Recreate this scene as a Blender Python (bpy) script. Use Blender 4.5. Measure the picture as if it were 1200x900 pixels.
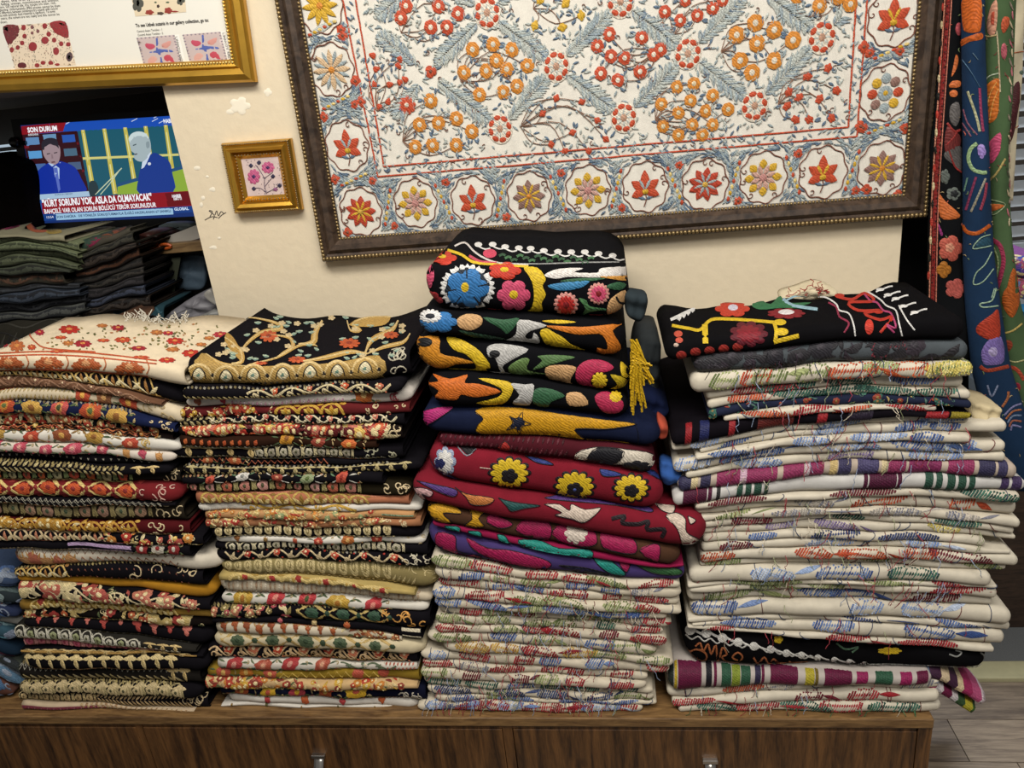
import bpy, math, random
import numpy as np
from mathutils import Vector, Matrix
from mathutils.geometry import delaunay_2d_cdt

# ------------------------------------------------------------------ clear
for o in list(bpy.data.objects):
    bpy.data.objects.remove(o)
scene = bpy.context.scene
COL = scene.collection

# ------------------------------------------------------------------ camera (world: x right, y away from viewer, z up, floor z = 0)
FPX, CX, CY, EYE = 901.0, 600.0, 450.0, 1.55
def unit(v):
    v = np.array(v, float); return v/np.linalg.norm(v)
_down = unit([(861-CX)/FPX, (2823-CY)/FPX, 1])
_left = np.array([(-5965-CX)/FPX, (790-CY)/FPX, 1]); _left = unit(_left-_down*_left.dot(_down))
_right, _up = -_left, -_down
ROT = np.array([_right, np.cross(_up, _right), _up])       # camera (x right, y down, z forward) -> world
EYEP = np.array([0, 0, EYE])
cam_d = bpy.data.cameras.new('camera'); cam = bpy.data.objects.new('camera', cam_d); COL.objects.link(cam)
cam_d.sensor_fit = 'HORIZONTAL'; cam_d.sensor_width = 36.0; cam_d.lens = FPX/1200*36.0; cam_d.clip_start = .02
_c = [ROT@np.array(v) for v in ((1, 0, 0), (0, -1, 0), (0, 0, -1))]
cam.matrix_world = Matrix([[_c[0][i], _c[1][i], _c[2][i], EYEP[i]] for i in range(3)]+[[0, 0, 0, 1]])
scene.camera = cam

# ------------------------------------------------------------------ light
world = bpy.data.worlds.new('shop_light'); scene.world = world; world.use_nodes = True
world.node_tree.nodes['Background'].inputs[0].default_value = (1.0, .96, .91, 1)
world.node_tree.nodes['Background'].inputs[1].default_value = .17
def area(name, loc, target, sx, sy, power, col):
    d = bpy.data.lights.new(name, 'AREA'); d.shape = 'RECTANGLE'; d.size = sx; d.size_y = sy; d.energy = power; d.color = col
    o = bpy.data.objects.new(name, d); COL.objects.link(o); o.location = loc
    o.rotation_euler = (Vector(target)-Vector(loc)).to_track_quat('-Z', 'Y').to_euler()
area('ceiling_light', (-.35, .25, 2.75), (-.1, 1.3, .7), 1.5, .35, 36, (1, .955, .885))
area('ceiling_light', (.75, -.5, 2.75), (.1, 1.4, .6), 1.2, .4, 25, (1, .96, .90))
area('ceiling_light', (.95, 2.7, 2.6), (1.0, 2.4, 0), .8, .5, 26, (.95, .97, 1))
vs = scene.view_settings
vs.view_transform = 'Standard'; vs.look = 'None'; vs.exposure = .2; vs.gamma = 1.0; vs.use_curve_mapping = False

# ------------------------------------------------------------------ measuring helpers
def rays(P):
    P = np.asarray(P, float).reshape(-1, 2)
    return np.stack([(P[:, 0]-CX)/FPX, (P[:, 1]-CY)/FPX, np.ones(len(P))], 1)@ROT.T
def at(px, py, Y):
    r = rays([(px, py)])[0]; return EYEP+r*Y/r[1]
def project(V):
    q = (np.asarray(V)-EYEP)@ROT
    return np.stack([CX+FPX*q[:, 0]/q[:, 2], CY+FPX*q[:, 1]/q[:, 2]], 1)
def crop(scale, ox, oy):
    return lambda pts: [(ox+x/scale, oy+y/scale) for x, y in pts]

# ------------------------------------------------------------------ materials
def lin(c):
    if isinstance(c, str):
        c = c.lstrip('#'); c = [int(c[i:i+2], 16)/255 for i in (0, 2, 4)]
    return tuple(x/12.92 if x <= .04045 else ((x+.055)/1.055)**2.4 for x in c[:3])
MATS = {}
def nodes(m):
    m.use_nodes = True; nt = m.node_tree; return nt, nt.nodes['Principled BSDF'], lambda t: nt.nodes.new(t)
def cloth_mat(c, weave=900.0):
    k = ('cloth', c, weave)
    if k in MATS: return MATS[k]
    m = bpy.data.materials.new('fabric'); nt, b, N = nodes(m); L = nt.links.new
    tc = N('ShaderNodeTexCoord'); n1 = N('ShaderNodeTexNoise'); n1.inputs['Scale'].default_value = 55; n1.inputs['Detail'].default_value = 5
    L(tc.outputs['Object'], n1.inputs['Vector'])
    r = N('ShaderNodeMapRange'); r.inputs[3].default_value = .78; r.inputs[4].default_value = 1.14; L(n1.outputs[0], r.inputs[0])
    mx = N('ShaderNodeMix'); mx.data_type = 'RGBA'; mx.blend_type = 'MULTIPLY'; mx.inputs[0].default_value = 1
    mx.inputs[6].default_value = lin(c)+(1,); L(r.outputs[0], mx.inputs[7]); L(mx.outputs[2], b.inputs['Base Color'])
    w = N('ShaderNodeTexWave'); w.inputs['Scale'].default_value = weave/3; w.inputs['Distortion'].default_value = 2; L(tc.outputs['Object'], w.inputs['Vector'])
    n2 = N('ShaderNodeTexNoise'); n2.inputs['Scale'].default_value = weave/2; L(tc.outputs['Object'], n2.inputs['Vector'])
    a = N('ShaderNodeMath'); L(w.outputs[1], a.inputs[0]); L(n2.outputs[0], a.inputs[1])
    bp = N('ShaderNodeBump'); bp.inputs['Strength'].default_value = .35; bp.inputs['Distance'].default_value = .0012
    L(a.outputs[0], bp.inputs['Height']); L(bp.outputs[0], b.inputs['Normal'])
    b.inputs['Roughness'].default_value = .92; b.inputs['Specular IOR Level'].default_value = .2 if sum(lin(c)) > .1 else .04
    MATS[k] = m; return m
def thread_mat():
    if 'thread' in MATS: return MATS['thread']
    m = bpy.data.materials.new('embroidery_thread'); nt, b, N = nodes(m); L = nt.links.new
    at_ = N('ShaderNodeAttribute'); at_.attribute_name = 'Col'
    tc = N('ShaderNodeTexCoord'); n1 = N('ShaderNodeTexNoise'); n1.inputs['Scale'].default_value = 260; n1.inputs['Detail'].default_value = 3
    L(tc.outputs['Object'], n1.inputs['Vector'])
    r = N('ShaderNodeMapRange'); r.inputs[1].default_value = .25; r.inputs[2].default_value = .75; r.inputs[3].default_value = .62; r.inputs[4].default_value = 1.18
    L(n1.outputs[0], r.inputs[0])
    mx = N('ShaderNodeMix'); mx.data_type = 'RGBA'; mx.blend_type = 'MULTIPLY'; mx.inputs[0].default_value = 1
    L(at_.outputs['Color'], mx.inputs[6]); L(mx.outputs[2], b.inputs['Base Color'])
    w = N('ShaderNodeTexWave'); w.inputs['Scale'].default_value = 105; w.inputs['Distortion'].default_value = 14; w.inputs['Detail'].default_value = 2; w.inputs['Detail Scale'].default_value = .4; w.bands_direction = 'DIAGONAL'
    L(tc.outputs['Object'], w.inputs['Vector'])
    r2 = N('ShaderNodeMapRange'); r2.inputs[3].default_value = .8; r2.inputs[4].default_value = 1.08; L(w.outputs[1], r2.inputs[0])
    mm = N('ShaderNodeMath'); mm.operation = 'MULTIPLY'; L(r.outputs[0], mm.inputs[0]); L(r2.outputs[0], mm.inputs[1]); L(mm.outputs[0], mx.inputs[7])
    bp = N('ShaderNodeBump'); bp.inputs['Strength'].default_value = .4; bp.inputs['Distance'].default_value = .0011
    L(w.outputs[1], bp.inputs['Height']); L(bp.outputs[0], b.inputs['Normal'])
    b.inputs['Roughness'].default_value = .62; b.inputs['Specular IOR Level'].default_value = .3
    MATS['thread'] = m; return m
def print_mat():
    if 'print' in MATS: return MATS['print']
    m = bpy.data.materials.new('printed_ink'); nt, b, N = nodes(m)
    a = N('ShaderNodeAttribute'); a.attribute_name = 'Col'; nt.links.new(a.outputs['Color'], b.inputs['Base Color'])
    b.inputs['Roughness'].default_value = .55
    MATS['print'] = m; return m
def screen_mat():
    if 'screen' in MATS: return MATS['screen']
    m = bpy.data.materials.new('lit_screen'); nt, b, N = nodes(m)
    a = N('ShaderNodeAttribute'); a.attribute_name = 'Col'
    nt.links.new(a.outputs['Color'], b.inputs['Emission Color']); b.inputs['Emission Strength'].default_value = .8
    b.inputs['Base Color'].default_value = (.01, .01, .012, 1); b.inputs['Roughness'].default_value = .3
    MATS['screen'] = m; return m
def plain(name, c, rough=.6, metal=0.0, scale=40, var=.15, bump=.1, stretch=(1, 1, 1), dist=.002):
    k = (name, c, rough, metal)
    if k in MATS: return MATS[k]
    m = bpy.data.materials.new(name); nt, b, N = nodes(m); L = nt.links.new
    tc = N('ShaderNodeTexCoord'); mp = N('ShaderNodeMapping'); mp.inputs['Scale'].default_value = stretch; L(tc.outputs['Object'], mp.inputs[0])
    n = N('ShaderNodeTexNoise'); n.inputs['Scale'].default_value = scale; n.inputs['Detail'].default_value = 6; L(mp.outputs[0], n.inputs['Vector'])
    r = N('ShaderNodeMapRange'); r.inputs[3].default_value = 1-var; r.inputs[4].default_value = 1+var; L(n.outputs[0], r.inputs[0])
    mx = N('ShaderNodeMix'); mx.data_type = 'RGBA'; mx.blend_type = 'MULTIPLY'; mx.inputs[0].default_value = 1
    mx.inputs[6].default_value = lin(c)+(1,); L(r.outputs[0], mx.inputs[7]); L(mx.outputs[2], b.inputs['Base Color'])
    bp = N('ShaderNodeBump'); bp.inputs['Strength'].default_value = bump; bp.inputs['Distance'].default_value = dist
    L(n.outputs[0], bp.inputs['Height']); L(bp.outputs[0], b.inputs['Normal'])
    b.inputs['Roughness'].default_value = rough; b.inputs['Metallic'].default_value = metal
    MATS[k] = m; return m
def wood(name, c1, c2, stretch, scale=6, rough=.45):
    k = (name, c1, c2, stretch)
    if k in MATS: return MATS[k]
    m = bpy.data.materials.new(name); nt, b, N = nodes(m); L = nt.links.new
    tc = N('ShaderNodeTexCoord'); mp = N('ShaderNodeMapping'); mp.inputs['Scale'].default_value = stretch; L(tc.outputs['Object'], mp.inputs[0])
    n = N('ShaderNodeTexNoise'); n.inputs['Scale'].default_value = scale; n.inputs['Detail'].default_value = 8; n.inputs['Distortion'].default_value = 1.2; L(mp.outputs[0], n.inputs['Vector'])
    n2 = N('ShaderNodeTexNoise'); n2.inputs['Scale'].default_value = scale*9; n2.inputs['Detail'].default_value = 4; L(mp.outputs[0], n2.inputs['Vector'])
    ad = N('ShaderNodeMath'); ad.operation = 'MULTIPLY_ADD'; ad.inputs[1].default_value = .35; L(n2.outputs[0], ad.inputs[0]); L(n.outputs[0], ad.inputs[2])
    cr = N('ShaderNodeValToRGB'); cr.color_ramp.elements[0].position = .48; cr.color_ramp.elements[0].color = lin(c1)+(1,)
    cr.color_ramp.elements[1].position = .86; cr.color_ramp.elements[1].color = lin(c2)+(1,)
    L(ad.outputs[0], cr.inputs[0]); L(cr.outputs[0], b.inputs['Base Color'])
    bp = N('ShaderNodeBump'); bp.inputs['Strength'].default_value = .12; bp.inputs['Distance'].default_value = .001
    L(ad.outputs[0], bp.inputs['Height']); L(bp.outputs[0], b.inputs['Normal']); b.inputs['Roughness'].default_value = rough
    MATS[k] = m; return m

# ------------------------------------------------------------------ mesh helpers
def tag(o, label=None, cat=None, group=None, kind=None):
    if label: o['label'] = label
    if cat: o['category'] = cat
    if group: o['group'] = group
    if kind: o['kind'] = kind
    return o
def mesh_obj(name, V, F, mat, parent=None, origin=(0, 0, 0), smooth=False, cols=None):
    V = np.asarray(V, float)-np.asarray(origin, float)
    me = bpy.data.meshes.new(name); me.from_pydata(V.tolist(), [], [tuple(int(i) for i in f) for f in F])
    if mat: me.materials.append(mat)
    if smooth: me.polygons.foreach_set('use_smooth', [True]*len(me.polygons))
    if cols is not None:
        a = me.attributes.new('Col', 'FLOAT_COLOR', 'FACE')
        a.data.foreach_set('color', np.concatenate([np.asarray(cols), np.ones((len(cols), 1))], 1).astype(np.float32).ravel())
    me.update()
    o = bpy.data.objects.new(name, me); COL.objects.link(o)
    if parent is not None: o.parent = parent
    else: o.location = origin
    return o
def empty(name, loc):
    o = bpy.data.objects.new(name, None); COL.objects.link(o); o.location = loc; return o
BOXF = [(0, 3, 2, 1), (4, 5, 6, 7), (0, 1, 5, 4), (1, 2, 6, 5), (2, 3, 7, 6), (3, 0, 4, 7)]
class MB:
    def __init__(s): s.V = []; s.F = []
    def add(s, V, F):
        n = len(s.V); s.V += [tuple(v) for v in V]; s.F += [tuple(i+n for i in f) for f in F]; return s
    def box(s, a, b, bev=0.0):
        x0, y0, z0 = a; x1, y1, z1 = b
        if bev <= 0:
            return s.add([(x0, y0, z0), (x1, y0, z0), (x1, y1, z0), (x0, y1, z0), (x0, y0, z1), (x1, y0, z1), (x1, y1, z1), (x0, y1, z1)], BOXF)
        import bmesh
        bm = bmesh.new(); vs_ = [bm.verts.new(v) for v in ((x0, y0, z0), (x1, y0, z0), (x1, y1, z0), (x0, y1, z0), (x0, y0, z1), (x1, y0, z1), (x1, y1, z1), (x0, y1, z1))]
        for f in BOXF: bm.faces.new([vs_[i] for i in f])
        bmesh.ops.bevel(bm, geom=bm.edges[:], offset=bev, segments=2, affect='EDGES', profile=.5)
        bm.verts.ensure_lookup_table(); bm.verts.index_update()
        s.add([v.co[:] for v in bm.verts], [[v.index for v in f.verts] for f in bm.faces]); bm.free(); return s
    def tube(s, pts, r, n=5, cap=True):
        pts = [np.array(p, float) for p in pts]; rr = r if hasattr(r, '__len__') else [r]*len(pts); base = len(s.V); V = []; F = []
        for i, p in enumerate(pts):
            t = unit(pts[min(i+1, len(pts)-1)]-pts[max(i-1, 0)]+1e-9)
            u = np.cross(t, (0, 0, 1) if abs(t[2]) < .9 else (1, 0, 0)); u = unit(u); w = np.cross(t, u)
            for k in range(n):
                a = 2*math.pi*k/n; V.append(p+rr[i]*(u*math.cos(a)+w*math.sin(a)))
        for i in range(len(pts)-1):
            for k in range(n):
                k2 = (k+1) % n; F.append((i*n+k, i*n+k2, (i+1)*n+k2, (i+1)*n+k))
        if cap: F += [tuple(range(n-1, -1, -1)), tuple((len(pts)-1)*n+k for k in range(n))]
        return s.add(V, F)
    def ball(s, c, r, n=6, m=4):
        V = [(c[0], c[1], c[2]-r)]; F = []
        for i in range(1, m):
            p = math.pi*i/m
            for k in range(n): a = 2*math.pi*k/n; V.append((c[0]+r*math.sin(p)*math.cos(a), c[1]+r*math.sin(p)*math.sin(a), c[2]-r*math.cos(p)))
        V.append((c[0], c[1], c[2]+r)); e = len(V)-1
        for k in range(n):
            k2 = (k+1) % n; F.append((0, 1+k2, 1+k)); F.append((e, e-n+k, e-n+k2))
            for i in range(m-2): F.append((1+i*n+k, 1+i*n+k2, 1+(i+1)*n+k2, 1+(i+1)*n+k))
        return s.add(V, F)
    def loft(s, rings, closed=True, caps=True):
        n = len(rings[0]); V = [p for r in rings for p in r]; F = []
        for i in range(len(rings)-1):
            for k in range(n if closed else n-1):
                k2 = (k+1) % n; F.append((i*n+k, i*n+k2, (i+1)*n+k2, (i+1)*n+k))
        if caps: F += [tuple(range(n-1, -1, -1)), tuple((len(rings)-1)*n+k for k in range(n))]
        return s.add(V, F)
    def build(s, name, mat, parent=None, origin=(0, 0, 0), smooth=False):
        return mesh_obj(name, s.V, s.F, mat, parent, origin, smooth)

# ------------------------------------------------------------------ surfaces that embroidery and print lie on: pos(a, s, off), inv(pixels)
class Flat:
    def __init__(self, o, ex, ey, pucker=0.0):
        self.o = np.array(o, float); self.ex = unit(ex); self.ey = unit(ey); self.n = unit(np.cross(self.ex, self.ey)); self.pk = pucker
    def L(self, a): return 1.0
    def pos(self, A, S, O):
        h = self.pk*(np.sin(A*61+2*np.sin(S*37))*np.sin(S*53+1.7*np.sin(A*41))+.5*np.sin(A*140+3*S)*np.sin(S*155)) if self.pk else 0
        return self.o+np.outer(A, self.ex)+np.outer(S, self.ey)+np.outer(np.asarray(O)+h, self.n)
    def inv(self, P):
        r = rays(P); t = ((self.o-EYEP)@self.n)/(r@self.n); q = EYEP+r*t[:, None]-self.o
        return q@self.ex, q@self.ey
class Gridded:
    """pixel -> (a, s) by searching a table of surface samples"""
    def table(self, a0, a1, s0, s1, na=170, ns=90):
        A, S = np.meshgrid(np.linspace(a0, a1, na), np.linspace(s0, s1, ns), indexing='ij')
        self.ga, self.gs = A.ravel(), S.ravel(); self.gp = project(self.pos(self.ga, self.gs, np.zeros(A.size)))
        self.da, self.ds = (a1-a0)/(na-1)*.5, (s1-s0)/(ns-1)*.5
    def inv(self, P):
        P = np.asarray(P, float)
        i = np.array([np.argmin(((self.gp-p)**2).sum(1)) for p in P]); a, s = self.ga[i].copy(), self.gs[i].copy(); z = np.zeros(len(a))
        p0 = project(self.pos(a, s, z)); ja = (project(self.pos(a+self.da, s, z))-p0)/self.da; js = (project(self.pos(a, s+self.ds, z))-p0)/self.ds
        e = P-p0; det = ja[:, 0]*js[:, 1]-ja[:, 1]*js[:, 0]; det = np.where(np.abs(det) < 1e-6, 1e9, det)
        da = (e[:, 0]*js[:, 1]-e[:, 1]*js[:, 0])/det; ds = (ja[:, 0]*e[:, 1]-ja[:, 1]*e[:, 0])/det
        return a+np.clip(da, -self.da*2, self.da*2), s+np.clip(ds, -self.ds*2, self.ds*2)
TH0, THR = math.radians(-55), math.radians(145)
class Fold(Gridded):
    """a folded textile: top and bottom curves over x, a rounded front fold, flat top and underside running back"""
    def __init__(self, x0, x1, ztop, zbot, y0, depth, ends='open', tilt=0.0, seed=0, wave=.004, er=.9):
        self.x0, self.x1, self.zt, self.zb, self.y0, self.depth, self.ends, self.tilt, self.wave, self.er = x0, x1, ztop, zbot, y0, depth, ends, tilt, wave, er
        r = random.Random(seed); self.ph = [r.uniform(0, 6.3) for _ in range(4)]; self.W = x1-x0; self.tb = False
    def T(self, a):
        x = self.x0+np.asarray(a); return np.maximum(self.zt(x)-self.zb(x), .0035)
    def L(self, a): return float(self.T(a))*THR/2
    def pos(self, A, S, O):
        A = np.asarray(A, float); S = np.asarray(S, float); O = np.asarray(O, float)*np.ones_like(A)
        x = self.x0+A; zt, zb = self.zt(x), self.zb(x); T = np.maximum(zt-zb, .0035); zc = (zt+zb)/2; L = T*THR/2
        k = np.ones_like(T); back = np.zeros_like(T)
        if self.ends == 'round':
            rl = T*self.er; e = np.clip(np.minimum(A, self.W-A)/rl, 0, 1); k = np.sqrt(np.maximum(1-(1-e)**2, .0)); k = np.maximum(k, .12); back = (1-k)*T*.5
        th = TH0+np.clip(S, -35/145, 1)*THR; rz = T/2*k; ry = np.minimum(T/2*1.05, .03)*k
        c, sn = np.cos(th), np.sin(th); cc = np.sign(c)*np.abs(c)**.82; ss = np.sign(sn)*np.abs(sn)**.82
        yf = self.y0+back+self.wave*(np.sin(x*17+self.ph[0])*.6+np.sin(x*41+self.ph[1])*.4)
        d = np.where(S > 1, (S-1)*L, np.where(S < -35/145, (-35/145-S)*L, 0)); up = np.where(S > 1, 1.0, 0.0)
        y = yf+ry-(ry+O)*cc+d; z = zc+(rz+O)*ss+up*self.tilt*d
        return np.stack([x+0*z, y, z], 1)
    def inv(self, P):
        if not self.tb:
            s1 = 1+self.depth/float(np.mean(self.T(np.linspace(0, self.W, 9))))/THR*2 if self.tilt is not None and self.top else 1.15
            self.table(0, self.W, -.12, s1); self.tb = True
        return Gridded.inv(self, P)
    top = False
class Drape(Gridded):
    """a hanging textile: left and right edges down its length, bulging towards the viewer"""
    def __init__(self, rows, Y, bulge, yoff=None):
        self.l = np.array([at(r[0], r[1], Y) for r in rows]); self.r = np.array([at(r[2], r[1], Y) for r in rows]); self.bulge = bulge
        t = np.concatenate([[0], np.cumsum(np.linalg.norm(np.diff(self.l, axis=0), axis=1))]); self.t = t/t[-1]; self.yo = np.array(yoff) if yoff is not None else np.zeros(len(rows))
        self.table(0.0, 1.0, 0, 1, 60, 200)
    def L(self, a): return 1.0
    def pos(self, A, S, O):
        A = np.asarray(A, float); S = np.clip(np.asarray(S, float), 0, 1); O = np.asarray(O, float)*np.ones_like(A)
        l = np.stack([np.interp(S, self.t, self.l[:, i]) for i in range(3)], 1); r = np.stack([np.interp(S, self.t, self.r[:, i]) for i in range(3)], 1)
        th = (A-.5)*math.pi*.96; q = np.sin(th)/np.sin(math.pi*.48)*.5+.5
        p = l+(r-l)*q[:, None]; p[:, 1] += np.interp(S, self.t, self.yo)-self.bulge*np.cos(th)-O*np.cos(th)+.004*np.sin(S*23+A*5)*np.cos(th); p[:, 0] += O*np.sin(th)
        return p

def catmull(pts, closed=True, sub=4):
    P = np.array(pts, float); n = len(P); out = []
    for i in range(n if closed else n-1):
        p0, p1, p2, p3 = (P[(i+j) % n] if closed else P[min(max(i+j, 0), n-1)] for j in (-1, 0, 1, 2))
        for k in range(sub):
            t = k/sub; out.append(.5*((2*p1)+(p2-p0)*t+(2*p0-5*p1+4*p2-p3)*t*t+(3*p1-p0-3*p2+p3)*t**3))
    if not closed: out.append(P[-1])
    return np.array(out)
def inside(P, poly):
    x, y = P[:, 0], P[:, 1]; c = np.zeros(len(P), bool); j = len(poly)-1
    for i in range(len(poly)):
        xi, yi = poly[i]; xj, yj = poly[j]
        if yi != yj: c ^= ((yi > y) != (yj > y)) & (x < (xj-xi)*(y-yi)/(yj-yi)+xi)
        j = i
    return c
class Emb:
    """embroidery or print on one surface: patches are gathered per part name, then built as meshes that follow the surface"""
    def __init__(self, surf, base_off=.0006, lift=.0011, fade=.0004):
        self.s = surf; self.G = {}; self.key = 'embroidery'; self.o0, self.lift, self.step = base_off, lift, fade; self.count = 0
    def part(self, name, unique=True):
        self.count += 1; self.key = (name, self.count) if unique else name; return self
    def add(self, A, S, O, F, col):
        g = self.G.setdefault(self.key, [[], [], [], [], [], 0]); n = g[5]
        g[0].append(np.asarray(A, float)); g[1].append(np.asarray(S, float)); g[2].append(np.asarray(O, float)*np.ones(len(A)))
        g[3] += [tuple(i+n for i in f) for f in F]; c = lin(col) if isinstance(col, str) else col; g[4] += [c]*len(F); g[5] += len(A)
    # --- metric patches: centre (a, s), sizes in metres
    def blob(self, a, s, rx, ry, col, n=12, lobes=0, k=.2, rot=0.0, layer=0, ring=1.0):
        L = self.s.L(a); ph = np.linspace(0, 2*math.pi, n, endpoint=False); n = max(n, min(lobes*5, 40)) if lobes else n; ph = np.linspace(0, 2*math.pi, n, endpoint=False); R = 1-1.7*k+1.7*k*np.abs(np.cos(lobes*ph/2))**.6 if lobes else np.ones(n)
        cr, sr = math.cos(rot), math.sin(rot); A = [a]; S = [s]; O = [self.o0+self.lift+layer*self.step]
        for f, lf in ((.55, .9), (1.0, .1)):
            u = rx*R*f*np.cos(ph); v = ry*R*f*np.sin(ph); A += list(a+u*cr-v*sr); S += list(s+(u*sr+v*cr)/L); O += [self.o0+self.lift*lf+layer*self.step]*n
        F = [(0, 1+i, 1+(i+1) % n) for i in range(n)]+[(1+i, 1+n+i, 1+n+(i+1) % n, 1+(i+1) % n) for i in range(n)]
        self.add(A, S, O, F, col)
    def stroke(self, pts, w, col, layer=0, taper=0, L=None):
        """pts in (a, s); w metres; taper 0 none, 1 pointed at both ends, 2 pointed at the far end"""
        P = np.array(pts, float); L = L or self.s.L(P[len(P)//2, 0]); Q = P.copy(); Q[:, 1] *= L
        t = np.gradient(Q, axis=0); t /= np.linalg.norm(t, axis=1)[:, None]+1e-9; nn = np.stack([-t[:, 1], t[:, 0]], 1); m = len(P); u = np.linspace(0, 1, m)
        ww = np.ones(m) if taper == 0 else (np.sin(np.clip(u, .04, .96)*math.pi) if taper == 1 else 1-.85*u)
        a, c, b = Q-nn*(ww*w/2)[:, None], Q, Q+nn*(ww*w/2)[:, None]; V = np.concatenate([a, c, b]); h = self.o0+layer*self.step
        O = np.concatenate([np.full(m, h), np.full(m, h+self.lift), np.full(m, h)])
        F = [(i, i+1, m+i+1, m+i) for i in range(m-1)]+[(m+i, m+i+1, 2*m+i+1, 2*m+i) for i in range(m-1)]
        self.add(V[:, 0], V[:, 1]/L, O, F, col)
    def leaf(self, a, s, ang, ln, w, col, bend=0.0, layer=0):
        L = self.s.L(a); P = []
        for i in range(5):
            t = i/4; q = ang+bend*t; P.append((a+ln*t*math.cos(q), s+ln*t*math.sin(q)/L))
        self.stroke(P, w, col, layer, 1, L)
    def curl(self, a, s, size, ang, col, w, turn=1, layer=0):
        L = self.s.L(a); P = []
        for i in range(11):
            t = i/10; r = size*(1-.8*t); q = ang+turn*t*5.0; P.append((a+size*.4*math.cos(ang)*0+r*math.cos(q), s+r*math.sin(q)/L))
        self.stroke(P, w, col, layer, 0, L)
    def flower(self, a, s, R, c, n=6, rot=0, asp=1.0, layer=1):
        self.blob(a, s, R*asp, R, c[0], 24, n, .16, rot, layer)
        if len(c) > 2: self.blob(a, s, R*.62*asp, R*.62, c[2], 18, n, .2, rot+.5, layer+1)
        self.blob(a, s, R*.34*asp, R*.34, c[1], 8, 0, 0, rot, layer+2)
    def hatch(self, rng, a, s, rx, ry, ang, col, dens=.0042, w=.0016, layer=0):
        L = self.s.L(a); n = max(3, int(2*rx/dens)); ca, sa = math.cos(ang), math.sin(ang)
        for i in range(n):
            u = -rx+2*rx*(i+.5)/n; h = ry*math.sqrt(max(0, 1-(u/rx)**2))*rng.uniform(.7, 1.1); c = col if isinstance(col, str) else rng.choice(col)
            q = [(u-h*.45, -h), (u, 0), (u+h*.45, h)]; self.stroke([(a+x*ca-y*sa, s+(x*sa+y*ca)/L) for x, y in q], w, c, layer, 0, L)
    # --- patches outlined from measured points
    def shape(self, px, col, smooth=True, layer=0, spacing=5.0):
        B = catmull(px, True, 3) if smooth else np.array(px, float)
        if not smooth:
            B = np.concatenate([np.linspace(B[i], B[(i+1) % len(B)], max(2, int(np.linalg.norm(B[(i+1) % len(B)]-B[i])/spacing)+1))[:-1] for i in range(len(B))])
        lo, hi = B.min(0), B.max(0); gx, gy = np.meshgrid(np.arange(lo[0]+spacing/2, hi[0], spacing), np.arange(lo[1]+spacing/2, hi[1], spacing*.7)); I = np.stack([gx.ravel(), gy.ravel()], 1)
        if len(I): I = I[inside(I, B)]
        if len(I): I = I[np.array([np.min(((B-p)**2).sum(1)) > (spacing*.35)**2 for p in I], bool)]
        n = len(B); V = np.concatenate([B, I]) if len(I) else B
        r = delaunay_2d_cdt([Vector(v) for v in V], [(i, (i+1) % n) for i in range(n)], [], 0, 1e-5)
        P = np.array([v[:] for v in r[0]]); F = [f for f in r[2] if inside(P[list(f)].mean(0)[None], B)[0]]
        if not F: return
        bset = np.array([np.min(((B-p)**2).sum(1)) < 1e-6 for p in P]); a, s = self.s.inv(P); h = self.o0+layer*self.step
        F = [f if self.flip(P, f) else f[::-1] for f in F]
        self.add(a, s, np.where(bset, h, h+self.lift), F, col)
    @staticmethod
    def flip(P, f):
        p, q, r = P[f[0]], P[f[1]], P[f[2]]; return (q[0]-p[0])*(r[1]-p[1])-(q[1]-p[1])*(r[0]-p[0]) < 0
    def disc(self, cx, cy, rx, ry, col, lobes=0, k=.18, n=None, rot=0.0, layer=0):
        n = n or (max(16, min(lobes*6, 72)) if lobes else 16); ph = np.linspace(0, 2*math.pi, n, endpoint=False); R = 1-1.7*k+1.7*k*np.abs(np.cos(lobes*(ph-rot)/2))**.6 if lobes else np.ones(n)
        fr = [.5, 1.0] if max(rx, ry) < 9 else ([.3, .6, .85, 1.0] if max(rx, ry) < 22 else [.2, .4, .6, .75, .88, 1.0])
        A = np.concatenate([[[cx, cy]]]+[np.stack([cx+rx*f*R*np.cos(ph), cy+ry*f*R*np.sin(ph)], 1) for f in fr])
        a, s = self.s.inv(A); h = self.o0+layer*self.step; m = len(fr); O = np.array([h+self.lift]*(1+n*(m-1))+[h]*n)
        F = [(0, 1+(i+1) % n, 1+i) for i in range(n)]+[(1+j*n+i, 1+j*n+(i+1) % n, 1+(j+1)*n+(i+1) % n, 1+(j+1)*n+i) for j in range(m-1) for i in range(n)]
        self.add(a, s, O, F, col)
    def line(self, px, w, col, layer=0, taper=0, smooth=True, sub=4):
        P = catmull(px, False, sub) if smooth and len(px) > 2 else np.concatenate([np.linspace(px[i], px[i+1], 5)[(0 if i == 0 else 1):] for i in range(len(px)-1)])
        t = np.gradient(P, axis=0); t /= np.linalg.norm(t, axis=1)[:, None]+1e-9; nn = np.stack([t[:, 1], -t[:, 0]], 1); m = len(P); u = np.linspace(0, 1, m)
        ww = np.ones(m) if taper == 0 else (np.sin(np.clip(u, .05, .95)*math.pi) if taper == 1 else 1-.85*u)
        V = np.concatenate([P-nn*(ww*w/2)[:, None], P, P+nn*(ww*w/2)[:, None]]); a, s = self.s.inv(V); h = self.o0+layer*self.step
        O = np.concatenate([np.full(m, h), np.full(m, h+self.lift), np.full(m, h)])
        F = [(i, i+1, m+i+1, m+i) for i in range(m-1)]+[(m+i, m+i+1, 2*m+i+1, 2*m+i) for i in range(m-1)]
        self.add(a, s, O, F, col)
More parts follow.
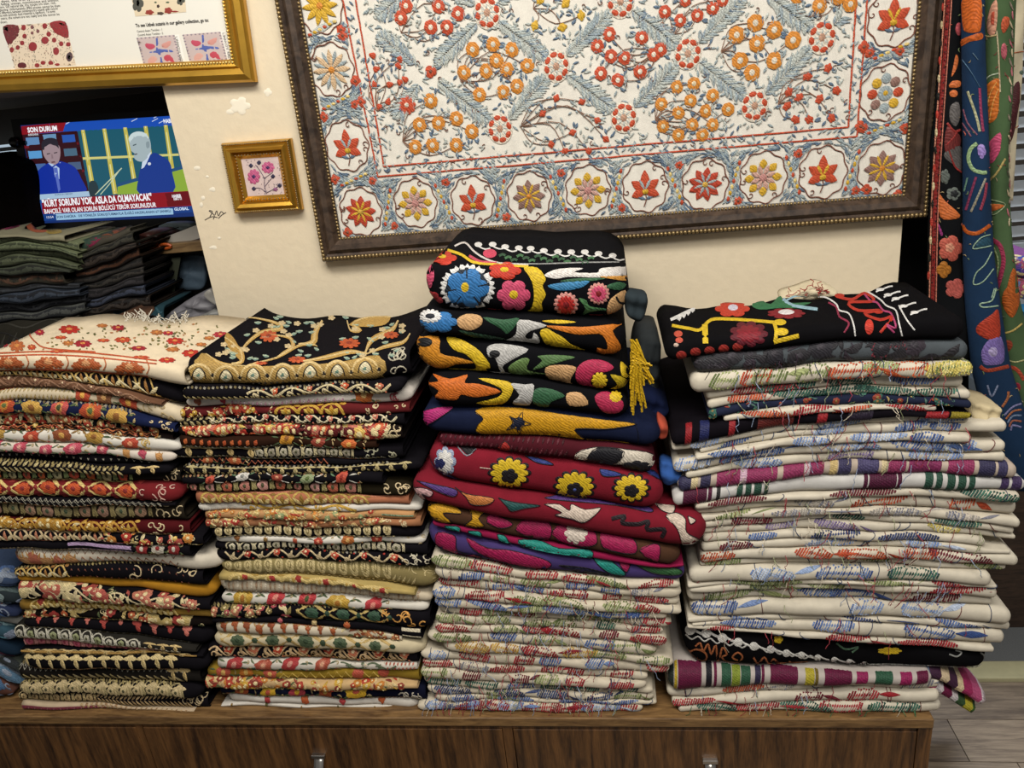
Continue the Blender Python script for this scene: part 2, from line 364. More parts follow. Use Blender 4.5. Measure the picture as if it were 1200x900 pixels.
    def build(self, parent, origin, mat=None, labels=None):
        for key, g in self.G.items():
            name = key if isinstance(key, str) else key[0]
            A_ = np.concatenate(g[0]); A_ = np.clip(A_, .0008, self.s.W-.0008) if hasattr(self.s, 'W') else A_
            V = self.s.pos(A_, np.concatenate(g[1]), np.concatenate(g[2]))
            o = mesh_obj(name, V, g[3], mat or thread_mat(), parent, origin, True, g[4])
            if isinstance(key, str): o['kind'] = 'stuff'

# ================================================================== structure
WALL, PIER_L, PIER_R, TOPZ = 1.48, -.823, .527, .45
m_wall = plain('cream_plaster', '#d3c5aa', .85, 0, 60, .05, .35, dist=.0025)
def prism(poly, y0, y1):
    n = len(poly); V = [(x, y0, z) for x, z in poly]+[(x, y1, z) for x, z in poly]
    F = [tuple(range(n)), tuple(range(2*n-1, n-1, -1))]+[(i, n+i, n+(i+1) % n, (i+1) % n) for i in range(n)]
    return MB().add(V, F)
wall = prism([(PIER_L, 0), (PIER_R, 0), (PIER_R, 2.7), (-2.5, 2.7), (-2.5, 1.668), (PIER_L, 1.668)], WALL, WALL+.09).build('wall_back', m_wall)
tag(wall, kind='structure')
m_dark = plain('dark_brown_paint', '#3a322a', .9, 0, 20, .2)
tag(MB().box((-2.5, 2.5, 0), (-.74, 2.56, 1.7)).build('wall_niche_back', m_dark), kind='structure')
tag(MB().box((-2.56, 1.57, 0), (-2.5, 2.5, 1.7)).build('wall_niche_left', m_dark), kind='structure')
tag(MB().box((-.80, 1.57, 0), (-.74, 2.5, 1.7)).build('wall_niche_right_added', m_dark), kind='structure')  # unseen side wall, added to keep the niche dark
tag(MB().box((-2.5, 1.57, 1.668), (-.74, 2.56, 1.74)).build('ceiling_niche', plain('taupe_paint', '#6b5d4d', .9)), kind='structure')
# floor: laminate boards, threshold, carpet beyond
fl = MB().box((-2.6, -1.5, -.06), (3.0, 1.70, -.004)).build('floor', plain('dark_subfloor', '#3b352f', .9)); tag(fl, kind='structure')
rng = random.Random(3); m_lam = [wood('laminate_board', a, b, (2.2, 26, 26), 3.0, .5) for a, b in (('#6a5c4e', '#9a8a76'), ('#5c5046', '#8d7e6c'), ('#716355', '#a3937f'))]
y = -1.5; k = 0
while y < 1.70:
    y1 = min(y+.128, 1.70); x = -2.6+rng.uniform(-.6, 0)
    while x < 3.0:
        x1 = min(x+1.2, 3.0)
        if not (x1 < .3 or y1 < .6) and x1 > -2.6:
            MB().box((max(x, -2.6), y+.001, -.004), (x1-.002, y1-.001, .0), 0).build('floor_board', m_lam[k % 3], fl)
        x = x1; k += 1
    y = y1
tag(MB().box((PIER_R-.3, 1.70, -.06), (3.0, 1.765, .012), .004).build('trim_1', plain('pale_threshold', '#b9b48f', .5)), kind='structure')
tag(MB().box((PIER_R-.3, 1.765, -.06), (3.0, 4.2, .0)).build('floor_carpet', plain('grey_carpet', '#6f7274', 1, 0, 300, .3, .8)), kind='structure')
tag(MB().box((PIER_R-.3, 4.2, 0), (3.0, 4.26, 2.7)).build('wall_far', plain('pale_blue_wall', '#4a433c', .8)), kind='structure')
tag(MB().box((3.0, 1.4, 0), (3.06, 4.26, 2.7)).build('wall_right', plain('grey_wall', '#a5a29c', .8)), kind='structure')
# paint chips and a pen scribble on the plaster
wf = Flat((0, WALL, 0), (1, 0, 0), (0, 0, 1)); ch = Emb(wf, .0003, .0006)
for i, (x, y, rx, ry, l) in enumerate(((281, 124, 13, 11, 5), (270, 131, 5, 3, 0), (231, 197, 4, 2.5, 0), (249, 222, 4, 3, 3), (238, 232, 2.5, 2.5, 0), (250, 290, 5, 2.5, 3), (236, 240, 2, 3, 0), (257, 279, 2, 1.5, 0), (314, 108, 5, 5, 4), (243, 207, 2, 1.5, 0))):
    ch.part('paint_chip'); ch.disc(x, y, rx, ry, '#e2dac6', l, .2, 20, i)
ch.build(wall, (0, 0, 0), print_mat())
sc = Emb(wf, .0003, .0002); sc.part('pen_scribble')
for pts in ([(240, 258), (248, 254), (255, 255)], [(246, 254), (249, 248), (245, 247), (251, 252), (250, 257)], [(252, 252), (254, 247), (256, 253), (259, 248), (262, 250)], [(256, 256), (260, 252), (265, 249)]):
    sc.line(pts, 1.0, '#3a3430')
sc.build(wall, (0, 0, 0), print_mat())

# ================================================================== low chest of drawers
DF = 1.114
m_top = wood('walnut_top', '#4f3821', '#8a6a42', (2.5, 22, 22), 4.0, .4); m_front = wood('walnut_front', '#2e1c0e', '#6d4a28', (16, 16, 1.6), 3.2, .42)
ch_root = empty('chest_of_drawers', (-.6, DF+.18, 0)); tag(ch_root, 'low brown walnut-effect chest of drawers under the textile stacks', 'cabinet'); org = ch_root.location[:]
XR = .514; zt = TOPZ
MB().box((-1.8, DF, zt-.02), (XR, 1.474, zt), .002).build('top_board', m_top, ch_root, org)
MB().box((XR-.024, DF+.003, 0), (XR, 1.47, zt-.0205), .001).build('side_panel', m_front, ch_root, org)
MB().box((-1.8, DF+.003, 0), (-1.776, 1.47, zt-.0205), .001).build('side_panel', m_front, ch_root, org)
MB().box((-1.776, 1.455, .0), (XR-.024, 1.47, zt-.0205)).build('back_panel', m_front, ch_root, org)
def chx(px): return at(px, 858, DF)[0]
xs = [(-1.77, chx(159)), (chx(167), chx(588)), (chx(601), chx(1076))]
for xa, xb in ((chx(159)+.001, chx(167)-.001), (chx(588)+.0015, chx(601)-.0015)):
    MB().box((xa, DF+.004, 0), (xb, 1.45, zt-.0205)).build('divider', m_front, ch_root, org)
MB().box((-1.776, DF+.006, zt-.030), (XR-.026, DF+.03, zt-.0207)).build('top_rail', m_front, ch_root, org)
MB().box((-1.776, DF+.02, .0), (XR-.026, DF+.04, .05)).build('plinth', m_front, ch_root, org)
chrome = plain('brushed_metal', '#b8b4ae', .28, 1.0, 200, .1, .05)
for i, (xa, xb) in enumerate(xs):
    d = MB().box((xa, DF+.004, .055), (xb, DF+.022, zt-.0312), .0015).build('drawer', m_front, ch_root, org)
    MB().box((xa+.02, DF+.0225, .07), (xb-.02, 1.44, .30)).build('drawer_box', m_front, d, org)
    if i:
        hp = at(374, 884, DF+.004) if i == 1 else at(832, 890, DF+.004); hx, hz = hp[0], hp[2]
        MB().box((hx-.014, DF-.004, hz-.004), (hx+.014, DF+.005, hz+.004), .001).build('handle_plate', chrome, d, org)
        rings = []
        for t in np.linspace(0, 1, 12):
            a = math.pi*t; y = DF+.001-.022*math.sin(a); z = hz-.004-.085*t; w = .0098
            rings.append([(hx-w, y, z), (hx+w, y, z), (hx+w, y+.003, z), (hx-w, y+.003, z)])
        MB().loft(rings).build('handle', chrome, d, org, True)
        MB().box((hx-.014, DF-.004, hz-.094), (hx+.014, DF+.005, hz-.086), .001).build('handle_plate', chrome, d, org)

# ================================================================== framed things
def picture_frame(name, label, c, w, h, rot, prof, mat, beads, bead_mat, backing):
    """c: wall point (x, z) at the frame's centre. prof: (inset, height) pairs from the outer edge inwards"""
    root = empty(name, (c[0], WALL-.002, c[1])); tag(root, label, 'picture'); org = np.array(root.location[:])
    ex = np.array([math.cos(rot), 0, math.sin(rot)]); ey = np.array([-math.sin(rot), 0, math.cos(rot)]); n = np.array([0, -1, 0]); o = org.copy()
    def P(u, v, t): return o+ex*u+ey*v+n*t
    dl = prof[-1][0]; ring0 = [(prof[0][0], 0)]+list(prof)+[(dl, 0)]
    for a, b, l in (((-1, -1), (1, -1), 'rail'), ((1, -1), (1, 1), 'rail'), ((1, 1), (-1, 1), 'rail'), ((-1, 1), (-1, -1), 'rail')):
        rg = [[P(q[0]*(w/2-d), q[1]*(h/2-d), t) for d, t in ring0] for q in (a, b)]
        MB().loft(rg).build('frame_rail', mat, root, org)
    for d, t, r, gap in beads:
        m = MB(); pts = []
        for (a, b, ln) in (((-1, -1), (1, -1), w), ((1, -1), (1, 1), h), ((1, 1), (-1, 1), w), ((-1, 1), (-1, -1), h)):
            k = int((ln-2*d)/gap)
            for i in range(k):
                f = i/k; m.ball(P((a[0]+(b[0]-a[0])*f)*(w/2-d), (a[1]+(b[1]-a[1])*f)*(h/2-d), t), r, 5, 4)
        bt = m.build('bead_trim', bead_mat, root, org, True); bt['kind'] = 'stuff'
    q = [P(sx*(w/2-dl+.004), sy*(h/2-dl+.004), t) for t in (.004, .008) for sx, sy in ((-1, -1), (1, -1), (1, 1), (-1, 1))]
    MB().add(q, BOXF).build(backing[0], backing[1], root, org)
    return root, Flat(P(-w/2+dl, -h/2+dl, .008), ex, ey), org, w-2*dl, h-2*dl
gold = plain('gilt_gold', '#c79a3c', .3, .85, 30, .25, .15); gold2 = plain('pale_gilt', '#d8bd77', .35, .8, 60, .2, .1)
bronze = plain('dull_bronze_gilt', '#8d7852', .4, .7, 60, .3, .1); m_dk = wood('dark_frame_wood', '#241a13', '#4a3a2d', (9, 9, 9), 5, .4)
# --- the large suzani
FW, FH = .383*2*WALL, .905; zb = 1.55-.190*WALL
szr, sf, so, sw, sh = picture_frame('framed_suzani', 'large cream floral embroidery in dark wood frame with gilt beads on wall', (0, zb+FH/2), FW, FH, -.008,
    [(0, .010), (.004, .022), (.012, .024), (.016, .020), (.024, .026), (.034, .024), (.042, .014), (.046, .012)], m_dk, [(.008, .0235, .0042, .0072), (.0435, .0135, .0031, .0064)], bronze, ('linen_ground', cloth_mat('#dad5c9', 500)))
sf.pk = .0006
E = Emb(sf, .0014, .0016, .0005); rng = random.Random(11)
BL, BL2, GR, RD, OR, YE, BR, CR = '#5f7286', '#98a4a6', '#b2b7b0', '#b8492b', '#c9812f', '#c9a02f', '#7a4c3c', '#8a6a60'
def pa(x, y):
    a, s = sf.inv([(x, y)]); return float(a[0]), float(s[0])
MED = [(423, 248, 0), (487, 238, 1), (554, 235, 2), (620, 230, 3), (689, 223, 1), (756, 219, 2), (826, 216, 4), (894, 208, 1), (964, 202, 2), (1033, 197, 3), (375, 7, 5), (389, 82, 6), (407, 171, 2), (1047, 20, 2), (1037, 109, 7)]
medc = []
for x, y, t in MED:
    a, s = pa(x, y); medc.append((a, s)); E.part('medallion'); R = .040; PS = 1.1
    ring = [(a+R*1.02*(1+.05*math.cos(9*q))*math.cos(q), s+R*1.13*(1+.05*math.cos(9*q))*math.sin(q)) for q in np.linspace(0, 2*math.pi, 49)]
    E.stroke(ring, .0022, BR)
    for j in range(4):
        q = rng.uniform(0, 6.3); E.curl(a+R*.86*math.cos(q), s+R*.95*math.sin(q), .006, q, BR, .0016)
    pet = lambda n, r0, ln, w, col, o=0, ly=1: [E.leaf(a+r0*math.cos(q), s+r0*math.sin(q), q, ln*PS, w*PS, col, 0, ly) for q in [o+2*math.pi*i/n for i in range(n)]]
    if t in (0, 4): pet(9, .006, .022, .013, '#b0402a'); pet(8, .003, .017, .006, YE if t == 0 else '#98a0a0', .3, 2); E.blob(a, s, .005, .005, '#cfa545', layer=4)
    elif t == 1:
        pet(8, .016, .015, .013, YE); pet(8, .005, .016, .008, '#c39a8c', .35, 2); E.blob(a, s, .007, .007, '#b9837c', layer=4)
    elif t == 2:
        for q, ln in ((math.pi/2, .03), (math.pi*.8, .025), (math.pi*.2, .025), (math.pi*1.12, .022), (-math.pi*.12, .022)): E.leaf(a, s-.006, q, ln*1.2, .017, RD, 0, 1)
        for q in (math.pi*.35, math.pi*.65): E.leaf(a, s-.006, q, .022, .007, BL2 if x < 800 else YE, 0, 2)
        E.blob(a, s-.008, .006, .005, YE, layer=3); E.stroke([(a, s-.01), (a+.002, s-.022), (a-.003, s-.035)], .002, BR)
        for q in (.9*math.pi, .1*math.pi): E.leaf(a, s-.022, q, .014, .006, BL)
    elif t == 3: pet(8, .004, .024, .014, CR); pet(8, .003, .019, .006, YE, .39, 2); E.blob(a, s, .005, .005, OR, layer=4)
    elif t == 5: pet(10, .004, .026, .010, YE); E.blob(a, s, .006, .006, OR, layer=3)
    elif t == 6: pet(8, .004, .028, .010, '#c9ab86'); pet(8, .012, .02, .006, BL2, .39, 2); E.blob(a, s, .006, .006, OR, layer=3)
    else:
        for i in range(8):
            q = 2*math.pi*i/8; E.blob(a+.021*math.cos(q), s+.024*math.sin(q), .0085, .008, (RD, CR, BL2, YE)[i % 4], 8, layer=1, rot=q)
        E.blob(a, s, .012, .012, BL2, layer=2); E.blob(a, s, .006, .006, YE, layer=3)
# border lines
def lines(pts, col, w, name):
    E.part(name)
    for i in range(len(pts)-1):
        p, q = pa(*pts[i]), pa(*pts[i+1]); n = 30
        E.stroke([(p[0]+(q[0]-p[0])*j/n+rng.uniform(-.0004, .0004), p[1]+(q[1]-p[1])*j/n+rng.uniform(-.0004, .0004)) for j in range(n+1)], w, col)
lines([(402, 0), (443, 207), (1004, 160), (1016, 0)], RD, .003, 'border_line'); lines([(417, 0), (450, 195), (994, 149), (1003, 0)], RD, .003, 'border_line')
E.part('leaf_filling', False)
P0 = [pa(409, 0), pa(446, 201), pa(999, 155), pa(1010, 0)]
for i in range(3):
    p, q = np.array(P0[i]), np.array(P0[i+1]); n = int(np.linalg.norm(q-p)/.008)
    for j in range(n):
        t = (j+.5)/n; c = p+(q-p)*t; ang = math.atan2(*(q-p)[::-1]); E.leaf(c[0]+rng.uniform(-.003, .003), c[1]+rng.uniform(-.004, .004), ang+rng.choice((-.7, .7, 2.4, -2.4)), .010, .004, rng.choice((BL, BL2, BL2)))
# border filling: leaves between the medallions
inn = [pa(402, 0), pa(443, 207), pa(1004, 160), pa(1016, 0)]
def in_border(a, s): return s < inn[1][1]-.004+(inn[2][1]-inn[1][1])*(a-inn[1][0])/(inn[2][0]-inn[1][0]) or a < inn[1][0]+(inn[0][0]-inn[1][0])*(s-inn[1][1])/(inn[0][1]-inn[1][1])-.004 or a > inn[2][0]+(inn[3][0]-inn[2][0])*(s-inn[2][1])/(inn[3][1]-inn[2][1])+.004
n = 0
while n < 2600:
    a, s = rng.uniform(.003, sw-.003), rng.uniform(.003, .44)
    if not in_border(a, s): continue
    d = min(((a-m[0])**2+((s-m[1])/1.1)**2)**.5 for m in medc)
    if d < .046: continue
    n += 1; m = min(medc, key=lambda m: (a-m[0])**2+(s-m[1])**2); tg = math.atan2(s-m[1], a-m[0])+math.pi/2
    E.leaf(a, s, tg+rng.uniform(-.5, .5), rng.uniform(.009, .016), rng.uniform(.003, .0052), rng.choice((BL, BL2, BL2, GR, BL2)) if d > .052 else rng.choice((BL, BL2)))
for i in range(9):      # segmented leaves and red blossoms between medallions
    (a, s), (b, t) = medc[i], medc[i+1]; mx, my = (a+b)/2, (s+t)/2; tl = .5 if i % 2 else -.4
    E.part('banded_leaf')
    E.leaf(mx-.035*math.sin(-tl)*.7-0, my-.034, math.pi/2+tl*.8, .072, .014, GR)
    for j in range(7):
        u = j/6-.5; E.blob(mx-u*.062*math.sin(tl*.8), my+u*.062, .0032, .005, (RD, YE, '#d8c07a')[j % 3], 6, layer=2)
    E.part('blossom', True); E.flower(mx+.008, my+(.036 if i % 2 else -.036), .009, (RD, BR), 5)
for (x, y) in ((378, 35), (394, 122), (415, 212), (1043, 62), (1035, 150)):
    a, s = pa(x, y); E.part('banded_leaf'); E.leaf(a-.03, s-.008, .35 if x < 600 else .2, .062, .013, GR)
    for j in range(6): E.blob(a-.024+j*.0098, s-.006+j*.0034, .0045, .003, (RD, YE, '#d8c07a')[j % 3], 6, layer=2)
    a, s = pa(x+22 if x < 600 else x-24, y); E.part('blossom'); E.flower(a, s, .009, (RD, BR), 5)
for (x, y) in ((402, 42), (417, 95), (423, 119), (380, 137), (393, 210), (1012, 55), (1008, 148), (1054, 60), (1060, 150), (1052, 228), (408, 272), (1015, 222)):
    a, s = pa(x, y); E.part('blossom'); E.flower(a, s, .010, (RD, BR), 4)
# field: feather lattice, rosettes, bouquets
E.part('feather_band', False)
N_ = {k: pa(*v) for k, v in dict(a=(571, 15), b=(652, 78), c=(731, 138), d=(586, 151), e=(727, 2), f=(806, 63), g=(884, 124), h=(963, 44), i=(500, 85), j=(430, 30), k=(455, 150), l=(885, -16), m=(1000, 5), n=(650, -50), o=(806, -60), p=(500, -30)).items()}
for u, v in ('ab', 'bc', 'db', 'be', 'ef', 'fg', 'gh', 'cf', 'fl', 'lh', 'ai', 'id', 'ij', 'ik', 'hm', 'an', 'en', 'eo', 'ap', 'pj'):
    p, q = np.array(N_[u]), np.array(N_[v]); d = q-p; ln = np.linalg.norm(d); d /= ln; nn = np.array([-d[1], d[0]]); p = p+d*.024; ln -= .048; k = int(ln/.0042); an = math.atan2(d[1], d[0])
    for j in range(k):
        c = p+d*ln*(j+.3)/k; wd = .026*math.sin(math.pi*min(1, max(.12, (j+.5)/k)))**.5
        for sg in (1, -1): E.leaf(c[0], c[1], an+sg*rng.uniform(.6, .85), wd*rng.uniform(.8, 1.1), .0048, rng.choice((BL2, BL2, GR, GR, GR, '#8f9ca4')))
for k in 'abcdefgh':
    a, s = N_[k]; E.part('rosette'); E.blob(a, s, .023, .027, '#d9cfbd', 20, layer=0); 
    for i in range(8):
        q = 2*math.pi*i/8+.2; E.blob(a+.0165*math.cos(q), s+.019*math.sin(q), .0072, .0055, RD, 8, layer=1, rot=q+math.pi/2)
    for i in range(8):
        q = 2*math.pi*i/8; E.leaf(a+.004*math.cos(q), s+.004*math.sin(q), q, .011, .005, GR, 0, 2)
    E.blob(a, s, .006, .007, '#b28a72', layer=3)
def spray(x, y, offs, col, cen, R, ringed, stem, fn=0):
    a0, s0 = pa(*stem); E.part('flower_spray')
    for (dx, dy) in offs:
        a, s = pa(x+dx, y+dy); bw = rng.choice((-.22, .22, .3)); mid = ((a+a0)/2-(s-s0)*bw, (s+s0)/2+(a-a0)*bw)
        P = catmull([(a0, s0), mid, (a, s)], False, 4); E.stroke(P, .0013, '#8f6a55')
        if fn: E.blob(a, s, R, R*.8, col, 10, fn, .25, rng.uniform(0, 6), 1)
        else:
            E.blob(a, s, R, R*1.05, col, 16, 7, .08, rng.uniform(0, 1), 1)
            if ringed: E.blob(a, s, R*.5, R*.55, cen, 10, layer=2)
        for j in range(2):
            q = rng.uniform(0, 6.3); E.leaf(a+R*1.1*math.cos(q), s+R*1.1*math.sin(q), q+.5, .011, .0052, rng.choice((BL, BL, BL2)))
spray(580, 83, [(-26, -25), (-2, -31), (20, -25), (-36, 2), (-10, 0), (14, -2), (38, -6), (-18, 28), (10, 25), (26, 18), (2, -12)], OR, '#c9c3b2', .0125, True, (540, 95))
spray(513, 150, [(-21, -4), (1, -6), (22, -11), (-8, -32), (40, 4), (-26, 22), (-6, 20), (22, 20)], OR, '#cfc6b4', .0130, True, (472, 165))
spray(738, 68, [(-24, -28), (14, -24), (-6, 0), (-38, -14), (28, -4), (12, 16), (-14, 26), (-34, 18), (-22, -2), (36, -10)], RD, '#d9cfbd', .0115, True, (770, 60))
spray(891, 51, [(-6, -24), (16, -16), (-28, -10), (-4, 0), (-24, 20), (16, 20), (-10, 34), (38, -4)], OR, '#cfc6b4', .0138, True, (845, 60))
spray(813, 126, [(-20, -24), (0, -28), (22, -14), (-38, -4), (-18, 6), (14, 4), (40, 2), (-36, 22), (-2, 20), (22, 20), (-18, 32), (10, 32), (-4, -8)], OR, '#cdbf9f', .0112, True, (768, 140))
spray(500, 27, [(-30, -6), (5, 5), (24, 5), (37, -11), (-24, -20), (14, -20)], RD, '#d9cfbd', .012, True, (470, 38))
spray(455, 97, [(-18, -32), (-14, -16), (-16, 2), (2, 2), (14, 0), (20, -4), (-10, 28), (0, 22), (14, -28), (12, -20)], RD, RD, .0072, False, (442, 130), 3)
E.part('blossom'); a, s = pa(477, 123); E.flower(a, s, .017, (RD, '#cfc6b4', RD), 9); E.part('blossom'); a, s = pa(505, 84); E.flower(a, s, .011, (RD, BR), 3)
spray(670, 143, [(-18, -28), (12, -24), (-34, -10), (30, -2), (1, 12), (-24, 26), (40, 20), (-8, 34), (20, 34)], RD, RD, .0074, False, (610, 148), 4)
spray(653, 20, [(-20, -20), (10, -16), (28, -2), (-26, 10), (6, 12)], YE, RD, .009, False, (625, 10), 4)
spray(960, 120, [(-36, -12), (-24, -6), (0, -4), (20, -14), (-14, -30), (10, -40), (-28, 20), (-12, 20), (14, 18), (-38, 4)], RD, RD, .0088, False, (912, 122), 5)
spray(809, 10, [(-30, 4), (-12, 14), (8, 8), (26, 0), (-6, -10), (38, -10)], RD, '#d9cfbd', .0105, True, (790, 40))
spray(960, 3, [(-26, -8), (0, 4), (22, -6), (36, 2)], OR, '#cfc6b4', .012, True, (950, 20))
spray(870, -40, [(-26, 8), (0, 14), (22, 8)], RD, '#cfc6b4', .012, True, (880, -20))
E.part('leaf_filling', False); n = 0
while n < 1500:
    a, s = pa(rng.uniform(425, 1000), rng.uniform(-10, 195))
    if in_border(a, s) or s < inn[2][1]+.012: continue
    n += 1; E.leaf(a, s, rng.uniform(0, 6.3), rng.uniform(.006, .013), .0042, rng.choice((BL, BL2, GR, BL2, GR, GR)))
    if n % 14 == 0: E.curl(a, s, .005, rng.uniform(0, 6), BR, .0014)
E.build(szr, so)

# --- gilt frame with the printed poster
pz = Flat((0, WALL, 0), (1, 0, 0), (0, 0, 1)); br = at(303, 96, WALL); bl = at(0, 109, WALL)
rot = math.atan2(br[2]-bl[2], br[0]-bl[0]); PW, PH = .95, .62; ex = np.array([math.cos(rot), math.sin(rot)]); ey = np.array([-ex[1], ex[0]])
cc = np.array([br[0], br[2]])-ex*PW/2+ey*PH/2
por, pf, po, pw, ph_ = picture_frame('framed_poster', 'printed page with textile pictures in wide gilt frame above television', (cc[0], cc[1]), PW, PH, rot,
    [(0, .012), (.004, .02), (.014, .024), (.024, .018), (.028, .022), (.034, .020), (.040, .012)], gold, [(.0345, .0205, .0026, .0058)], gold2, ('paper', plain('white_paper', '#d9d6cb', .6, 0, 8, .04)))
E = Emb(pf, .0004, .0003, .0002); rng = random.Random(5)
c1 = crop(7.5, 0, 0); c2 = crop(7.06, 140, 0)
E.part('printed_picture'); E.shape(c1([(25, 232), (575, 188), (668, 570), (135, 607)]), '#d7c6ae', False); q = 1
for x, y, rx, ry, col in ( (290, 410, 45, 50, '#8a2c30'), (398, 355, 40, 40, '#8f2e34'), (495, 450, 32, 42, '#8f3034'), (610, 502, 32, 48, '#4b3a40'), (610, 502, 22, 36, '#9b3338'), (195, 572, 46, 28, '#5a2228'), (210, 245, 24, 28, '#8a2c30'), (218, 318, 24, 26, '#8a2c30'), (197, 378, 24, 25, '#8a2c30'), (158, 418, 22, 25, '#8a2c30'), (108, 438, 22, 25, '#8a2c30'), (395, 232, 24, 28, '#8a2c30'), (430, 300, 25, 27, '#8a2c30'), (478, 352, 24, 27, '#8a2c30'), (540, 385, 24, 27, '#8a2c30'), (600, 390, 22, 24, '#8a2c30'), (328, 572, 26, 20, '#8a2c30'), (380, 552, 26, 22, '#8a2c30'), (447, 552, 26, 22, '#8a2c30'), (505, 567, 22, 12, '#8a2c30'), (285, 240, 18, 20, '#74484a'), (335, 275, 18, 20, '#74484a'), (285, 290, 16, 18, '#74484a')):
    x, y = c1([(x, y)])[0]; E.disc(x, y, rx/7.5, ry/7.5, col, layer=q)
for pts, col in (([(28, 234), (160, 224), (170, 300), (120, 370), (75, 400)], '#6a2a2e'), ([(28, 234), (95, 229), (100, 290), (50, 310)], '#4a2c2c'), ([(440, 200), (572, 190), (605, 325), (540, 325), (470, 280)], '#8a2c2e'), ([(500, 196), (572, 190), (585, 240), (530, 245)], '#5f2428')): E.shape(c1(pts), col, True, 1, 4)
for i in range(420):
    u, v = rng.random(), rng.random(); x, y = c1([(25+550*u+105*v, 232-44*u+378*v)])[0]
    if not (6 < x < 88 and 27 < y < 80): continue
    E.disc(x, y, .45, .6, rng.choice(('#3a3630', '#4a5040', '#3a3630', '#8a5a4a')), n=5, layer=2)
E.part('printed_picture'); E.shape(c2([(90, -60), (535, -95), (553, 100), (132, 136)]), '#d3c3a6', False)
for x, y, rx, ry, col in ((155, 30, 50, 75, '#4a4a42'), (155, 25, 25, 60, '#7c3028'), (505, 5, 38, 50, '#4a4a42'), (505, 0, 20, 38, '#8a3328'), (250, 100, 40, 24, '#8a3328'), (405, 85, 40, 30, '#8a3328'), (322, 52, 16, 18, '#3a2a26'), (340, 110, 30, 14, '#4a3a30'), (450, 95, 50, 8, '#8a3328'), (300, 20, 14, 10, '#4b5a44'), (400, 20, 20, 10, '#4b5a44')):
    x, y = c2([(x, y)])[0]; E.disc(x, y, rx/7.06, ry/7.06, col, 5, .15, layer=1)
for pic, (dx, dy) in (((0, 0), (0, 0)), ((1, 0), (380, -26))):
    T = lambda pts: c2([(x+dx, y+dy) for x, y in pts]); E.part('printed_picture'); E.shape(T([(142, 312), (455, 288), (512, 520), (205, 552)]), '#b9a8a4', False)
    for pts, col in (([(195, 345), (240, 355), (290, 365), (298, 395), (260, 415), (225, 400), (205, 370)], '#b2455a'), ([(365, 470), (400, 448), (440, 470), (460, 515), (420, 510), (380, 505)], '#b0404f'), ([(345, 370), (390, 345), (435, 335), (415, 385), (375, 405)], '#c28a80'), ([(240, 480), (285, 460), (318, 485), (300, 515), (240, 530)], '#c5968a'), ([(300, 325), (318, 318), (330, 360), (325, 400), (440, 415), (440, 435), (350, 440), (362, 520), (340, 535), (330, 470), (300, 440), (222, 445), (222, 430), (300, 415)], '#4a5a9a')):
        E.shape(T(pts), col, layer=1, spacing=3)
    for i in range(36):
        t = i/36*4; k = int(t); f = t-k; cs = [(150, 318), (450, 296), (503, 512), (212, 542), (150, 318)]; x, y = T([(cs[k][0]+(cs[k+1][0]-cs[k][0])*f, cs[k][1]+(cs[k+1][1]-cs[k][1])*f)])[0]; E.disc(x, y, 1.3, 1.0, '#8b7f86', n=6, layer=1)
    E.part('white_margin'); E.shape(T([(458, 288), (492, 285), (550, 520), (516, 522)]), '#e2ded6', False)
E.line([(75/7.5, 90.3), (455/7.5, 86.5)], .7, '#2b2b2b', smooth=False)
E.build(por, po, print_mat())
def text(body, size, P3, ex3, n3, parent, org, mat, name='lettering', bold=0.0, stretch=1.0, align='LEFT'):
    cu = bpy.data.curves.new('t', 'FONT'); cu.body = body; cu.size = size; cu.offset = bold; cu.align_x = align; cu.resolution_u = 2
    ob = bpy.data.objects.new('t', cu); COL.objects.link(ob); bpy.context.view_layer.update(); me = bpy.data.meshes.new_from_object(ob.evaluated_get(bpy.context.evaluated_depsgraph_get())); bpy.data.objects.remove(ob)
    ex3 = unit(ex3); n3 = unit(n3); ey3 = np.cross(n3, ex3); P3 = np.array(P3)
    V = [P3+ex3*v.co[0]*stretch+ey3*v.co[1]-np.array(org) for v in me.vertices]
    for v, p in zip(me.vertices, V): v.co = p
    me.name = name; me.materials.clear(); me.materials.append(mat); o = bpy.data.objects.new(name, me); COL.objects.link(o); o.parent = parent; return o
ink = plain('black_ink', '#2a2826', .7)
def ptext(s, x, y, size, ang, bold=0.0):
    r = rays([(x, y)])[0]; t = ((pf.o-EYEP)@pf.n)/(r@pf.n); p = EYEP+r*t+pf.n*.0008
    r = rays([ang])[0]; t = ((pf.o-EYEP)@pf.n)/(r@pf.n); e = EYEP+r*t+pf.n*.0008-p; w = np.linalg.norm(e); ob = text(s, size, p, e, pf.n, por, po, ink, 'printed_text', bold); V = np.array([v.co[:] for v in ob.data.vertices])+np.array(po)-p; u = unit(e); V = V+np.outer((V@u)*(w/(V@u).max()-1), u)
    for v, q in zip(ob.data.vertices, V+p-np.array(po)): v.co = q
for i, s in enumerate(('natural dyes, the first syntheses were', 'synthetic fading, uneven, monotonous and without', 'natural colors. On natural silk, the results are clear, rich,', 'glow, and glowing. Unfortunately, JPEG photos cannot be them', 'alive. But the difference between contemporary suzanis with natural', 'dyes and those with synthetic dyed materials is significant. To some', 'suzanis for years, the colors are not really and this cannot be', 'shown.')):
    ptext(s, -14 if i < 7 else 1, 4.2+i*3.3, .0056, (64+(i*5) % 8 if i < 7 else 9, 4.2+i*3.3-(6.4 if i < 7 else .7)))
ptext('To see Uzbek suzanis in our gallery collection, go to:', 159.5, 31.8, .0078, (244.8, 25.2), .0002)
ptext('Central Asian Textiles - 1', 160.8, 38.0, .0052, (190.2, 35.6)); ptext('Central Asian Textiles - 2', 161.8, 42.3, .0052, (191.5, 40.0))
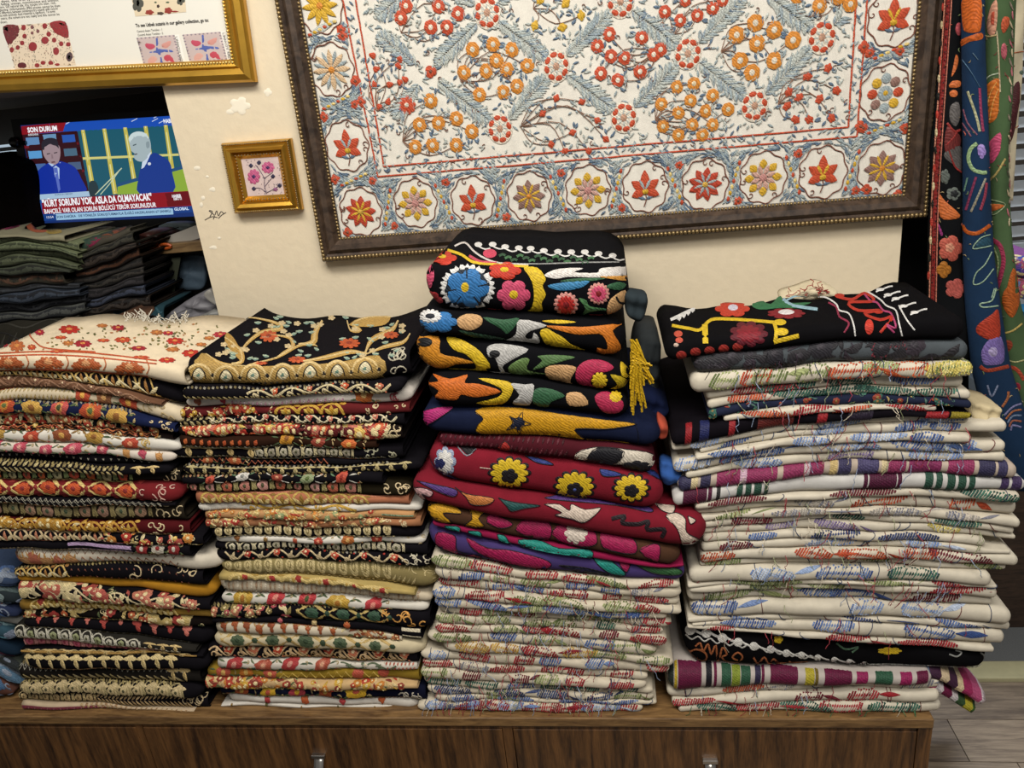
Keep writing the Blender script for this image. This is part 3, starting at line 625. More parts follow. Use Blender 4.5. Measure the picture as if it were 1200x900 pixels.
ptext("UZBEK SUZANNE'S", 214.6, 74.5, .0062, (208.0, 42.5)); ptext("UZBEK SUZANNE'S", 271.4, 71.5, .0062, (263.0, 38))

# --- small gilt frame with a pink flower piece
q = [at(*p, WALL) for p in ((263, 167), (344, 162), (356, 245), (279, 249))]; cx_ = sum(p[0] for p in q)/4; cz_ = sum(p[2] for p in q)/4
w_ = (np.linalg.norm(q[1]-q[0])+np.linalg.norm(q[2]-q[3]))/2; h_ = (np.linalg.norm(q[0]-q[3])+np.linalg.norm(q[1]-q[2]))/2
smr, smf, smo, _, _ = picture_frame('framed_flower_picture', 'small gilt frame holding pink flower embroidery beside the large frame', (cx_, cz_), w_, h_, -.03,
    [(0, .010), (.003, .018), (.007, .016), (.012, .024), (.018, .020), (.021, .010), (.026, .014), (.0315, .008)], gold, [(.0035, .018, .0019, .0042), (.0245, .0135, .0019, .006)], bronze, ('linen_ground', cloth_mat('#cdb9b4', 700)))
E = Emb(smf, .0005, .0008, .0003); T = crop(9, 255, 155); rng = random.Random(2)
for x, y, rx, ry in ((383, 468, 68, 82), (532, 372, 70, 64)):
    E.part('embroidered_flower'); X, Y = T([(x, y)])[0]; E.disc(X, Y, rx/9, ry/9, '#bf5d86', 9, .12, layer=0); E.disc(X, Y, rx/24, ry/28, '#4a2f5c', 4, .2, layer=2)
E.part('embroidered_stem'); E.line(T([(515, 650), (495, 560), (490, 480), (430, 380), (400, 345)]), .8, '#5a4a60'); E.line(T([(490, 490), (530, 460), (585, 420)]), .7, '#5a4a60'); E.line(T([(510, 630), (450, 590), (390, 590)]), .7, '#5a4a60'); E.line(T([(515, 640), (590, 600), (650, 565)]), .7, '#5a4a60'); E.line(T([(500, 570), (540, 520), (585, 470)]), .7, '#5a4a60')
for x, y in ((352, 352), (437, 320), (585, 465), (383, 595), (655, 562)):
    E.part('embroidered_bud'); X, Y = T([(x, y)])[0]; E.disc(X, Y, 2.6, 2.6, '#33304a', 4, .15)
E.part('embroidered_bud'); X, Y = T([(612, 602)])[0]; E.disc(X, Y, 2.8, 2.6, '#8f5a80', 5)
E.part('seed_stitches', False)
for i in range(90):
    x, y = rng.uniform(300, 690), rng.uniform(285, 650); X, Y = T([(x+.0*y, y)])[0]
    if min((x-383)**2+(y-468)**2, (x-532)**2+(y-372)**2) > 95**2 and x > 270+(y-265)*.18+25: E.disc(X, Y, .35, .7, '#5d5260', n=5)
E.build(smr, smo)

# ================================================================== embroidery styles for the folded edges
def span(E, pitch, f0=0.02, f1=.98, ph=0.0):
    W = E.s.W; a = W*f0+pitch*(.5+ph)
    while a < W*f1-pitch*.3: yield a; a += pitch
def st_fleur(E, r, c=('#cdb27a', '#8f7a48'), p=.026, f=(.02, .95), s=.62):
    for a in span(E, p, *f):
        L = E.s.L(a); h = L*.42; E.blob(a, s+.12, p*.26, h*.3, c[0], 8, layer=1)
        for q in (2.6, .54): E.leaf(a, s, q, p*.52, h*.5, c[0], .5 if q > 1 else -.5)
        E.leaf(a, s+.05, -math.pi/2, L*.5, p*.34, c[0], 0, 1); E.leaf(a, s, -math.pi/2, L*.3, p*.14, c[1], 0, 2)
def st_braid(E, r, c=('#b8a878', '#8d7c50'), p=.011, rows=(.3, .72), f=(.0, .93)):
    for j, s in enumerate(rows):
        for i, a in enumerate(span(E, p, *f)):
            L = E.s.L(a); E.leaf(a-p*.35, s-.2, .9 if j % 2 else 2.2, min(L*.46, p*1.9), p*.62, c[(i+j) % len(c)])
def st_oval(E, r, c=('#cbb98a', '#7d6c42'), p=.0165, f=(.02, .88)):
    for a in span(E, p, *f):
        L = E.s.L(a); E.blob(a, .55, p*.4, L*.36, c[0], 12); E.blob(a, .55, p*.24, L*.24, c[1], 10, layer=1); E.blob(a, .55, p*.13, L*.15, c[0], 8, layer=2)
        E.blob(a, .05, p*.3, L*.09, c[0], 6); E.blob(a+p/2, .08, p*.16, L*.07, c[0], 6); E.blob(a+p/2, 1.0, p*.22, L*.08, c[0], 6)
def st_scallop(E, r, c=('#c9a860', '#a0713a', '#e0cfa0'), p=.028, f=(.0, .9)):
    for a in span(E, p, *f):
        L = E.s.L(a); P = [(a+p*.48*math.cos(t), .12+.7*math.sin(t)) for t in np.linspace(0, math.pi, 9)]; E.stroke(P, p*.13, c[0])
        for q in (.7, 1.57, 2.44): E.leaf(a, .12, q, L*.55, p*.22, c[1 if q == 1.57 else 2], 0, 1)
        E.blob(a+p/2, .8, p*.16, L*.12, c[1], 7)
def st_flowers(E, r, c=(('#a83226', '#d9a24a'),), p=.042, f=(.03, .9), R=.5, fill='#b09a6c', leaf=('#4b5a3a',), asp=1.25, n=7):
    for i, a in enumerate(span(E, p, *f, ph=r.uniform(-.2, .2))):
        L = E.s.L(a); cc = c[i % len(c)]; k = min(L*R, p*.46/asp); E.curl(a+p*.5, .75, L*.14, r.uniform(0, 6), fill, .002); E.leaf(a+p*.5, .3, r.uniform(0, 6), L*.3, L*.12, fill, .5); E.blob(a+p*.46, .1, L*.08, L*.08, cc[0], 7); E.flower(a+r.uniform(-.05, .05)*p, .5+r.uniform(-.1, .1), k, cc, n, r.uniform(0, 1), asp)
        for q in (.4, 2.7, -.6, 3.7): E.leaf(a+k*asp*.9*math.cos(q), .5+.3*math.sin(q), q, p*.24, L*.15, r.choice(leaf), r.uniform(-.4, .4))
def st_dense(E, r, c=('#a83226', '#c8823a', '#d9b560', '#b9574a'), cen='#e3cf9a', n=46, leaf=('#5b6440', '#c9b070'), f=(.0, .93), R=(.16, .34), out='#d9c898'):
    for i in range(int(n*1.9)):
        a = E.s.W*r.uniform(*f); L = E.s.L(a); s = r.uniform(.0, 1.0); k = L*r.uniform(*R); col = r.choice(c); t = r.random()
        if t < .45: E.flower(a, s, k, (col, cen), r.choice((5, 6, 7)), r.uniform(0, 1), r.uniform(1, 1.5))
        elif t < .75: E.leaf(a, s, r.uniform(0, 6.3), k*2.2, k*.9, out, .6); E.leaf(a, s, r.uniform(0, 6.3), k*2, k*.8, col, .6, 1)
        else: E.leaf(a, s, r.uniform(0, 6.3), k*1.8, k*.7, r.choice(leaf), .5); E.curl(a+k, s, k*.7, r.uniform(0, 6), out, k*.22)
def st_scroll(E, r, c='#cdb488', fl=('#a83a2e', '#c0694e'), p=.045, f=(.0, .95)):
    W = E.s.W; A = np.linspace(W*f[0]+.002, W*f[1], int(W/.004)); E.stroke([(a, .5+.26*math.sin(a*2*math.pi/p)) for a in A], .0035, c)
    for i, a in enumerate(span(E, p/2, *f)):
        L = E.s.L(a); up = 1 if i % 2 else -1; E.curl(a, .5+.16*up, L*.2, r.uniform(0, 6), c, .0026, up, 1)
        if i % 2: E.flower(a+p*.1, .5+.1*up, L*.24, (fl[(i//2) % len(fl)], '#e0c8a0'), 4, r.uniform(0, 1), 1.3)
        E.leaf(a, .5, up*1.0, L*.42, L*.18, c, .5); E.leaf(a+p*.12, .5-.2*up, 2.2*up, L*.34, L*.16, c, .5); E.blob(a+p*.25, .5-.3*up, L*.09, L*.09, fl[i % len(fl)], 7)
def st_diamond(E, r, c=('#d8bd78', '#c0532c', '#8a2f2a'), p=.05, f=(.0, .78)):
    for i, a in enumerate(span(E, p, *f)):
        L = E.s.L(a)
        for sg in (1, -1):
            for sx in (1, -1): E.stroke([(a+sx*p/2, .5), (a+sx*p/4, .5+sg*.27), (a, .5+sg*.54)], L*.17, c[0])
        E.flower(a, .5, L*.3, (c[1], c[2]), 8, 0, 1.3); E.blob(a+p/2, .5, p*.09, L*.14, c[2], 6, layer=1); E.blob(a+p/2, 1.0, p*.14, L*.16, c[2], 6); E.blob(a+p/2, .02, p*.14, L*.16, c[2], 6)
def st_zig(E, r, c='#9b9480', rows=((.5, .3),), p=.012, w=.0018, f=(.0, .95)):
    for s, h in rows:
        W = E.s.W; n = int(W*(f[1]-f[0])/p*2); E.stroke([(W*f[0]+p/2*i, s+(h/2 if i % 2 else -h/2)) for i in range(n)], w, c)
def st_line(E, r, c='#b5502a', s=.5, w=.002, f=(.0, .97), amp=0.0):
    W = E.s.W; E.stroke([(W*f[0]+W*(f[1]-f[0])*i/30, s+amp*math.sin(i*.6)) for i in range(31)], w, c)
def st_sprig(E, r, c=('#a83a2a', '#d8a45a'), p=.045, f=(.05, .93), lf='#b58a50', s=.5, R=.3):
    for i, a in enumerate(span(E, p, *f, ph=r.uniform(-.2, .2))):
        L = E.s.L(a); k = c[i % len(c)]; t = s+r.uniform(-.12, .12); E.blob(a, t, L*R, L*R, k, 16, 4, .22, r.uniform(0, 1), 1); E.leaf(a, t+.1, 1.57, L*.3, L*.1, lf)
        E.blob(a, t-.26, L*.1, L*.14, k, 7); E.leaf(a, t, .3, L*.4, L*.1, lf, .5); E.leaf(a, t, 2.8, L*.4, L*.1, lf, -.5)
def st_rib(E, r, c=('#c9b48e', '#b39c74'), p=.0075, f=(.0, .96), rows=(.28, .75)):
    for j, s in enumerate(rows):
        for i, a in enumerate(span(E, p, *f)):
            L = E.s.L(a); E.leaf(a, s-.18, 1.0 if j % 2 == 0 else 1.35, L*.38, p*.5, c[i % len(c)])
def st_rosette(E, r, c=('#b98a80', '#c98f86', '#a8604e'), o='#8a7c54', p=.031, f=(.0, .85), cen='#4b4a30'):
    for i, a in enumerate(span(E, p, *f)):
        L = E.s.L(a); E.stroke([(a+p*.44*math.cos(t), .5+.46*math.sin(t)) for t in np.linspace(-.5, 3.6, 10)], p*.11, o)
        E.flower(a, .46, min(L*.3, p*.3), (c[i % len(c)], cen), 5, r.uniform(0, 1), 1.1); E.leaf(a+p*.5, .2, 1.57, L*.6, p*.15, o)
def st_blocks(E, r, items):
    for (f0, f1, s0, s1, col) in items:
        W = E.s.W; a0, a1 = W*f0, W*f1; sm = (s0+s1)/2; A = np.linspace(a0, a1, 14); L = E.s.L((a0+a1)/2); E.stroke([(a, sm) for a in A], (s1-s0)*L, col)
def st_end(E, r, c='#cdb890', f=(.88, .995), n=7):
    for i in range(n):
        a = E.s.W*r.uniform(*f); L = E.s.L(a); E.curl(a, r.uniform(.1, .9), L*r.uniform(.16, .3), r.uniform(0, 6), c, .0022, r.choice((1, -1)))
def st_ikat(E, r, bands):
    W = E.s.W
    for f0, f1, col in bands:
        n = max(2, int((f1-f0)*W/.0035))
        for i in range(n):
            a = W*(f0+(f1-f0)*(i+.5)/n); j = r.uniform(-.06, .0); E.stroke([(min(max(a+.004*(s-.5), .001), W-.001), s+j) for s in np.linspace(-.34, 1.12, 9)], (f1-f0)*W/n*1.25, col)
def st_cotton(E, r, pal=('red', 'blue', 'green'), n=5, stems=5, f=(.02, .98), stemc='#3f4a63', big=1.0):
    D = dict(red=('#9a2029', '#821a24', '#a8343a'), blue=('#51699a', '#7186b0', '#384e84'), lblue=('#8fa2c4', '#b4c0d4', '#6f86b4'), green=('#7f8a58', '#9aa26c', '#63703f'), teal=('#2f5c50', '#3e6b5a', '#27483f'), gold=('#b58a3a', '#c4a052'), orange=('#b0482a', '#c25a34', '#9c3a22'), maroon=('#5e1a26', '#702230'), grey=('#9a948c', '#80808a', '#b5aca2'), yellow=('#cfc06a', '#d8cc86', '#bfae58'), violet=('#7a6a90', '#94849f'), navy=('#2f3a5c', '#3f4c74'))
    W = E.s.W
    for i in range(n):
        a = W*(f[0]+(f[1]-f[0])*(i+r.uniform(.15, .85))/n); L = E.s.L(a); c = D[r.choice(pal)]; rx = r.uniform(.015, .040)*big; E.hatch(r, a, r.uniform(.4, .62), rx, L*r.uniform(.36, .55), r.choice((0, 0, .15, -.15)), c, .0041, .0031)
        if r.random() < .35: E.leaf(a+rx, .5, r.uniform(-.5, .5), rx*1.3, L*.3, r.choice(c))
    for i in range(stems):
        a = W*r.uniform(.03, .97); d = r.uniform(-.02, .02); E.stroke([(min(max(a+d*math.sin(t*2), .001), W-.001), -.1+1.15*t) for t in np.linspace(0, 1, 8)], .0013, r.choice((stemc, '#6b3030', stemc)))
ST = dict(fleur=st_fleur, braid=st_braid, oval=st_oval, scallop=st_scallop, flowers=st_flowers, dense=st_dense, scroll=st_scroll, diamond=st_diamond, zig=st_zig, line=st_line, sprig=st_sprig, rib=st_rib, rosette=st_rosette, blocks=st_blocks, end=st_end, ikat=st_ikat, cotton=st_cotton)

# ================================================================== folded textiles
def fold_body(F, name, mat):
    nx = max(14, int(F.W/.013)); W = F.W
    A = np.linspace(0, W, nx)
    if F.ends == 'round':
        e = float(np.mean(F.T(np.array([0, W]))))*F.er; A = np.unique(np.concatenate([[0, e*.06, e*.2, e*.45, e*.8], np.linspace(e, W-e, nx-8), [W-e*.8, W-e*.45, W-e*.2, W-e*.06, W]]))
    nx = len(A); Lm = float(np.mean([F.L(a) for a in np.linspace(0, W, 5)])); dl = F.depth/Lm
    S = np.concatenate([[-35/145-dl*.98, -35/145-dl*.5, -35/145-dl*.12], np.linspace(-35/145, 1, 13), [1+dl*.06, 1+dl*.2, 1+dl*.45, 1+dl*.7, 1+dl*.98]]); ns = len(S)
    AA, SS = np.meshgrid(A, S, indexing='ij'); Tm = float(np.min(F.T(np.linspace(0, W, 12)))); V = []; Fc = []
    def layer(o_out, o_in, inset):
        b = len(V); aa = AA.ravel()*(1-2*inset/W)+inset
        for o in (o_out, o_in): V.extend(F.pos(aa, SS.ravel(), np.full(aa.size, o)).tolist())
        m = nx*ns
        for i in range(nx-1):
            for j in range(ns-1):
                p = b+i*ns+j; Fc.append((p, p+ns, p+ns+1, p+1)); p += m; Fc.append((p, p+1, p+ns+1, p+ns))
        for i in range(nx-1):
            p = b+i*ns; Fc.append((p, p+m, p+m+ns, p+ns)); p += ns-1; Fc.append((p, p+ns, p+m+ns, p+m))
        for j in range(ns-1):
            p = b+j; Fc.append((p, p+1, p+m+1, p+m)); p = b+(nx-1)*ns+j; Fc.append((p, p+m, p+m+1, p+1))
    if F.ends == 'round':
        V.extend(F.pos(AA.ravel(), SS.ravel(), np.zeros(AA.size)).tolist())
        for i in range(nx-1):
            for j in range(ns-1): p = i*ns+j; Fc.append((p, p+ns, p+ns+1, p+1))
            p = i*ns; Fc.append((p, p+ns-1, p+ns+ns-1, p+ns))
        Fc.append(tuple(range(ns))); Fc.append(tuple((nx-1)*ns+j for j in range(ns-1, -1, -1)))
    else:
        ts = min(.0042, Tm*.19); layer(0, -ts, 0)
        if Tm > .009: layer(-ts*1.3, -ts*2.25, .003)
    V = np.array(V); c = V.min(0)+(V.max(0)-V.min(0))/2; org = (c[0], c[1], V[:, 2].min()); return mesh_obj(name, V, Fc, mat, None, org, True), org
ORD = 'top|second|third|fourth|fifth|sixth|seventh|eighth|ninth|tenth|eleventh|twelfth|thirteenth|fourteenth|fifteenth|sixteenth|seventeenth|eighteenth|nineteenth|twentieth|twenty-first|twenty-second|twenty-third|twenty-fourth|twenty-fifth|twenty-sixth|twenty-seventh|twenty-eighth|twenty-ninth|thirtieth|thirty-first|thirty-second|thirty-third|thirty-fourth|thirty-fifth|thirty-sixth|thirty-seventh|thirty-eighth|thirty-ninth'.split('|')
class Stack:
    def __init__(self, name, group, Y, depth, seed, ends='open', yj=.005, am=.0011, lace=False):
        self.am, self.lace, self.er = am, lace, .9
        self.n, self.g, self.Y, self.depth, self.seed, self.ends, self.yj, self.E, self.out = name, group, Y, depth, seed, ends, yj, [], []
    def rows(self, scale, ox, oy, xs, entries):
        for e in entries:
            tops, xl, xr, base, styles, desc = e[:6]; o = e[6] if len(e) > 6 else {}
            pts = [at(ox+x/scale, oy+y/scale, self.Y+.005) for x, y in zip(xs, tops)]; ym = oy+tops[1]/scale+7
            yl, yr = (oy+tops[0]/scale+7, oy+tops[2]/scale+7)
            self.E.append(dict(pts=pts, x0=at(ox+xl/scale, yl, self.Y)[0], x1=at(ox+xr/scale, yr, self.Y)[0], base=base, st=styles, desc=desc, **o))
    def curve(self, pts, k):
        r = random.Random(self.seed*97+k); ph = [r.uniform(0, 6.3) for _ in range(3)]; X = np.array([p[0] for p in pts]); Z = np.array([p[2] for p in pts]); q = np.polyfit(X, Z, 2); lo, hi = X[0]-.03, X[-1]+.03; am = self.am
        return lambda x: np.polyval(q, np.clip(x, lo, hi))+am*(np.sin(np.asarray(x)*31+ph[0])+.6*np.sin(np.asarray(x)*67+ph[1]))
    def build(self, floor_z):
        C = [self.curve(e['pts'], i) for i, e in enumerate(self.E)]
        X = np.linspace(min(e['x0'] for e in self.E)-.05, max(e['x1'] for e in self.E)+.05, 500); Z = [c(X) for c in C]
        for i in range(len(C)-2, -1, -1): Z[i] = np.maximum(Z[i], Z[i+1]+.0055)
        C = [(lambda z: (lambda x: np.interp(x, X, z)))(z) for z in Z]
        r = random.Random(self.seed)
        for i, e in enumerate(self.E):
            zt = C[i]; lower = C[i+1:i+1+e.get('skip', 0)+1]
            if 'bot' in e: b = self.curve(e['bot'], 200+i); zb = b
            elif i+1 < len(C): cb = C[i+1+e.get('skip', 0)]; zb = (lambda c: (lambda x: c(x)+.0007))(cb)
            elif callable(floor_z): zb = lambda x: floor_z(x)+.0007
            else: zb = lambda x: floor_z+.0006+0*np.asarray(x)
            y0 = self.Y+r.uniform(-self.yj, self.yj)+e.get('dy', 0)
            F = Fold(e['x0'], e['x1'], zt, zb, y0, e.get('depth', self.depth*r.uniform(.93, 1.0)), e.get('ends', self.ends), e.get('tilt', 0.0), self.seed*50+i, e.get('wave', .004), e.get('er', self.er)); F.top = e.get('istop', False)
            o, org = fold_body(F, 'folded_textile', cloth_mat(e['base'])); pos = 'on top of' if i == 0 else ORD[i]+' from top in'
            tag(o, '%s, %s %s' % (e['desc'], pos, self.n), 'textile', self.g)
            E = Emb(F); rr = random.Random(self.seed*131+i)
            for st in e['st']:
                if callable(st): st(E, rr)
                else:
                    kw = dict(st[1]) if len(st) > 1 else {}; ST[st[0]](E, rr, **kw)
            if self.lace and i and sum(lin(e['base'])) < .12 and rr.random() < .75: st_braid(E, rr, (rr.choice(('#a3925f', '#9c8a6a', '#8f8a7c', '#a87a58')), '#6b5f40'), .0075, (rr.choice((.02, .98)),), (.0, rr.uniform(.7, .97)))
            E.build(o, org); e['F'], e['o'], e['org'], e['zt'] = F, o, org, zt
            if e.get('threads'):
                m = MB(); cols = []; tr = random.Random(i*7+self.seed)
                for _ in range(e['threads']):
                    a = F.W*tr.uniform(.05, .9); s0 = tr.uniform(.2, .8); p = F.pos(np.array([a]), np.array([s0]), np.array([.001]))[0]; ln = tr.uniform(.008, .045); yy = min(p[1], y0-.005); pts = [p]; x, z = p[0], p[2]
                    dx = tr.uniform(-.6, .35)
                    for k in range(5):
                        z -= ln/5*tr.uniform(.5, 1.2); x += ln/5*(dx+tr.uniform(-.6, .6)); pts.append((x, yy-.002-.003*tr.random(), z))
                    f0 = len(m.F); m.tube(pts, .00065, 3, False); c = lin(tr.choice(e.get('tcol', ('#a8404a', '#8f9db5', '#9aa07a', '#c9bda8', '#8e2f38')))); cols += [c]*(len(m.F)-f0)
                t = mesh_obj('loose_threads', m.V, m.F, thread_mat(), o, org, False, cols); t['kind'] = 'stuff'
K, NV, WH, CM, GD, OL = '#141216', '#1a2140', '#d9d3c6', '#d8c8a2', '#c19a4e', '#93835a'
RDc, DRc, RUc, ORc, PKc, SLc = '#a03026', '#701824', '#a04a28', '#bf622a', '#c5677a', '#b9b3a4'
def pal(*c): return dict(c=c)
xs = (20, 400, 740)
S1 = Stack('cream-topped left stack', 'left stack of folded embroidered textiles', 1.135, .32, 1, yj=.008, am=.0017, lace=True)
def top_c1(E, r):
    T = crop(3.75, 0, 370); E.part('border_line', False)
    for pts in ([(0, 178), (200, 172), (400, 182), (690, 212)], [(0, 165), (215, 158), (420, 166), (690, 198)], [(125, 80), (160, 120), (215, 145), (420, 160)]): E.line(T(pts), 1.6, '#b5502c')
    E.line(T([(0, 242), (200, 236), (400, 245), (650, 268)]), 2.2, '#b5502c')
    for x, y in ((40, 206), (215, 206), (380, 213), (570, 228), (-120, 205)):
        E.part('embroidered_flower'); X, Y = T([(x, y)])[0]
        for dx, dy, rx in ((-11, 2, 7), (11, 2, 7), (-5, -2, 7), (5, -2, 7), (0, 3, 8)): E.disc(X+dx, Y+dy, rx, 5, '#a8562c', 6, .2)
        E.disc(X, Y-1, 6, 4, '#c98f60', 7, .2, layer=2); E.line([(X+20, Y-8), (X+23, Y), (X+20, Y+7)], 1.5, '#b5653a')
    for x, y, rx, ry, c in ((305, 62, 48, 20, '#b22f24'), (365, 125, 40, 16, '#9c2430'), (520, 55, 32, 14, '#9c2430'), (540, 108, 38, 13, '#b8482c'), (770, 113, 40, 16, '#b22f24'), (840, 167, 42, 18, '#b22f24'), (735, 197, 38, 12, '#b22f24'), (75, 135, 36, 26, '#b5653a'), (970, 85, 34, 14, '#a82838'), (610, 145, 36, 10, '#9c2430'), (268, 97, 28, 8, '#b8482c'), (300, 122, 26, 12, '#b06a38'), (690, 75, 30, 12, '#b06a38'), (740, 78, 26, 10, '#a82838'), (450, 45, 26, 9, '#b06a38'), (760, 150, 32, 11, '#b06a38'), (175, 75, 22, 14, '#a82838'), (140, 140, 20, 13, '#b8482c'), (250, 160, 36, 6, '#b8482c'), (20, 130, 16, 10, '#9c2430'), (455, 110, 30, 8, '#b8482c'), (620, 185, 40, 7, '#b8482c'), (885, 128, 26, 9, '#b06a38'), (920, 100, 26, 9, '#b06a38')):
        E.part('embroidered_flower'); X, Y = T([(x, y)])[0]; E.disc(X, Y, rx/3.75, ry/3.75, c, 8, .22, layer=1); E.disc(X, Y, rx/11, ry/11, '#d08a4a', layer=3)
    E.part('embroidered_leaves', False)
    for i in range(150):
        x, y = r.uniform(120, 960), r.uniform(36, 150); 
        if x < 300 and y < 150-(x-120)*.5: continue
        X, Y = T([(x, y)])[0]; q = r.uniform(0, 6.3); E.line([(X, Y), (X+4*math.cos(q), Y+1.8*math.sin(q))], 2.0, r.choice(('#6b6a38', '#8a7a48', '#b07a50', '#5a5c34')), taper=1, smooth=False)
S1.rows(3.75, 0, 370, xs, [
    ((168, 178, 212), -60, 812, '#d8c8ab', [top_c1], 'cream cloth with red and orange flowers', dict(istop=True, ends='open', tilt=.02, depth=.225)),
    ((240, 247, 290), -60, 806, K, [('scallop', dict(f=(.0, .86), p=.027)), ('line', dict(c='#b08a48', s=.12, f=(0, .86)))], 'black cloth with gold scalloped border', dict(ends='round')),
    ((268, 300, 392), -60, 720, '#6b4a35', [('scroll', dict(c='#8f6a50', fl=('#7c5640',), p=.05))], 'brown cloth with tonal swirls'),
    ((326, 335, 402), -60, 790, '#d2c2a4', [('rib', dict(f=(0, .45), c=('#b8a678', '#a8905c'))), ('flowers', dict(f=(.45, .8), c=(('#b0482f', '#d9a24a'), ('#8a5a3a', '#c99a60')), p=.04)), ('line', dict(s=.95, c='#a04030', f=(0, .9))), ('end', dict(c='#b09a70', f=(.82, .97)))], 'white cloth rolled at right end'),
    ((376, 388, 458), -60, 775, NV, [('flowers', dict(c=(('#b04a2c', '#5b6a3a', '#c9823a'), ('#c49a4a', '#8a5a2a'), ('#b8504a', '#3f4a2c', '#c98a50')), p=.052, R=.46, asp=1.5)), ('end', {})], 'navy cloth with gold and coral flowers'),
    ((428, 448, 498), -60, 770, K, [('dense', dict(n=60, c=('#b0482f', '#c0764a', '#b98a50', '#a83226')))], 'black cloth with dense russet flowers'),
    ((482, 490, 522), -60, 760, '#231a18', [('zig', dict(c='#b0643a', rows=((.35, .5), (.75, .4)), p=.02, w=.003)), ('dense', dict(n=24))], 'dark cloth with thin orange zigzag edge'),
    ((502, 512, 545), -60, 795, WH, [('flowers', dict(c=(('#b08a40', '#8a5a2a'), ('#b0452f', '#d9906a'), ('#8a4a2a', '#c99a50')), p=.062, R=.4, asp=1.5, leaf=('#4b5a3a', '#8a6a3a'), f=(0, .82))), ('end', dict(c='#c9a860', f=(.8, .9), n=3))], 'white cloth with red and gold flowers', dict(ends='round')),
    ((550, 567, 592), -60, 770, '#d5c9ba', [('flowers', dict(c=(('#b84a5a', '#d9a090', '#c9707a'),), p=.052, R=.45, asp=1.6, f=(0, .72))), ('sprig', dict(c=('#c08a50', '#b0485a'), f=(.72, .95), p=.03))], 'white cloth with pink lotus flowers', dict(ends='round')),
    ((599, 607, 648), -60, 745, K, [('zig', dict(c='#8f8a7c', rows=((.6, .5),), p=.014))], 'black cloth with grey zigzag stitching'),
    ((627, 648, 655), -60, 755, K, [('braid', dict(rows=(.25, .7), f=(0, .8))), ('fleur', dict(f=(.8, .95)))], 'black cloth with olive braid border', dict(ends='round')),
    ((682, 682, 695), -60, 780, '#1d1a16', [('rosette', dict(c=('#b8582c', '#a8a27a', '#b04a34'), o='#7d8a58', f=(0, .8))), ('end', {})], 'black cloth with orange and green roundels'),
    ((724, 732, 742), -60, 795, '#6e1a1e', [('diamond', dict(f=(0, .79))), ('end', dict(c='#c9a090', f=(.8, .98)))], 'red cloth with cream and orange diamonds', dict(ends='round')),
    ((787, 797, 812), -60, 780, K, [('zig', dict(c='#9c9786', rows=((.4, .5), (.7, .4)), p=.012))], 'black cloth with thin grey braid'),
    ((817, 822, 822), -60, 800, '#2a241c', [('rosette', dict(c=('#8a6a58', '#7d7350', '#96765e'), o='#7d7048', cen='#3d4a34', p=.036)), ('end', {})], 'dark cloth with olive and mauve roundels'),
])
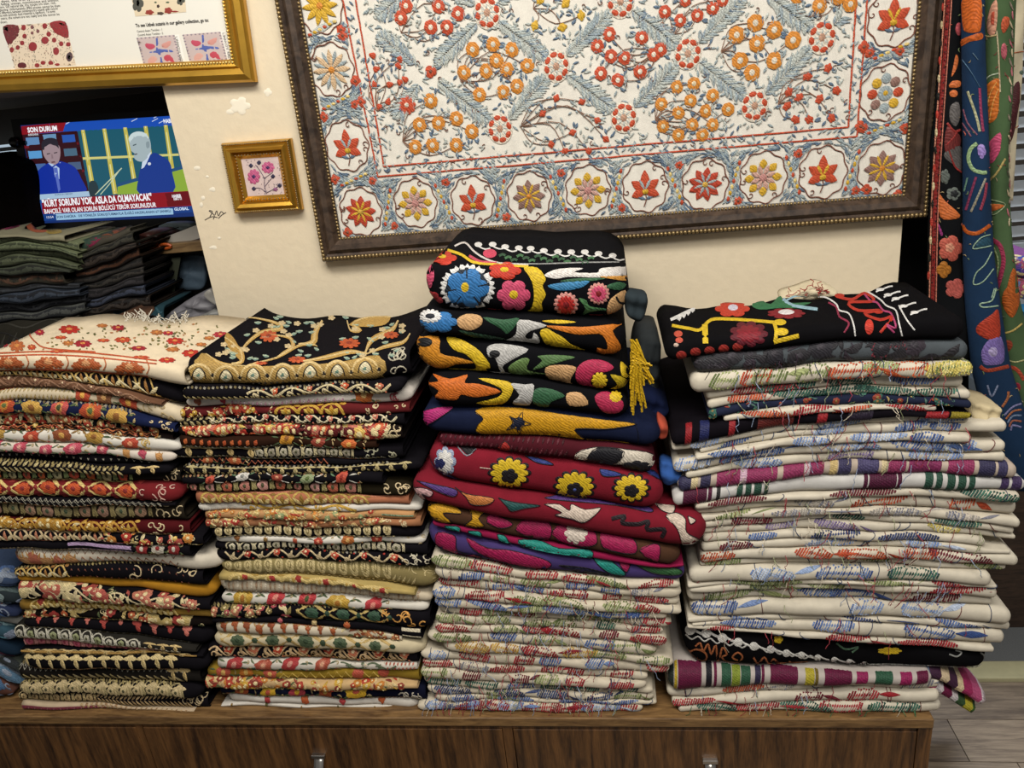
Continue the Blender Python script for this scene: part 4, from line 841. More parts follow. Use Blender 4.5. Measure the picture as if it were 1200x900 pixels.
S1.rows(3.6, 0, 600, (80, 400, 760), [
    ((22, 32, 42), -60, 800, '#4a1518', [('scallop', dict(c=('#b98a36', '#c49a46', '#b98a36'), p=.034, f=(0, .75))), ('dense', dict(c=('#b98a36', '#a87a2c'), n=30, f=(0, .72), leaf=('#8a2a24',))), ('end', dict(f=(.75, .98)))], 'gold cloth with red diamond gaps'),
    ((67, 77, 92), -60, 860, K, [('scallop', dict(c=('#cdb58a', '#b87a5c', '#d8c39a'), p=.03, f=(0, .6))), ('dense', dict(f=(.55, .97), n=18))], 'black cloth with peach scallops'),
    ((115, 122, 132), -40, 805, K, [('blocks', dict(items=((.40, .72, .1, .95, '#a98fb0'),))), ('line', dict(c='#a05a40', s=.95)), ('flowers', dict(f=(.74, .95), c=(('#8a2a2a', '#c9c0ae'), ('#c9c0ae', '#8a2a2a')), p=.03))], 'black cloth with lilac panel'),
    ((150, 158, 178), 20, 930, '#d3c9b6', [('zig', dict(c='#8a5a3c', rows=((.62, .25), (.25, .25)), p=.016, f=(0, .82))), ('sprig', dict(c=('#a8604a', '#b8885a'), p=.024, f=(0, .35), s=.25))], 'white cloth with brown braid edge', dict(ends='round')),
    ((243, 222, 243), 60, 850, K, [('zig', dict(c='#a0604a', rows=((.35, .45),), p=.014, f=(.3, .97))), ('scallop', dict(f=(.0, .3))), ('end', dict(f=(.6, .97)))], 'black cloth with terracotta lattice braid'),
    ((268, 285, 310), 62, 892, '#a5741c', [], 'plain mustard cloth', dict(ends='round')),
    ((291, 316, 358), 80, 885, K, [('dense', dict(c=('#a04a40', '#b8705a', '#c9b88a'), n=34)), ('scroll', dict(c='#cdbb92', fl=('#b05a4a',), p=.09))], 'black cloth with pink and cream blossoms'),
    ((376, 378, 402), 85, 885, '#8a6a2a', [('scallop', dict(c=('#cdb06a', '#b99a52', '#d8c38a'), p=.034, f=(.05, .85))), ('sprig', dict(c=('#94342c',), p=.034, s=.8))], 'gold cloth with red corner flowers'),
    ((412, 416, 440), 85, 885, '#1c1614', [('dense', dict(c=('#c9b070', '#b8603a', '#a03a34'), n=44))], 'black cloth with cream and orange blossoms'),
    ((456, 460, 488), 90, 880, K, [('sprig', dict(c=('#a8453c', '#b8675a'), p=.034, s=.8, R=.22, lf='#c9a860'))], 'black cloth with hanging red flowers', dict(ends='round')),
    ((482, 512, 560), 62, 830, '#2a2824', [('rosette', dict(c=('#b5b09e', '#8f936c'), o='#bdb8a6', p=.024, f=(0, .7))), ('braid', dict(c=('#b8ad90', '#cfc8b4'), rows=(.12,), f=(0, .95))), ('fleur', dict(f=(.72, .98)))], 'grey silver braided cloth'),
    ((532, 547, 586), 90, 800, '#8f5a54', [('rosette', dict(c=('#b8566a', '#c4707a'), o='#c98a86', cen='#8a2f44', p=.026, f=(0, .75))), ('braid', dict(rows=(.9,), c=('#c9b48a', '#a8905c')))], 'rose pink braided cloth'),
    ((576, 578, 592), 90, 860, K, [('fleur', dict(p=.04)), ('line', dict(c='#b08a4a', s=.5, w=.004))], 'black cloth with thin gold edge'),
    ((590, 596, 602), 88, 875, K, [('fleur', dict(c=('#d3bd88', '#a8925c'), f=(.0, .9), p=.0285))], 'black cloth with cream fleur tabs', dict(ends='round')),
    ((652, 655, 662), 76, 840, '#221f1c', [('zig', dict(c='#b5b1a2', rows=((.85, .25), (.68, .25)), p=.012)), ('braid', dict(rows=(.2,), c=('#b5a47a', '#9b8a5e'), p=.016)), ('fleur', dict(f=(.82, .99)))], 'black cloth with silver chain braid'),
    ((712, 715, 722), 72, 850, K, [('fleur', dict(c=('#c4b084', '#9b8a60'), p=.0285)), ('rosette', dict(c=('#c4b084',), o='#a3946a', p=.0285, f=(0, .95)))], 'black cloth with cream rosette tabs', dict(ends='round')),
    ((762, 770, 776), 72, 870, K, [('rosette', dict(c=('#c0a676', '#b0966a'), o='#a89468', p=.025, f=(0, .45), cen='#6b5a38')), ('braid', dict(f=(.4, .95), c=('#b89c70', '#9b8058'), p=.009)), ('end', {})], 'black cloth with tan braid'),
    ((798, 806, 830), 100, 830, '#c2ad90', [('blocks', dict(items=((.0, .45, .0, .5, '#8a3f52'),))), ('rib', dict(c=('#a8443f', '#c08a80'), rows=(.25,), f=(0, .5))), ('braid', dict(rows=(.75, .4), f=(.35, 1), c=('#b59a72', '#9b7a58')))], 'cream cloth with magenta border'),
])
S1.build(TOPZ)

S2 = Stack('gold-vine-topped second stack', 'second stack of folded embroidered textiles', 1.135, .33, 2, yj=.008, am=.0017, lace=True)
def top_s1(E, r):
    T = crop(3.6, 200, 360); g, g2, tl, bg = '#b8934e', '#cdb27a', '#6f8a80', '#c9b48a'
    E.part('gold_border', False)
    E.shape(T([(130, 195), (215, 235), (330, 250), (500, 245), (700, 235), (880, 205), (895, 295), (700, 315), (500, 330), (250, 345), (80, 340), (60, 310)]), '#a8884a', spacing=6)
    for i, (x, y) in enumerate(((120, 280), (235, 288), (350, 282), (475, 280), (590, 272), (705, 267), (822, 255))):
        E.line(T([(x-58, y+25), (x-40, y-20), (x, y-38), (x+40, y-20), (x+58, y+18)]), 3.0, g2, 2); E.line(T([(x-30, y+20), (x-22, y-8), (x, y-24), (x+22, y-8), (x+30, y+18)]), 1.6, K, 2)
        E.shape(T([(x, y-24), (x+24, y+4), (x, y+24), (x-24, y+4)]), '#d5c9a4', layer=3, spacing=3); E.shape(T([(x, y-14), (x+14, y+6), (x, y+16), (x-14, y+6)]), '#6b8878', layer=4, spacing=3)
        E.disc(*T([(x+58, y+6)])[0], 3, 3, K, 6, layer=2)
    for i in range(34): E.disc(*T([(75+25*i, 330-i*1.0)])[0], 1.6, 1.3, '#2a2418', n=6, layer=3)
    E.part('gold_scroll', False)
    for pts, w in (([(230, 130), (290, 180), (300, 230), (260, 240)], 10), ([(300, 40), (420, 60), (470, 90), (380, 110), (310, 170), (300, 220)], 8), ([(420, 120), (500, 130), (515, 170), (470, 200), (450, 215)], 8), ([(640, 60), (610, 110), (600, 150), (540, 160)], 13), ([(350, 240), (450, 215), (540, 165), (600, 160), (620, 170)], 5), ([(745, 60), (760, 100), (800, 100), (770, 70), (840, 45), (930, 45)], 7), ([(960, 60), (930, 100), (850, 140), (820, 200)], 11), ([(560, 230), (650, 215), (760, 190), (830, 200)], 10), ([(830, 200), (900, 170), (980, 150), (1010, 115)], 8), ([(150, 200), (220, 240), (330, 250)], 6)):
        E.line(T(pts), w*.62, g, 1, 1); E.line(T(pts), w*.2, g2, 3)
    E.shape(T([(235, 110), (265, 130), (295, 185), (300, 230), (255, 185), (230, 150)]), '#ad8844', layer=1, spacing=4); E.shape(T([(850, 40), (925, 40), (905, 75), (830, 85), (750, 75)]), g, layer=1, spacing=4)
    for x, y, rx, ry in ((415, 125, 40, 26), (755, 155, 46, 22), (535, 224, 40, 14), (930, 120, 34, 16), (380, 238, 30, 8)):
        E.part('embroidered_flower'); X, Y = T([(x, y)])[0]; E.disc(X, Y, rx/3.6, ry/3.6, '#b8522a', 9, .22, layer=2); E.disc(X, Y, rx/11, ry/11, '#8a3420', layer=4)
    E.part('embroidered_leaves', False)
    for i in range(80):
        x = r.uniform(200, 990); y = r.uniform(38, 225); 
        if x < 330 and y < 230-(x-130)*1.0: continue
        X, Y = T([(x, y)])[0]; q = r.uniform(-.8, .8)+(0 if r.random() < .5 else 3.1)
        if i % 3 == 0: E.disc(X, Y, 4.5, 3, bg, 5, .2, layer=2)
        else: E.line([(X, Y), (X+8*math.cos(q), Y+3.5*math.sin(q))], 4, tl, 1, 1, False); E.line([(X, Y), (X+8*math.cos(q), Y+3.5*math.sin(q))], 1, '#a8b49a', 3, 0, False)
    st_end(E, r, '#b8b09a', (.9, .99), 8)
S2.rows(3.6, 200, 360, (80, 500, 930), [
    ((232, 242, 205), 62, 1000, K, [top_s1], 'black cloth with gold vines and orange flowers', dict(istop=True, tilt=.0, depth=.27)),
    ((335, 332, 303), 50, 985, K, [('braid', dict(rows=(.12,), c=('#a3925f', '#c0ae7c'), p=.009)), ('scroll', dict(c='#c4b48c', fl=('#b8502c', '#b8674a'), f=(.3, .95), p=.06))], 'black cloth with olive braid and coral flowers', dict(ends='round')),
    ((386, 371, 350), 50, 1012, '#d3cbc0', [('sprig', dict(c=('#8a4a34', '#a83240'), f=(0, .28), lf='#4b5a34')), ('rib', dict(c=('#c494a4', '#d8c0c8'), f=(.2, .72))), ('flowers', dict(c=(('#b0602c', '#d9b070'), ('#c49a4a', '#b0602c')), f=(.73, .9), p=.04, R=.45)), ('end', dict(c='#a04a50', f=(.9, .97), n=4))], 'white cloth with pink stitched band', dict(ends='round')),
    ((430, 415, 408), 42, 1005, '#5e1a1c', [('dense', dict(c=('#b0402c', '#c49a3c'), n=22, f=(0, .4))), ('scallop', dict(c=('#c49a3c', '#b98a2c', '#d3b054'), f=(.42, .8), p=.04)), ('end', dict(f=(.82, .98)))], 'dark red cloth with yellow scallops'),
    ((466, 456, 452), 40, 985, K, [('scroll', dict(c='#d3c6a4', fl=('#b8584a', '#c4705c'), f=(.12, .97), p=.038)), ('braid', dict(f=(0, .2)))], 'black cloth with cream scrolls and salmon buds'),
    ((500, 490, 495), 35, 975, '#1b1513', [('dense', dict(c=('#a83226', '#c8603a', '#d9b560', '#c4705c', '#5e1a1c'), n=80, R=(.18, .4))), ('end', {})], 'black cloth crowded with bright flowers'),
    ((542, 547, 560), 45, 870, '#2c1a12', [('rib', dict(c=('#b05a2c', '#a84a24'), f=(0, .42), p=.014, rows=(.45,))), ('flowers', dict(c=(('#c0862c', '#8a5a2a'), ('#8a3a2a', '#c9b080'), ('#c0622c', '#d3a050')), f=(.45, .97), p=.055, R=.45, asp=1.5))], 'brown cloth with orange leaves and blossoms'),
    ((590, 590, 592), -20, 975, K, [('fleur', dict(f=(.05, .4), p=.038)), ('rosette', dict(c=('#a8a08a', '#8a8270'), o='#a89c78', f=(.38, .82), p=.022)), ('end', dict(f=(.85, .98), c='#a8a48a'))], 'black cloth with pale tabs'),
    ((640, 640, 640), 75, 960, K, [('zig', dict(c='#a85a3c', rows=((.4, .4),), p=.012, f=(.0, .7))), ('flowers', dict(f=(0, .35), c=(('#b05a34', '#c9a070'),), p=.05)), ('line', dict(c='#a85a3c', s=.9, f=(.1, .9)))], 'black cloth with rust braid'),
    ((668, 670, 658), 45, 1060, K, [('fleur', dict(c=('#b8a878', '#8a7a4c'), p=.024)), ('braid', dict(rows=(.15,), c=('#9c8c5c', '#7d7048')))], 'black cloth with small olive tabs', dict(ends='round')),
    ((702, 696, 690), 60, 900, K, [('flowers', dict(c=(('#b8503c', '#8a2a20'), ('#d3cec4', '#8a8a84'), ('#8a3a2c', '#c98a6a'), ('#8f9a72', '#5b6a3a')), p=.06, R=.4, asp=1.7, leaf=('#5f7a5a', '#c9c4b8')))], 'black cloth with white and red flowers'),
    ((732, 730, 737), 62, 1010, '#241f14', [('rosette', dict(c=('#b8786a', '#c49086', '#b06048'), o='#968a5a', p=.032, f=(.0, .82))), ('end', {})], 'olive cloth with pink rosettes', dict(ends='round')),
    ((780, 780, 795), 112, 1005, '#a86a4c', [('scallop', dict(c=('#b8994e', '#8a6a2c', '#cbb377'), p=.034, f=(.02, .88))), ('line', dict(s=.9, c='#b8765a', w=.006))], 'salmon cloth with gold scalloped edge'),
    ((818, 830, 828), 110, 1060, '#cfc9bd', [('zig', dict(c='#a8a49a', rows=((.5, .5),), f=(0, .25))), ('scroll', dict(c='#b8923e', fl=('#c9a860',), f=(.2, .72), p=.08))], 'white cloth with gold leaf scrolls', dict(ends='round')),
    ((856, 855, 857), 148, 1030, '#b88a5c', [('dense', dict(c=('#a83a26', '#c9823a', '#8f9a6a', '#c9b070'), n=46, f=(0, .82), out='#c9a870')), ('blocks', dict(items=((.85, 1.0, -.3, 1.1, '#7d9a7c'),)))], 'peach floral cloth with mint end'),
])
S2.rows(3.6, 220, 600, (130, 520, 950), [
    ((24, 26, 20), 80, 985, '#9c6a48', [('dense', dict(c=('#a83a30', '#b8764a', '#c9a870'), n=40, f=(0, .85))), ('end', dict(f=(.85, 1)))], 'peach brown floral cloth'),
    ((56, 60, 50), 95, 990, K, [('oval', dict(p=.0185))], 'black cloth with gold oval beadwork', dict(ends='round')),
    ((101, 105, 101), 108, 1000, WH, [('sprig', dict(c=('#8a5a30', '#8a6a3a', '#a84a30'), f=(.05, .45), R=.3, p=.055)), ('flowers', dict(c=(('#b0402f', '#d98a6a'), ('#a8602c', '#d0a060')), f=(.45, .88), p=.055)), ('end', dict(c='#c9b48a', n=3))], 'white cloth with sparse brown flowers', dict(ends='round')),
    ((131, 132, 136), 112, 1010, K, [('rosette', dict(c=('#c4bba0', '#a8a088'), o='#b5a988', f=(.05, .9), p=.028))], 'black cloth with cream roses'),
    ((162, 166, 184), 106, 1020, K, [('scroll', dict(c='#c9b48c', fl=('#a83226', '#b0402c'), f=(.05, .9), p=.055)), ('end', dict(c='#c9c0a8'))], 'black cloth with red hearts and cream scrolls', dict(ends='round')),
    ((213, 206, 233), 128, 1042, '#8a7c50', [('oval', dict(c=('#c0ae7c', '#86774a'), p=.02, f=(.02, .8))), ('rib', dict(f=(.78, .9), c=('#c0ae7c', '#a39365'), p=.009)), ('end', dict(c='#c0ae7c', f=(.9, .99), n=4))], 'olive gold cloth with oval beadwork', dict(ends='round')),
    ((257, 272, 326), 138, 960, '#b09a5e', [('sprig', dict(c=('#962f28',), p=.052, R=.42)), ('scallop', dict(c=('#c9b070', '#b0904a', '#d3c08a'), f=(.05, .9), p=.05))], 'yellow cloth with red flower points'),
    ((287, 296, 345), 115, 1025, '#c9bba2', [('rib', dict(c=('#b59c80', '#d8ccb6', '#a88c70'), p=.009, rows=(.1, .45, .85)))], 'cream ribbed cloth in two folds', dict(ends='round')),
    ((351, 356, 386), 128, 1012, WH, [('flowers', dict(c=(('#c09a3e', '#a8702c', '#cbb060'), ('#b83c40', '#d98a7a'), ('#b83c40', '#4b5a34', '#c9605a')), p=.062, R=.5, asp=1.6, f=(.04, .88)))], 'white cloth with large gold and red flowers', dict(ends='round')),
    ((396, 402, 421), 100, 1020, K, [('dense', dict(c=('#a84a50', '#b8765a', '#8a7a4a'), n=20, f=(0, .35))), ('diamond', dict(c=('#b8a060', '#34503c', '#2c4434'), f=(.4, .8), p=.06)), ('end', dict(f=(.75, .98), c='#c9924a', n=12))], 'black cloth with green and gold triangles'),
    ((441, 452, 480), 108, 985, K, [('sprig', dict(c=('#b85a64', '#c4ab78', '#a8542c'), f=(.25, .8), p=.065, R=.36)), ('blocks', dict(items=((.91, 1.0, .2, 1.1, '#c9bda2'),)))], 'black cloth with small mixed blooms'),
    ((457, 476, 522), 118, 905, '#d0c3ab', [('sprig', dict(c=('#8f4a2a', '#a0552f'), p=.024, f=(.0, .7), s=.6, R=.2)), ('line', dict(c='#8f4a2a', s=.9)), ('dense', dict(c=('#8f4a2a', '#b8764a'), f=(.72, .98), n=16))], 'white cloth with rust leaf border'),
    ((511, 521, 542), 100, 998, '#cdbf9d', [('diamond', dict(c=('#b89c62', '#4b5a40', '#34442e'), f=(.05, .84), p=.068)), ('zig', dict(c='#c9a860', rows=((.9, .3),), p=.02, f=(0, .84)))], 'cream cloth with green triangle motifs', dict(ends='round')),
    ((566, 576, 591), 84, 965, K, [('scroll', dict(c='#c4a67c', fl=('#b0452c', '#b86a4c'), p=.05)), ('zig', dict(c='#b08a50', rows=((.12, .25), (.3, .25)), p=.014, f=(.35, .95)))], 'black cloth with red flowers and tan lace'),
    ((622, 630, 641), 125, 968, '#d3cbbd', [('flowers', dict(c=(('#a83a3a', '#c98a7a'), ('#a8503c', '#d9a080', '#b8705a')), p=.06, R=.48, asp=1.6, f=(0, .62), leaf=('#4b5a44', '#5f6a4a'))), ('scroll', dict(c='#5f6a50', fl=('#c9c0ae',), f=(.62, .9), p=.06)), ('rib', dict(c=('#a8503c', '#b8705a'), f=(.84, 1)))], 'white cloth with brick red flowers'),
    ((662, 666, 664), 82, 972, '#8f7424', [('flowers', dict(c=(('#b0503c', '#c9a05a'), ('#c0722c', '#d9b060')), p=.05, f=(0, .4))), ('zig', dict(c='#c9a850', rows=((.4, .35),), p=.018, f=(.35, .85), w=.003)), ('sprig', dict(c=('#b0503c',), f=(.65, .88), p=.05, R=.4))], 'mustard cloth with orange flowers'),
    ((697, 705, 714), 78, 970, '#c9a878', [('dense', dict(c=('#b0402c', '#c07a34', '#c9a040', '#8a3a2c'), n=50, out='#d9c08a'))], 'orange and red floral cloth'),
    ((741, 741, 741), 135, 1000, '#15172a', [('flowers', dict(c=(('#a8502c', '#c9a050'), ('#c9a02c', '#b0503c'), ('#b0404a', '#c9a02c')), p=.06, R=.46, asp=1.5, f=(.05, .85))), ('end', dict(c='#c9c0ae'))], 'navy cloth with yellow and red flowers'),
    ((777, 781, 800), 155, 968, '#d6d0c5', [('sprig', dict(c=('#a83a3c', '#b85a30'), p=.078, f=(.1, .95), R=.3, lf='#6b6a38'))], 'white cloth with small red flowers', dict(ends='round')),
    ((816, 816, 838), 135, 965, '#d6d0c5', [('sprig', dict(c=('#8a6a2c', '#5b5a30'), p=.075, f=(0, .9), R=.34, lf='#6b5a28'))], 'white cloth with gold leaf sprigs', dict(ends='round')),
])
S2.build(TOPZ)

# cotton stack under the bright pile
S3 = Stack('cotton stack under bright pile', 'cotton stack with unfinished stitching', 1.13, .32, 3, 'round', .007, .0015)
th = dict(threads=16); A_ = ('red', 'blue', 'green'); nm = iter(('green and blue stitches', 'blue left end stitches', 'red and blue patches', 'olive stitches', 'blue bar stitches', 'long red patches', 'dark green patches', 'maroon patch', 'blue vine stitches', 'gold and red patches', 'blue feather patches', 'red square patch', 'maroon left patches', 'green tendril patches', 'dark blue patches', 'blue bars', 'bold red patch'))
def cot(t, xl, xr, pal_, n=6, **k): return (t, xl, xr, '#cfc4ae', [('cotton', dict(pal=pal_, n=n, stems=7))], 'cream cotton with '+next(nm), dict(th, **k))
S3.rows(3.333, 470, 630, (130, 560, 1040), [
    cot((62, 128, 165), 115, 1090, ('green', 'blue', 'red')), cot((110, 160, 192), 130, 1095, ('blue', 'green', 'grey')), cot((150, 192, 230), 140, 1090, ('red', 'red', 'blue')), cot((187, 222, 262), 120, 1095, ('green', 'red', 'blue')),
    cot((232, 258, 292), 130, 1040, ('blue', 'blue', 'green')), cot((266, 290, 320), 140, 1058, ('red', 'red', 'green')), cot((298, 325, 355), 130, 1025, ('teal', 'red', 'green')), cot((335, 352, 385), 130, 1040, ('maroon', 'red', 'green')),
    cot((366, 382, 425), 100, 1000, ('blue', 'green', 'red'), 5), cot((402, 425, 470), 160, 1065, ('gold', 'red', 'green')), cot((443, 462, 500), 72, 1050, ('blue', 'lblue', 'red')), cot((482, 505, 535), 80, 965, ('red', 'red', 'grey')),
    cot((512, 535, 565), 75, 960, ('maroon', 'red', 'green')), cot((548, 570, 590), 85, 985, ('green', 'teal', 'blue')), cot((582, 600, 615), 100, 990, ('navy', 'blue', 'green')), cot((612, 628, 640), 130, 1000, ('blue', 'blue', 'green')),
    cot((640, 640, 655), 62, 945, ('red', 'red', 'blue', 'lblue'), 10, threads=26)])
S3.build(TOPZ)

# ================================================================== the bright pile
T7, T8 = crop(3.75, 470, 260), crop(3.243, 470, 460)
def tr(Tc, sc, items, name='embroidered_motif', edge=None):
    edge = edge or ('#171015' if Tc is T8 else None)
    """items: ('s', points, colour[, layer]) filled shape, ('d', x, y, rx, ry, colour[, lobes, layer]) disc, ('l', points, width, colour[, layer]) line; 'n' starts a new named part"""
    def f(E, r):
        E.part(name)
        for it in items:
            k = it[0]
            if k == 'n': E.part(it[1])
            elif k == 's': E.part(name); E.shape(Tc(it[1]), it[2], layer=it[3] if len(it) > 3 else 0, spacing=4); (E.line(Tc(list(it[1])+[it[1][0]]), 1.0, edge, (it[3] if len(it) > 3 else 0)+1) if edge else None)
            elif k == 'd':
                if E.key[0] == name: E.part(name)
                X, Y = Tc([(it[1], it[2])])[0]; E.disc(X, Y, it[3]/sc, it[4]/sc, it[5], it[6] if len(it) > 6 else 0, .14, layer=it[7] if len(it) > 7 else 0)
            elif k == 'l':
                if E.key[0] == name: E.part(name)
                E.line(Tc(it[1]), it[2]/sc, it[3], it[4] if len(it) > 4 else 0)
    return f
BLU, YEL, ORG, GRY, GRN, BEI, CRI, MAG, TEA, PUR, BRN = '#2f6ea8', '#cfae22', '#c4701f', '#a8a6a0', '#2f5a3c', '#c49a6a', '#94203a', '#97174a', '#1f8478', '#55437f', '#4a3020'
fl1 = [('n', 'embroidered_flower'), ('d', 292, 290, 124, 106, '#d5d3cf', 28, 0), ('d', 292, 290, 104, 90, '#16212e', 0, 1), ('d', 292, 290, 101, 87, BLU, 5, 2), ('d', 282, 286, 20, 24, YEL, 0, 4)]
fl1 += [('l', [(292+100*math.cos(q), 290+86*math.sin(q)), (292+48*math.cos(q), 290+42*math.sin(q))], 16, '#121a24', 3) for q in (-1.6, -.2, .95, 2.2, 3.0)]
for x, y, rx, ry, c, n in ((182, 160, 64, 32, '#b83320', 5), (455, 216, 74, 40, '#b83320', 5), (495, 322, 74, 70, '#c44a6a', 6), (130, 345, 55, 40, '#96262a', 5), (128, 235, 18, 55, '#c44a6a', 4), (390, 140, 30, 20, '#c4405a', 0)):
    fl1 += [('n', 'embroidered_flower'), ('d', x, y, rx, ry, c, n, 0)]+([('d', x, y-4, rx*.26, ry*.26, YEL, 0, 3)] if rx > 60 else [])
for x, y, R, c in ((725, 362, 56, '#b02a26'), (868, 315, 50, '#c44a6a')):
    fl1 += [('n', 'embroidered_flower'), ('d', x, y, R, R*.98, '#c98a80', 16, 0), ('d', x, y, R*.8, R*.78, c, 12, 1), ('d', x, y, R*.3, R*.3, '#7c1a1e', 0, 3)]
fl1 += [('s', [(540, 202), (600, 203), (636, 250), (622, 280), (636, 320), (618, 355), (622, 392), (590, 424), (555, 424), (582, 350), (580, 280), (560, 235)], YEL),
    ('s', [(630, 235), (690, 208), (800, 205), (760, 222), (860, 225), (880, 205), (990, 200), (990, 240), (860, 245), (740, 242), (680, 250)], '#d2ccc6'), ('s', [(645, 280), (700, 268), (760, 262), (830, 255), (800, 285), (740, 300), (680, 298)], '#3a7ca8'), ('s', [(700, 262), (760, 250), (900, 248), (820, 262)], GRN, 1),
    ('s', [(870, 240), (990, 235), (990, 258), (930, 252)], '#c48a3c'), ('s', [(900, 285), (950, 265), (990, 275), (960, 300)], GRN), ('s', [(780, 335), (815, 345), (830, 370), (905, 382), (830, 395), (785, 415), (810, 380)], '#4b7a4c'), ('l', [(830, 380), (900, 385)], 10, GRN),
    ('s', [(930, 330), (985, 300), (995, 350), (975, 400), (940, 440), (905, 405), (910, 360)], BEI), ('l', [(945, 325), (960, 350), (990, 355)], 9, '#101010', 3), ('s', [(815, 425), (850, 415), (905, 422), (860, 434)], '#a02a2a'), ('s', [(365, 385), (430, 392), (440, 405), (390, 405)], '#96262a')]
fl1 += [('n', 'yellow_edge_line'), ('l', [(205, 125), (265, 145), (320, 178), (420, 188), (560, 196)], 12, YEL), ('l', [(235, 108), (280, 92), (320, 130), (365, 160), (430, 182), (560, 190)], 8, '#c9c2bc'), ('l', [(300, 150), (350, 176), (420, 180)], 12, '#b8465a')]
fl1 += [('n', 'white_scroll_border')]
for i, (x, y) in enumerate(((340, 103), (403, 102), (458, 113), (518, 118), (570, 120), (628, 130), (690, 134), (748, 136), (808, 136), (868, 143), (930, 152))):
    fl1 += [('d', x, y, 17, 11, '#d5d3cf', 0, 2), ('l', [(x-4, y+4), (x+28, y+18), (x+52, y+14)], 6, '#d5d3cf')]
for i in range(16):
    x = 430+i*26; y = 152+(i % 3)*10+i*.8; fl1 += [('l', [(x, y), (x+16, y-8), (x+30, y-2)], 11, '#3f6a46' if i % 2 else '#2c4f36')]
fl1 += [('l', [(420, 182), (600, 186), (800, 180), (985, 178)], 5, '#8a8a88')]
S5 = Stack('bright pile', 'bright large-motif textiles in the middle pile', 1.125, .33, 5, 'round', .004)
def clusters(E, r):
    st_dense(E, r, ('#4a3f8a', '#b0862a', '#1f6a60', '#8a3a3a'), '#c9c0ae', 20, ('#3a2f70', '#5a2a60'), (.0, 1.0), (.15, .3), '#6a4a80')
def tails(E, r): pass
S5.rows(3.75, 470, 260, (130, 520, 930), [
    ((168, 190, 198), 78, 1000, '#101013', [tr(T7, 3.75, fl1)], 'black cloth with blue disc and red flowers', dict(istop=True, tilt=.02, ends='round', depth=.25)),
    ((388, 405, 432), 66, 988, '#101013', [tr(T7, 3.75, [('d', 160, 440, 90, 48, BLU, 6), ('d', 130, 416, 52, 30, '#d5d3cf', 14, 2), ('d', 130, 416, 24, 12, '#20242c', 0, 4), ('s', [(245, 430), (290, 405), (350, 415), (355, 450), (310, 475), (260, 465)], BEI), ('s', [(360, 420), (450, 430), (520, 425), (470, 490), (440, 470)], GRN), ('s', [(250, 475), (340, 490), (450, 510), (430, 525), (330, 510)], '#24402e'), ('s', [(520, 430), (640, 455), (570, 478), (545, 505), (575, 512), (585, 485), (610, 520), (590, 548), (540, 552), (450, 535), (505, 492)], '#b5b3ae'), ('s', [(610, 485), (640, 468), (680, 490), (710, 505), (745, 535), (790, 555), (815, 592), (770, 585), (700, 575), (640, 540)], YEL), ('s', [(640, 456), (800, 462), (970, 448), (930, 478), (965, 540), (975, 585), (930, 606), (870, 590), (862, 552), (905, 560), (900, 520), (870, 492), (780, 495), (700, 478)], ORG), ('s', [(620, 436), (700, 432), (770, 442), (690, 448)], YEL, 1)])], 'black cloth with grey hook and orange scroll'),
    ((497, 540, 602), 46, 1002, '#101013', [tr(T7, 3.75, [('s', [(50, 510), (165, 505), (172, 575), (250, 595), (322, 618), (240, 625), (165, 650), (60, 600), (80, 560)], '#c4801f'), ('d', 105, 530, 34, 20, '#101013', 0, 3), ('s', [(200, 508), (260, 515), (330, 555), (365, 590), (392, 640), (330, 670), (205, 662), (250, 645), (330, 640), (290, 585), (230, 560)], YEL), ('s', [(380, 550), (440, 536), (560, 560), (490, 605), (445, 640), (490, 695), (410, 690), (385, 665), (430, 660), (415, 600), (385, 592)], '#b0aeaa'), ('d', 412, 580, 24, 16, '#101013', 0, 3), ('s', [(470, 640), (530, 600), (565, 605), (555, 650), (650, 668), (560, 668), (540, 705), (500, 690)], '#5f7a44'), ('s', [(600, 590), (680, 585), (765, 595), (700, 615), (580, 650), (620, 610)], '#4b6a3c'), ('s', [(635, 640), (700, 628), (770, 640), (745, 690), (755, 740), (690, 710), (645, 690)], BEI), ('s', [(775, 640), (820, 608), (890, 610), (935, 640), (900, 660), (850, 665), (835, 710), (885, 745), (850, 762), (795, 740), (768, 690)], '#a8274a'), ('d', 872, 695, 36, 36, YEL, 10, 2), ('s', [(965, 615), (995, 640), (1000, 680), (970, 675)], YEL), ('s', [(920, 670), (990, 690), (1000, 735), (915, 735), (950, 715)], '#b59c1e')])], 'black cloth with tulip, green leaves and yellow tassels'),
    ((655, 690, 750), 100, 1000, '#101013', [tr(T7, 3.75, [('s', [(105, 705), (165, 702), (140, 668), (215, 690), (292, 672), (280, 708), (340, 712), (440, 746), (330, 770), (265, 758), (240, 782), (150, 770), (165, 740)], '#c4651f'), ('s', [(340, 688), (470, 702), (492, 740), (445, 800), (330, 795), (425, 770), (440, 732)], YEL), ('s', [(480, 712), (545, 715), (585, 720), (560, 815), (490, 795), (520, 760)], '#b0aeaa'), ('s', [(590, 735), (660, 735), (720, 765), (660, 790), (640, 815), (580, 795)], GRN), ('s', [(728, 755), (790, 752), (822, 802), (740, 806)], BEI), ('s', [(850, 770), (905, 745), (975, 790), (960, 835), (890, 835)], '#a8274a'), ('d', 942, 770, 30, 26, YEL, 9, 2)])], 'black cloth with orange lily and tan tulip'),
])
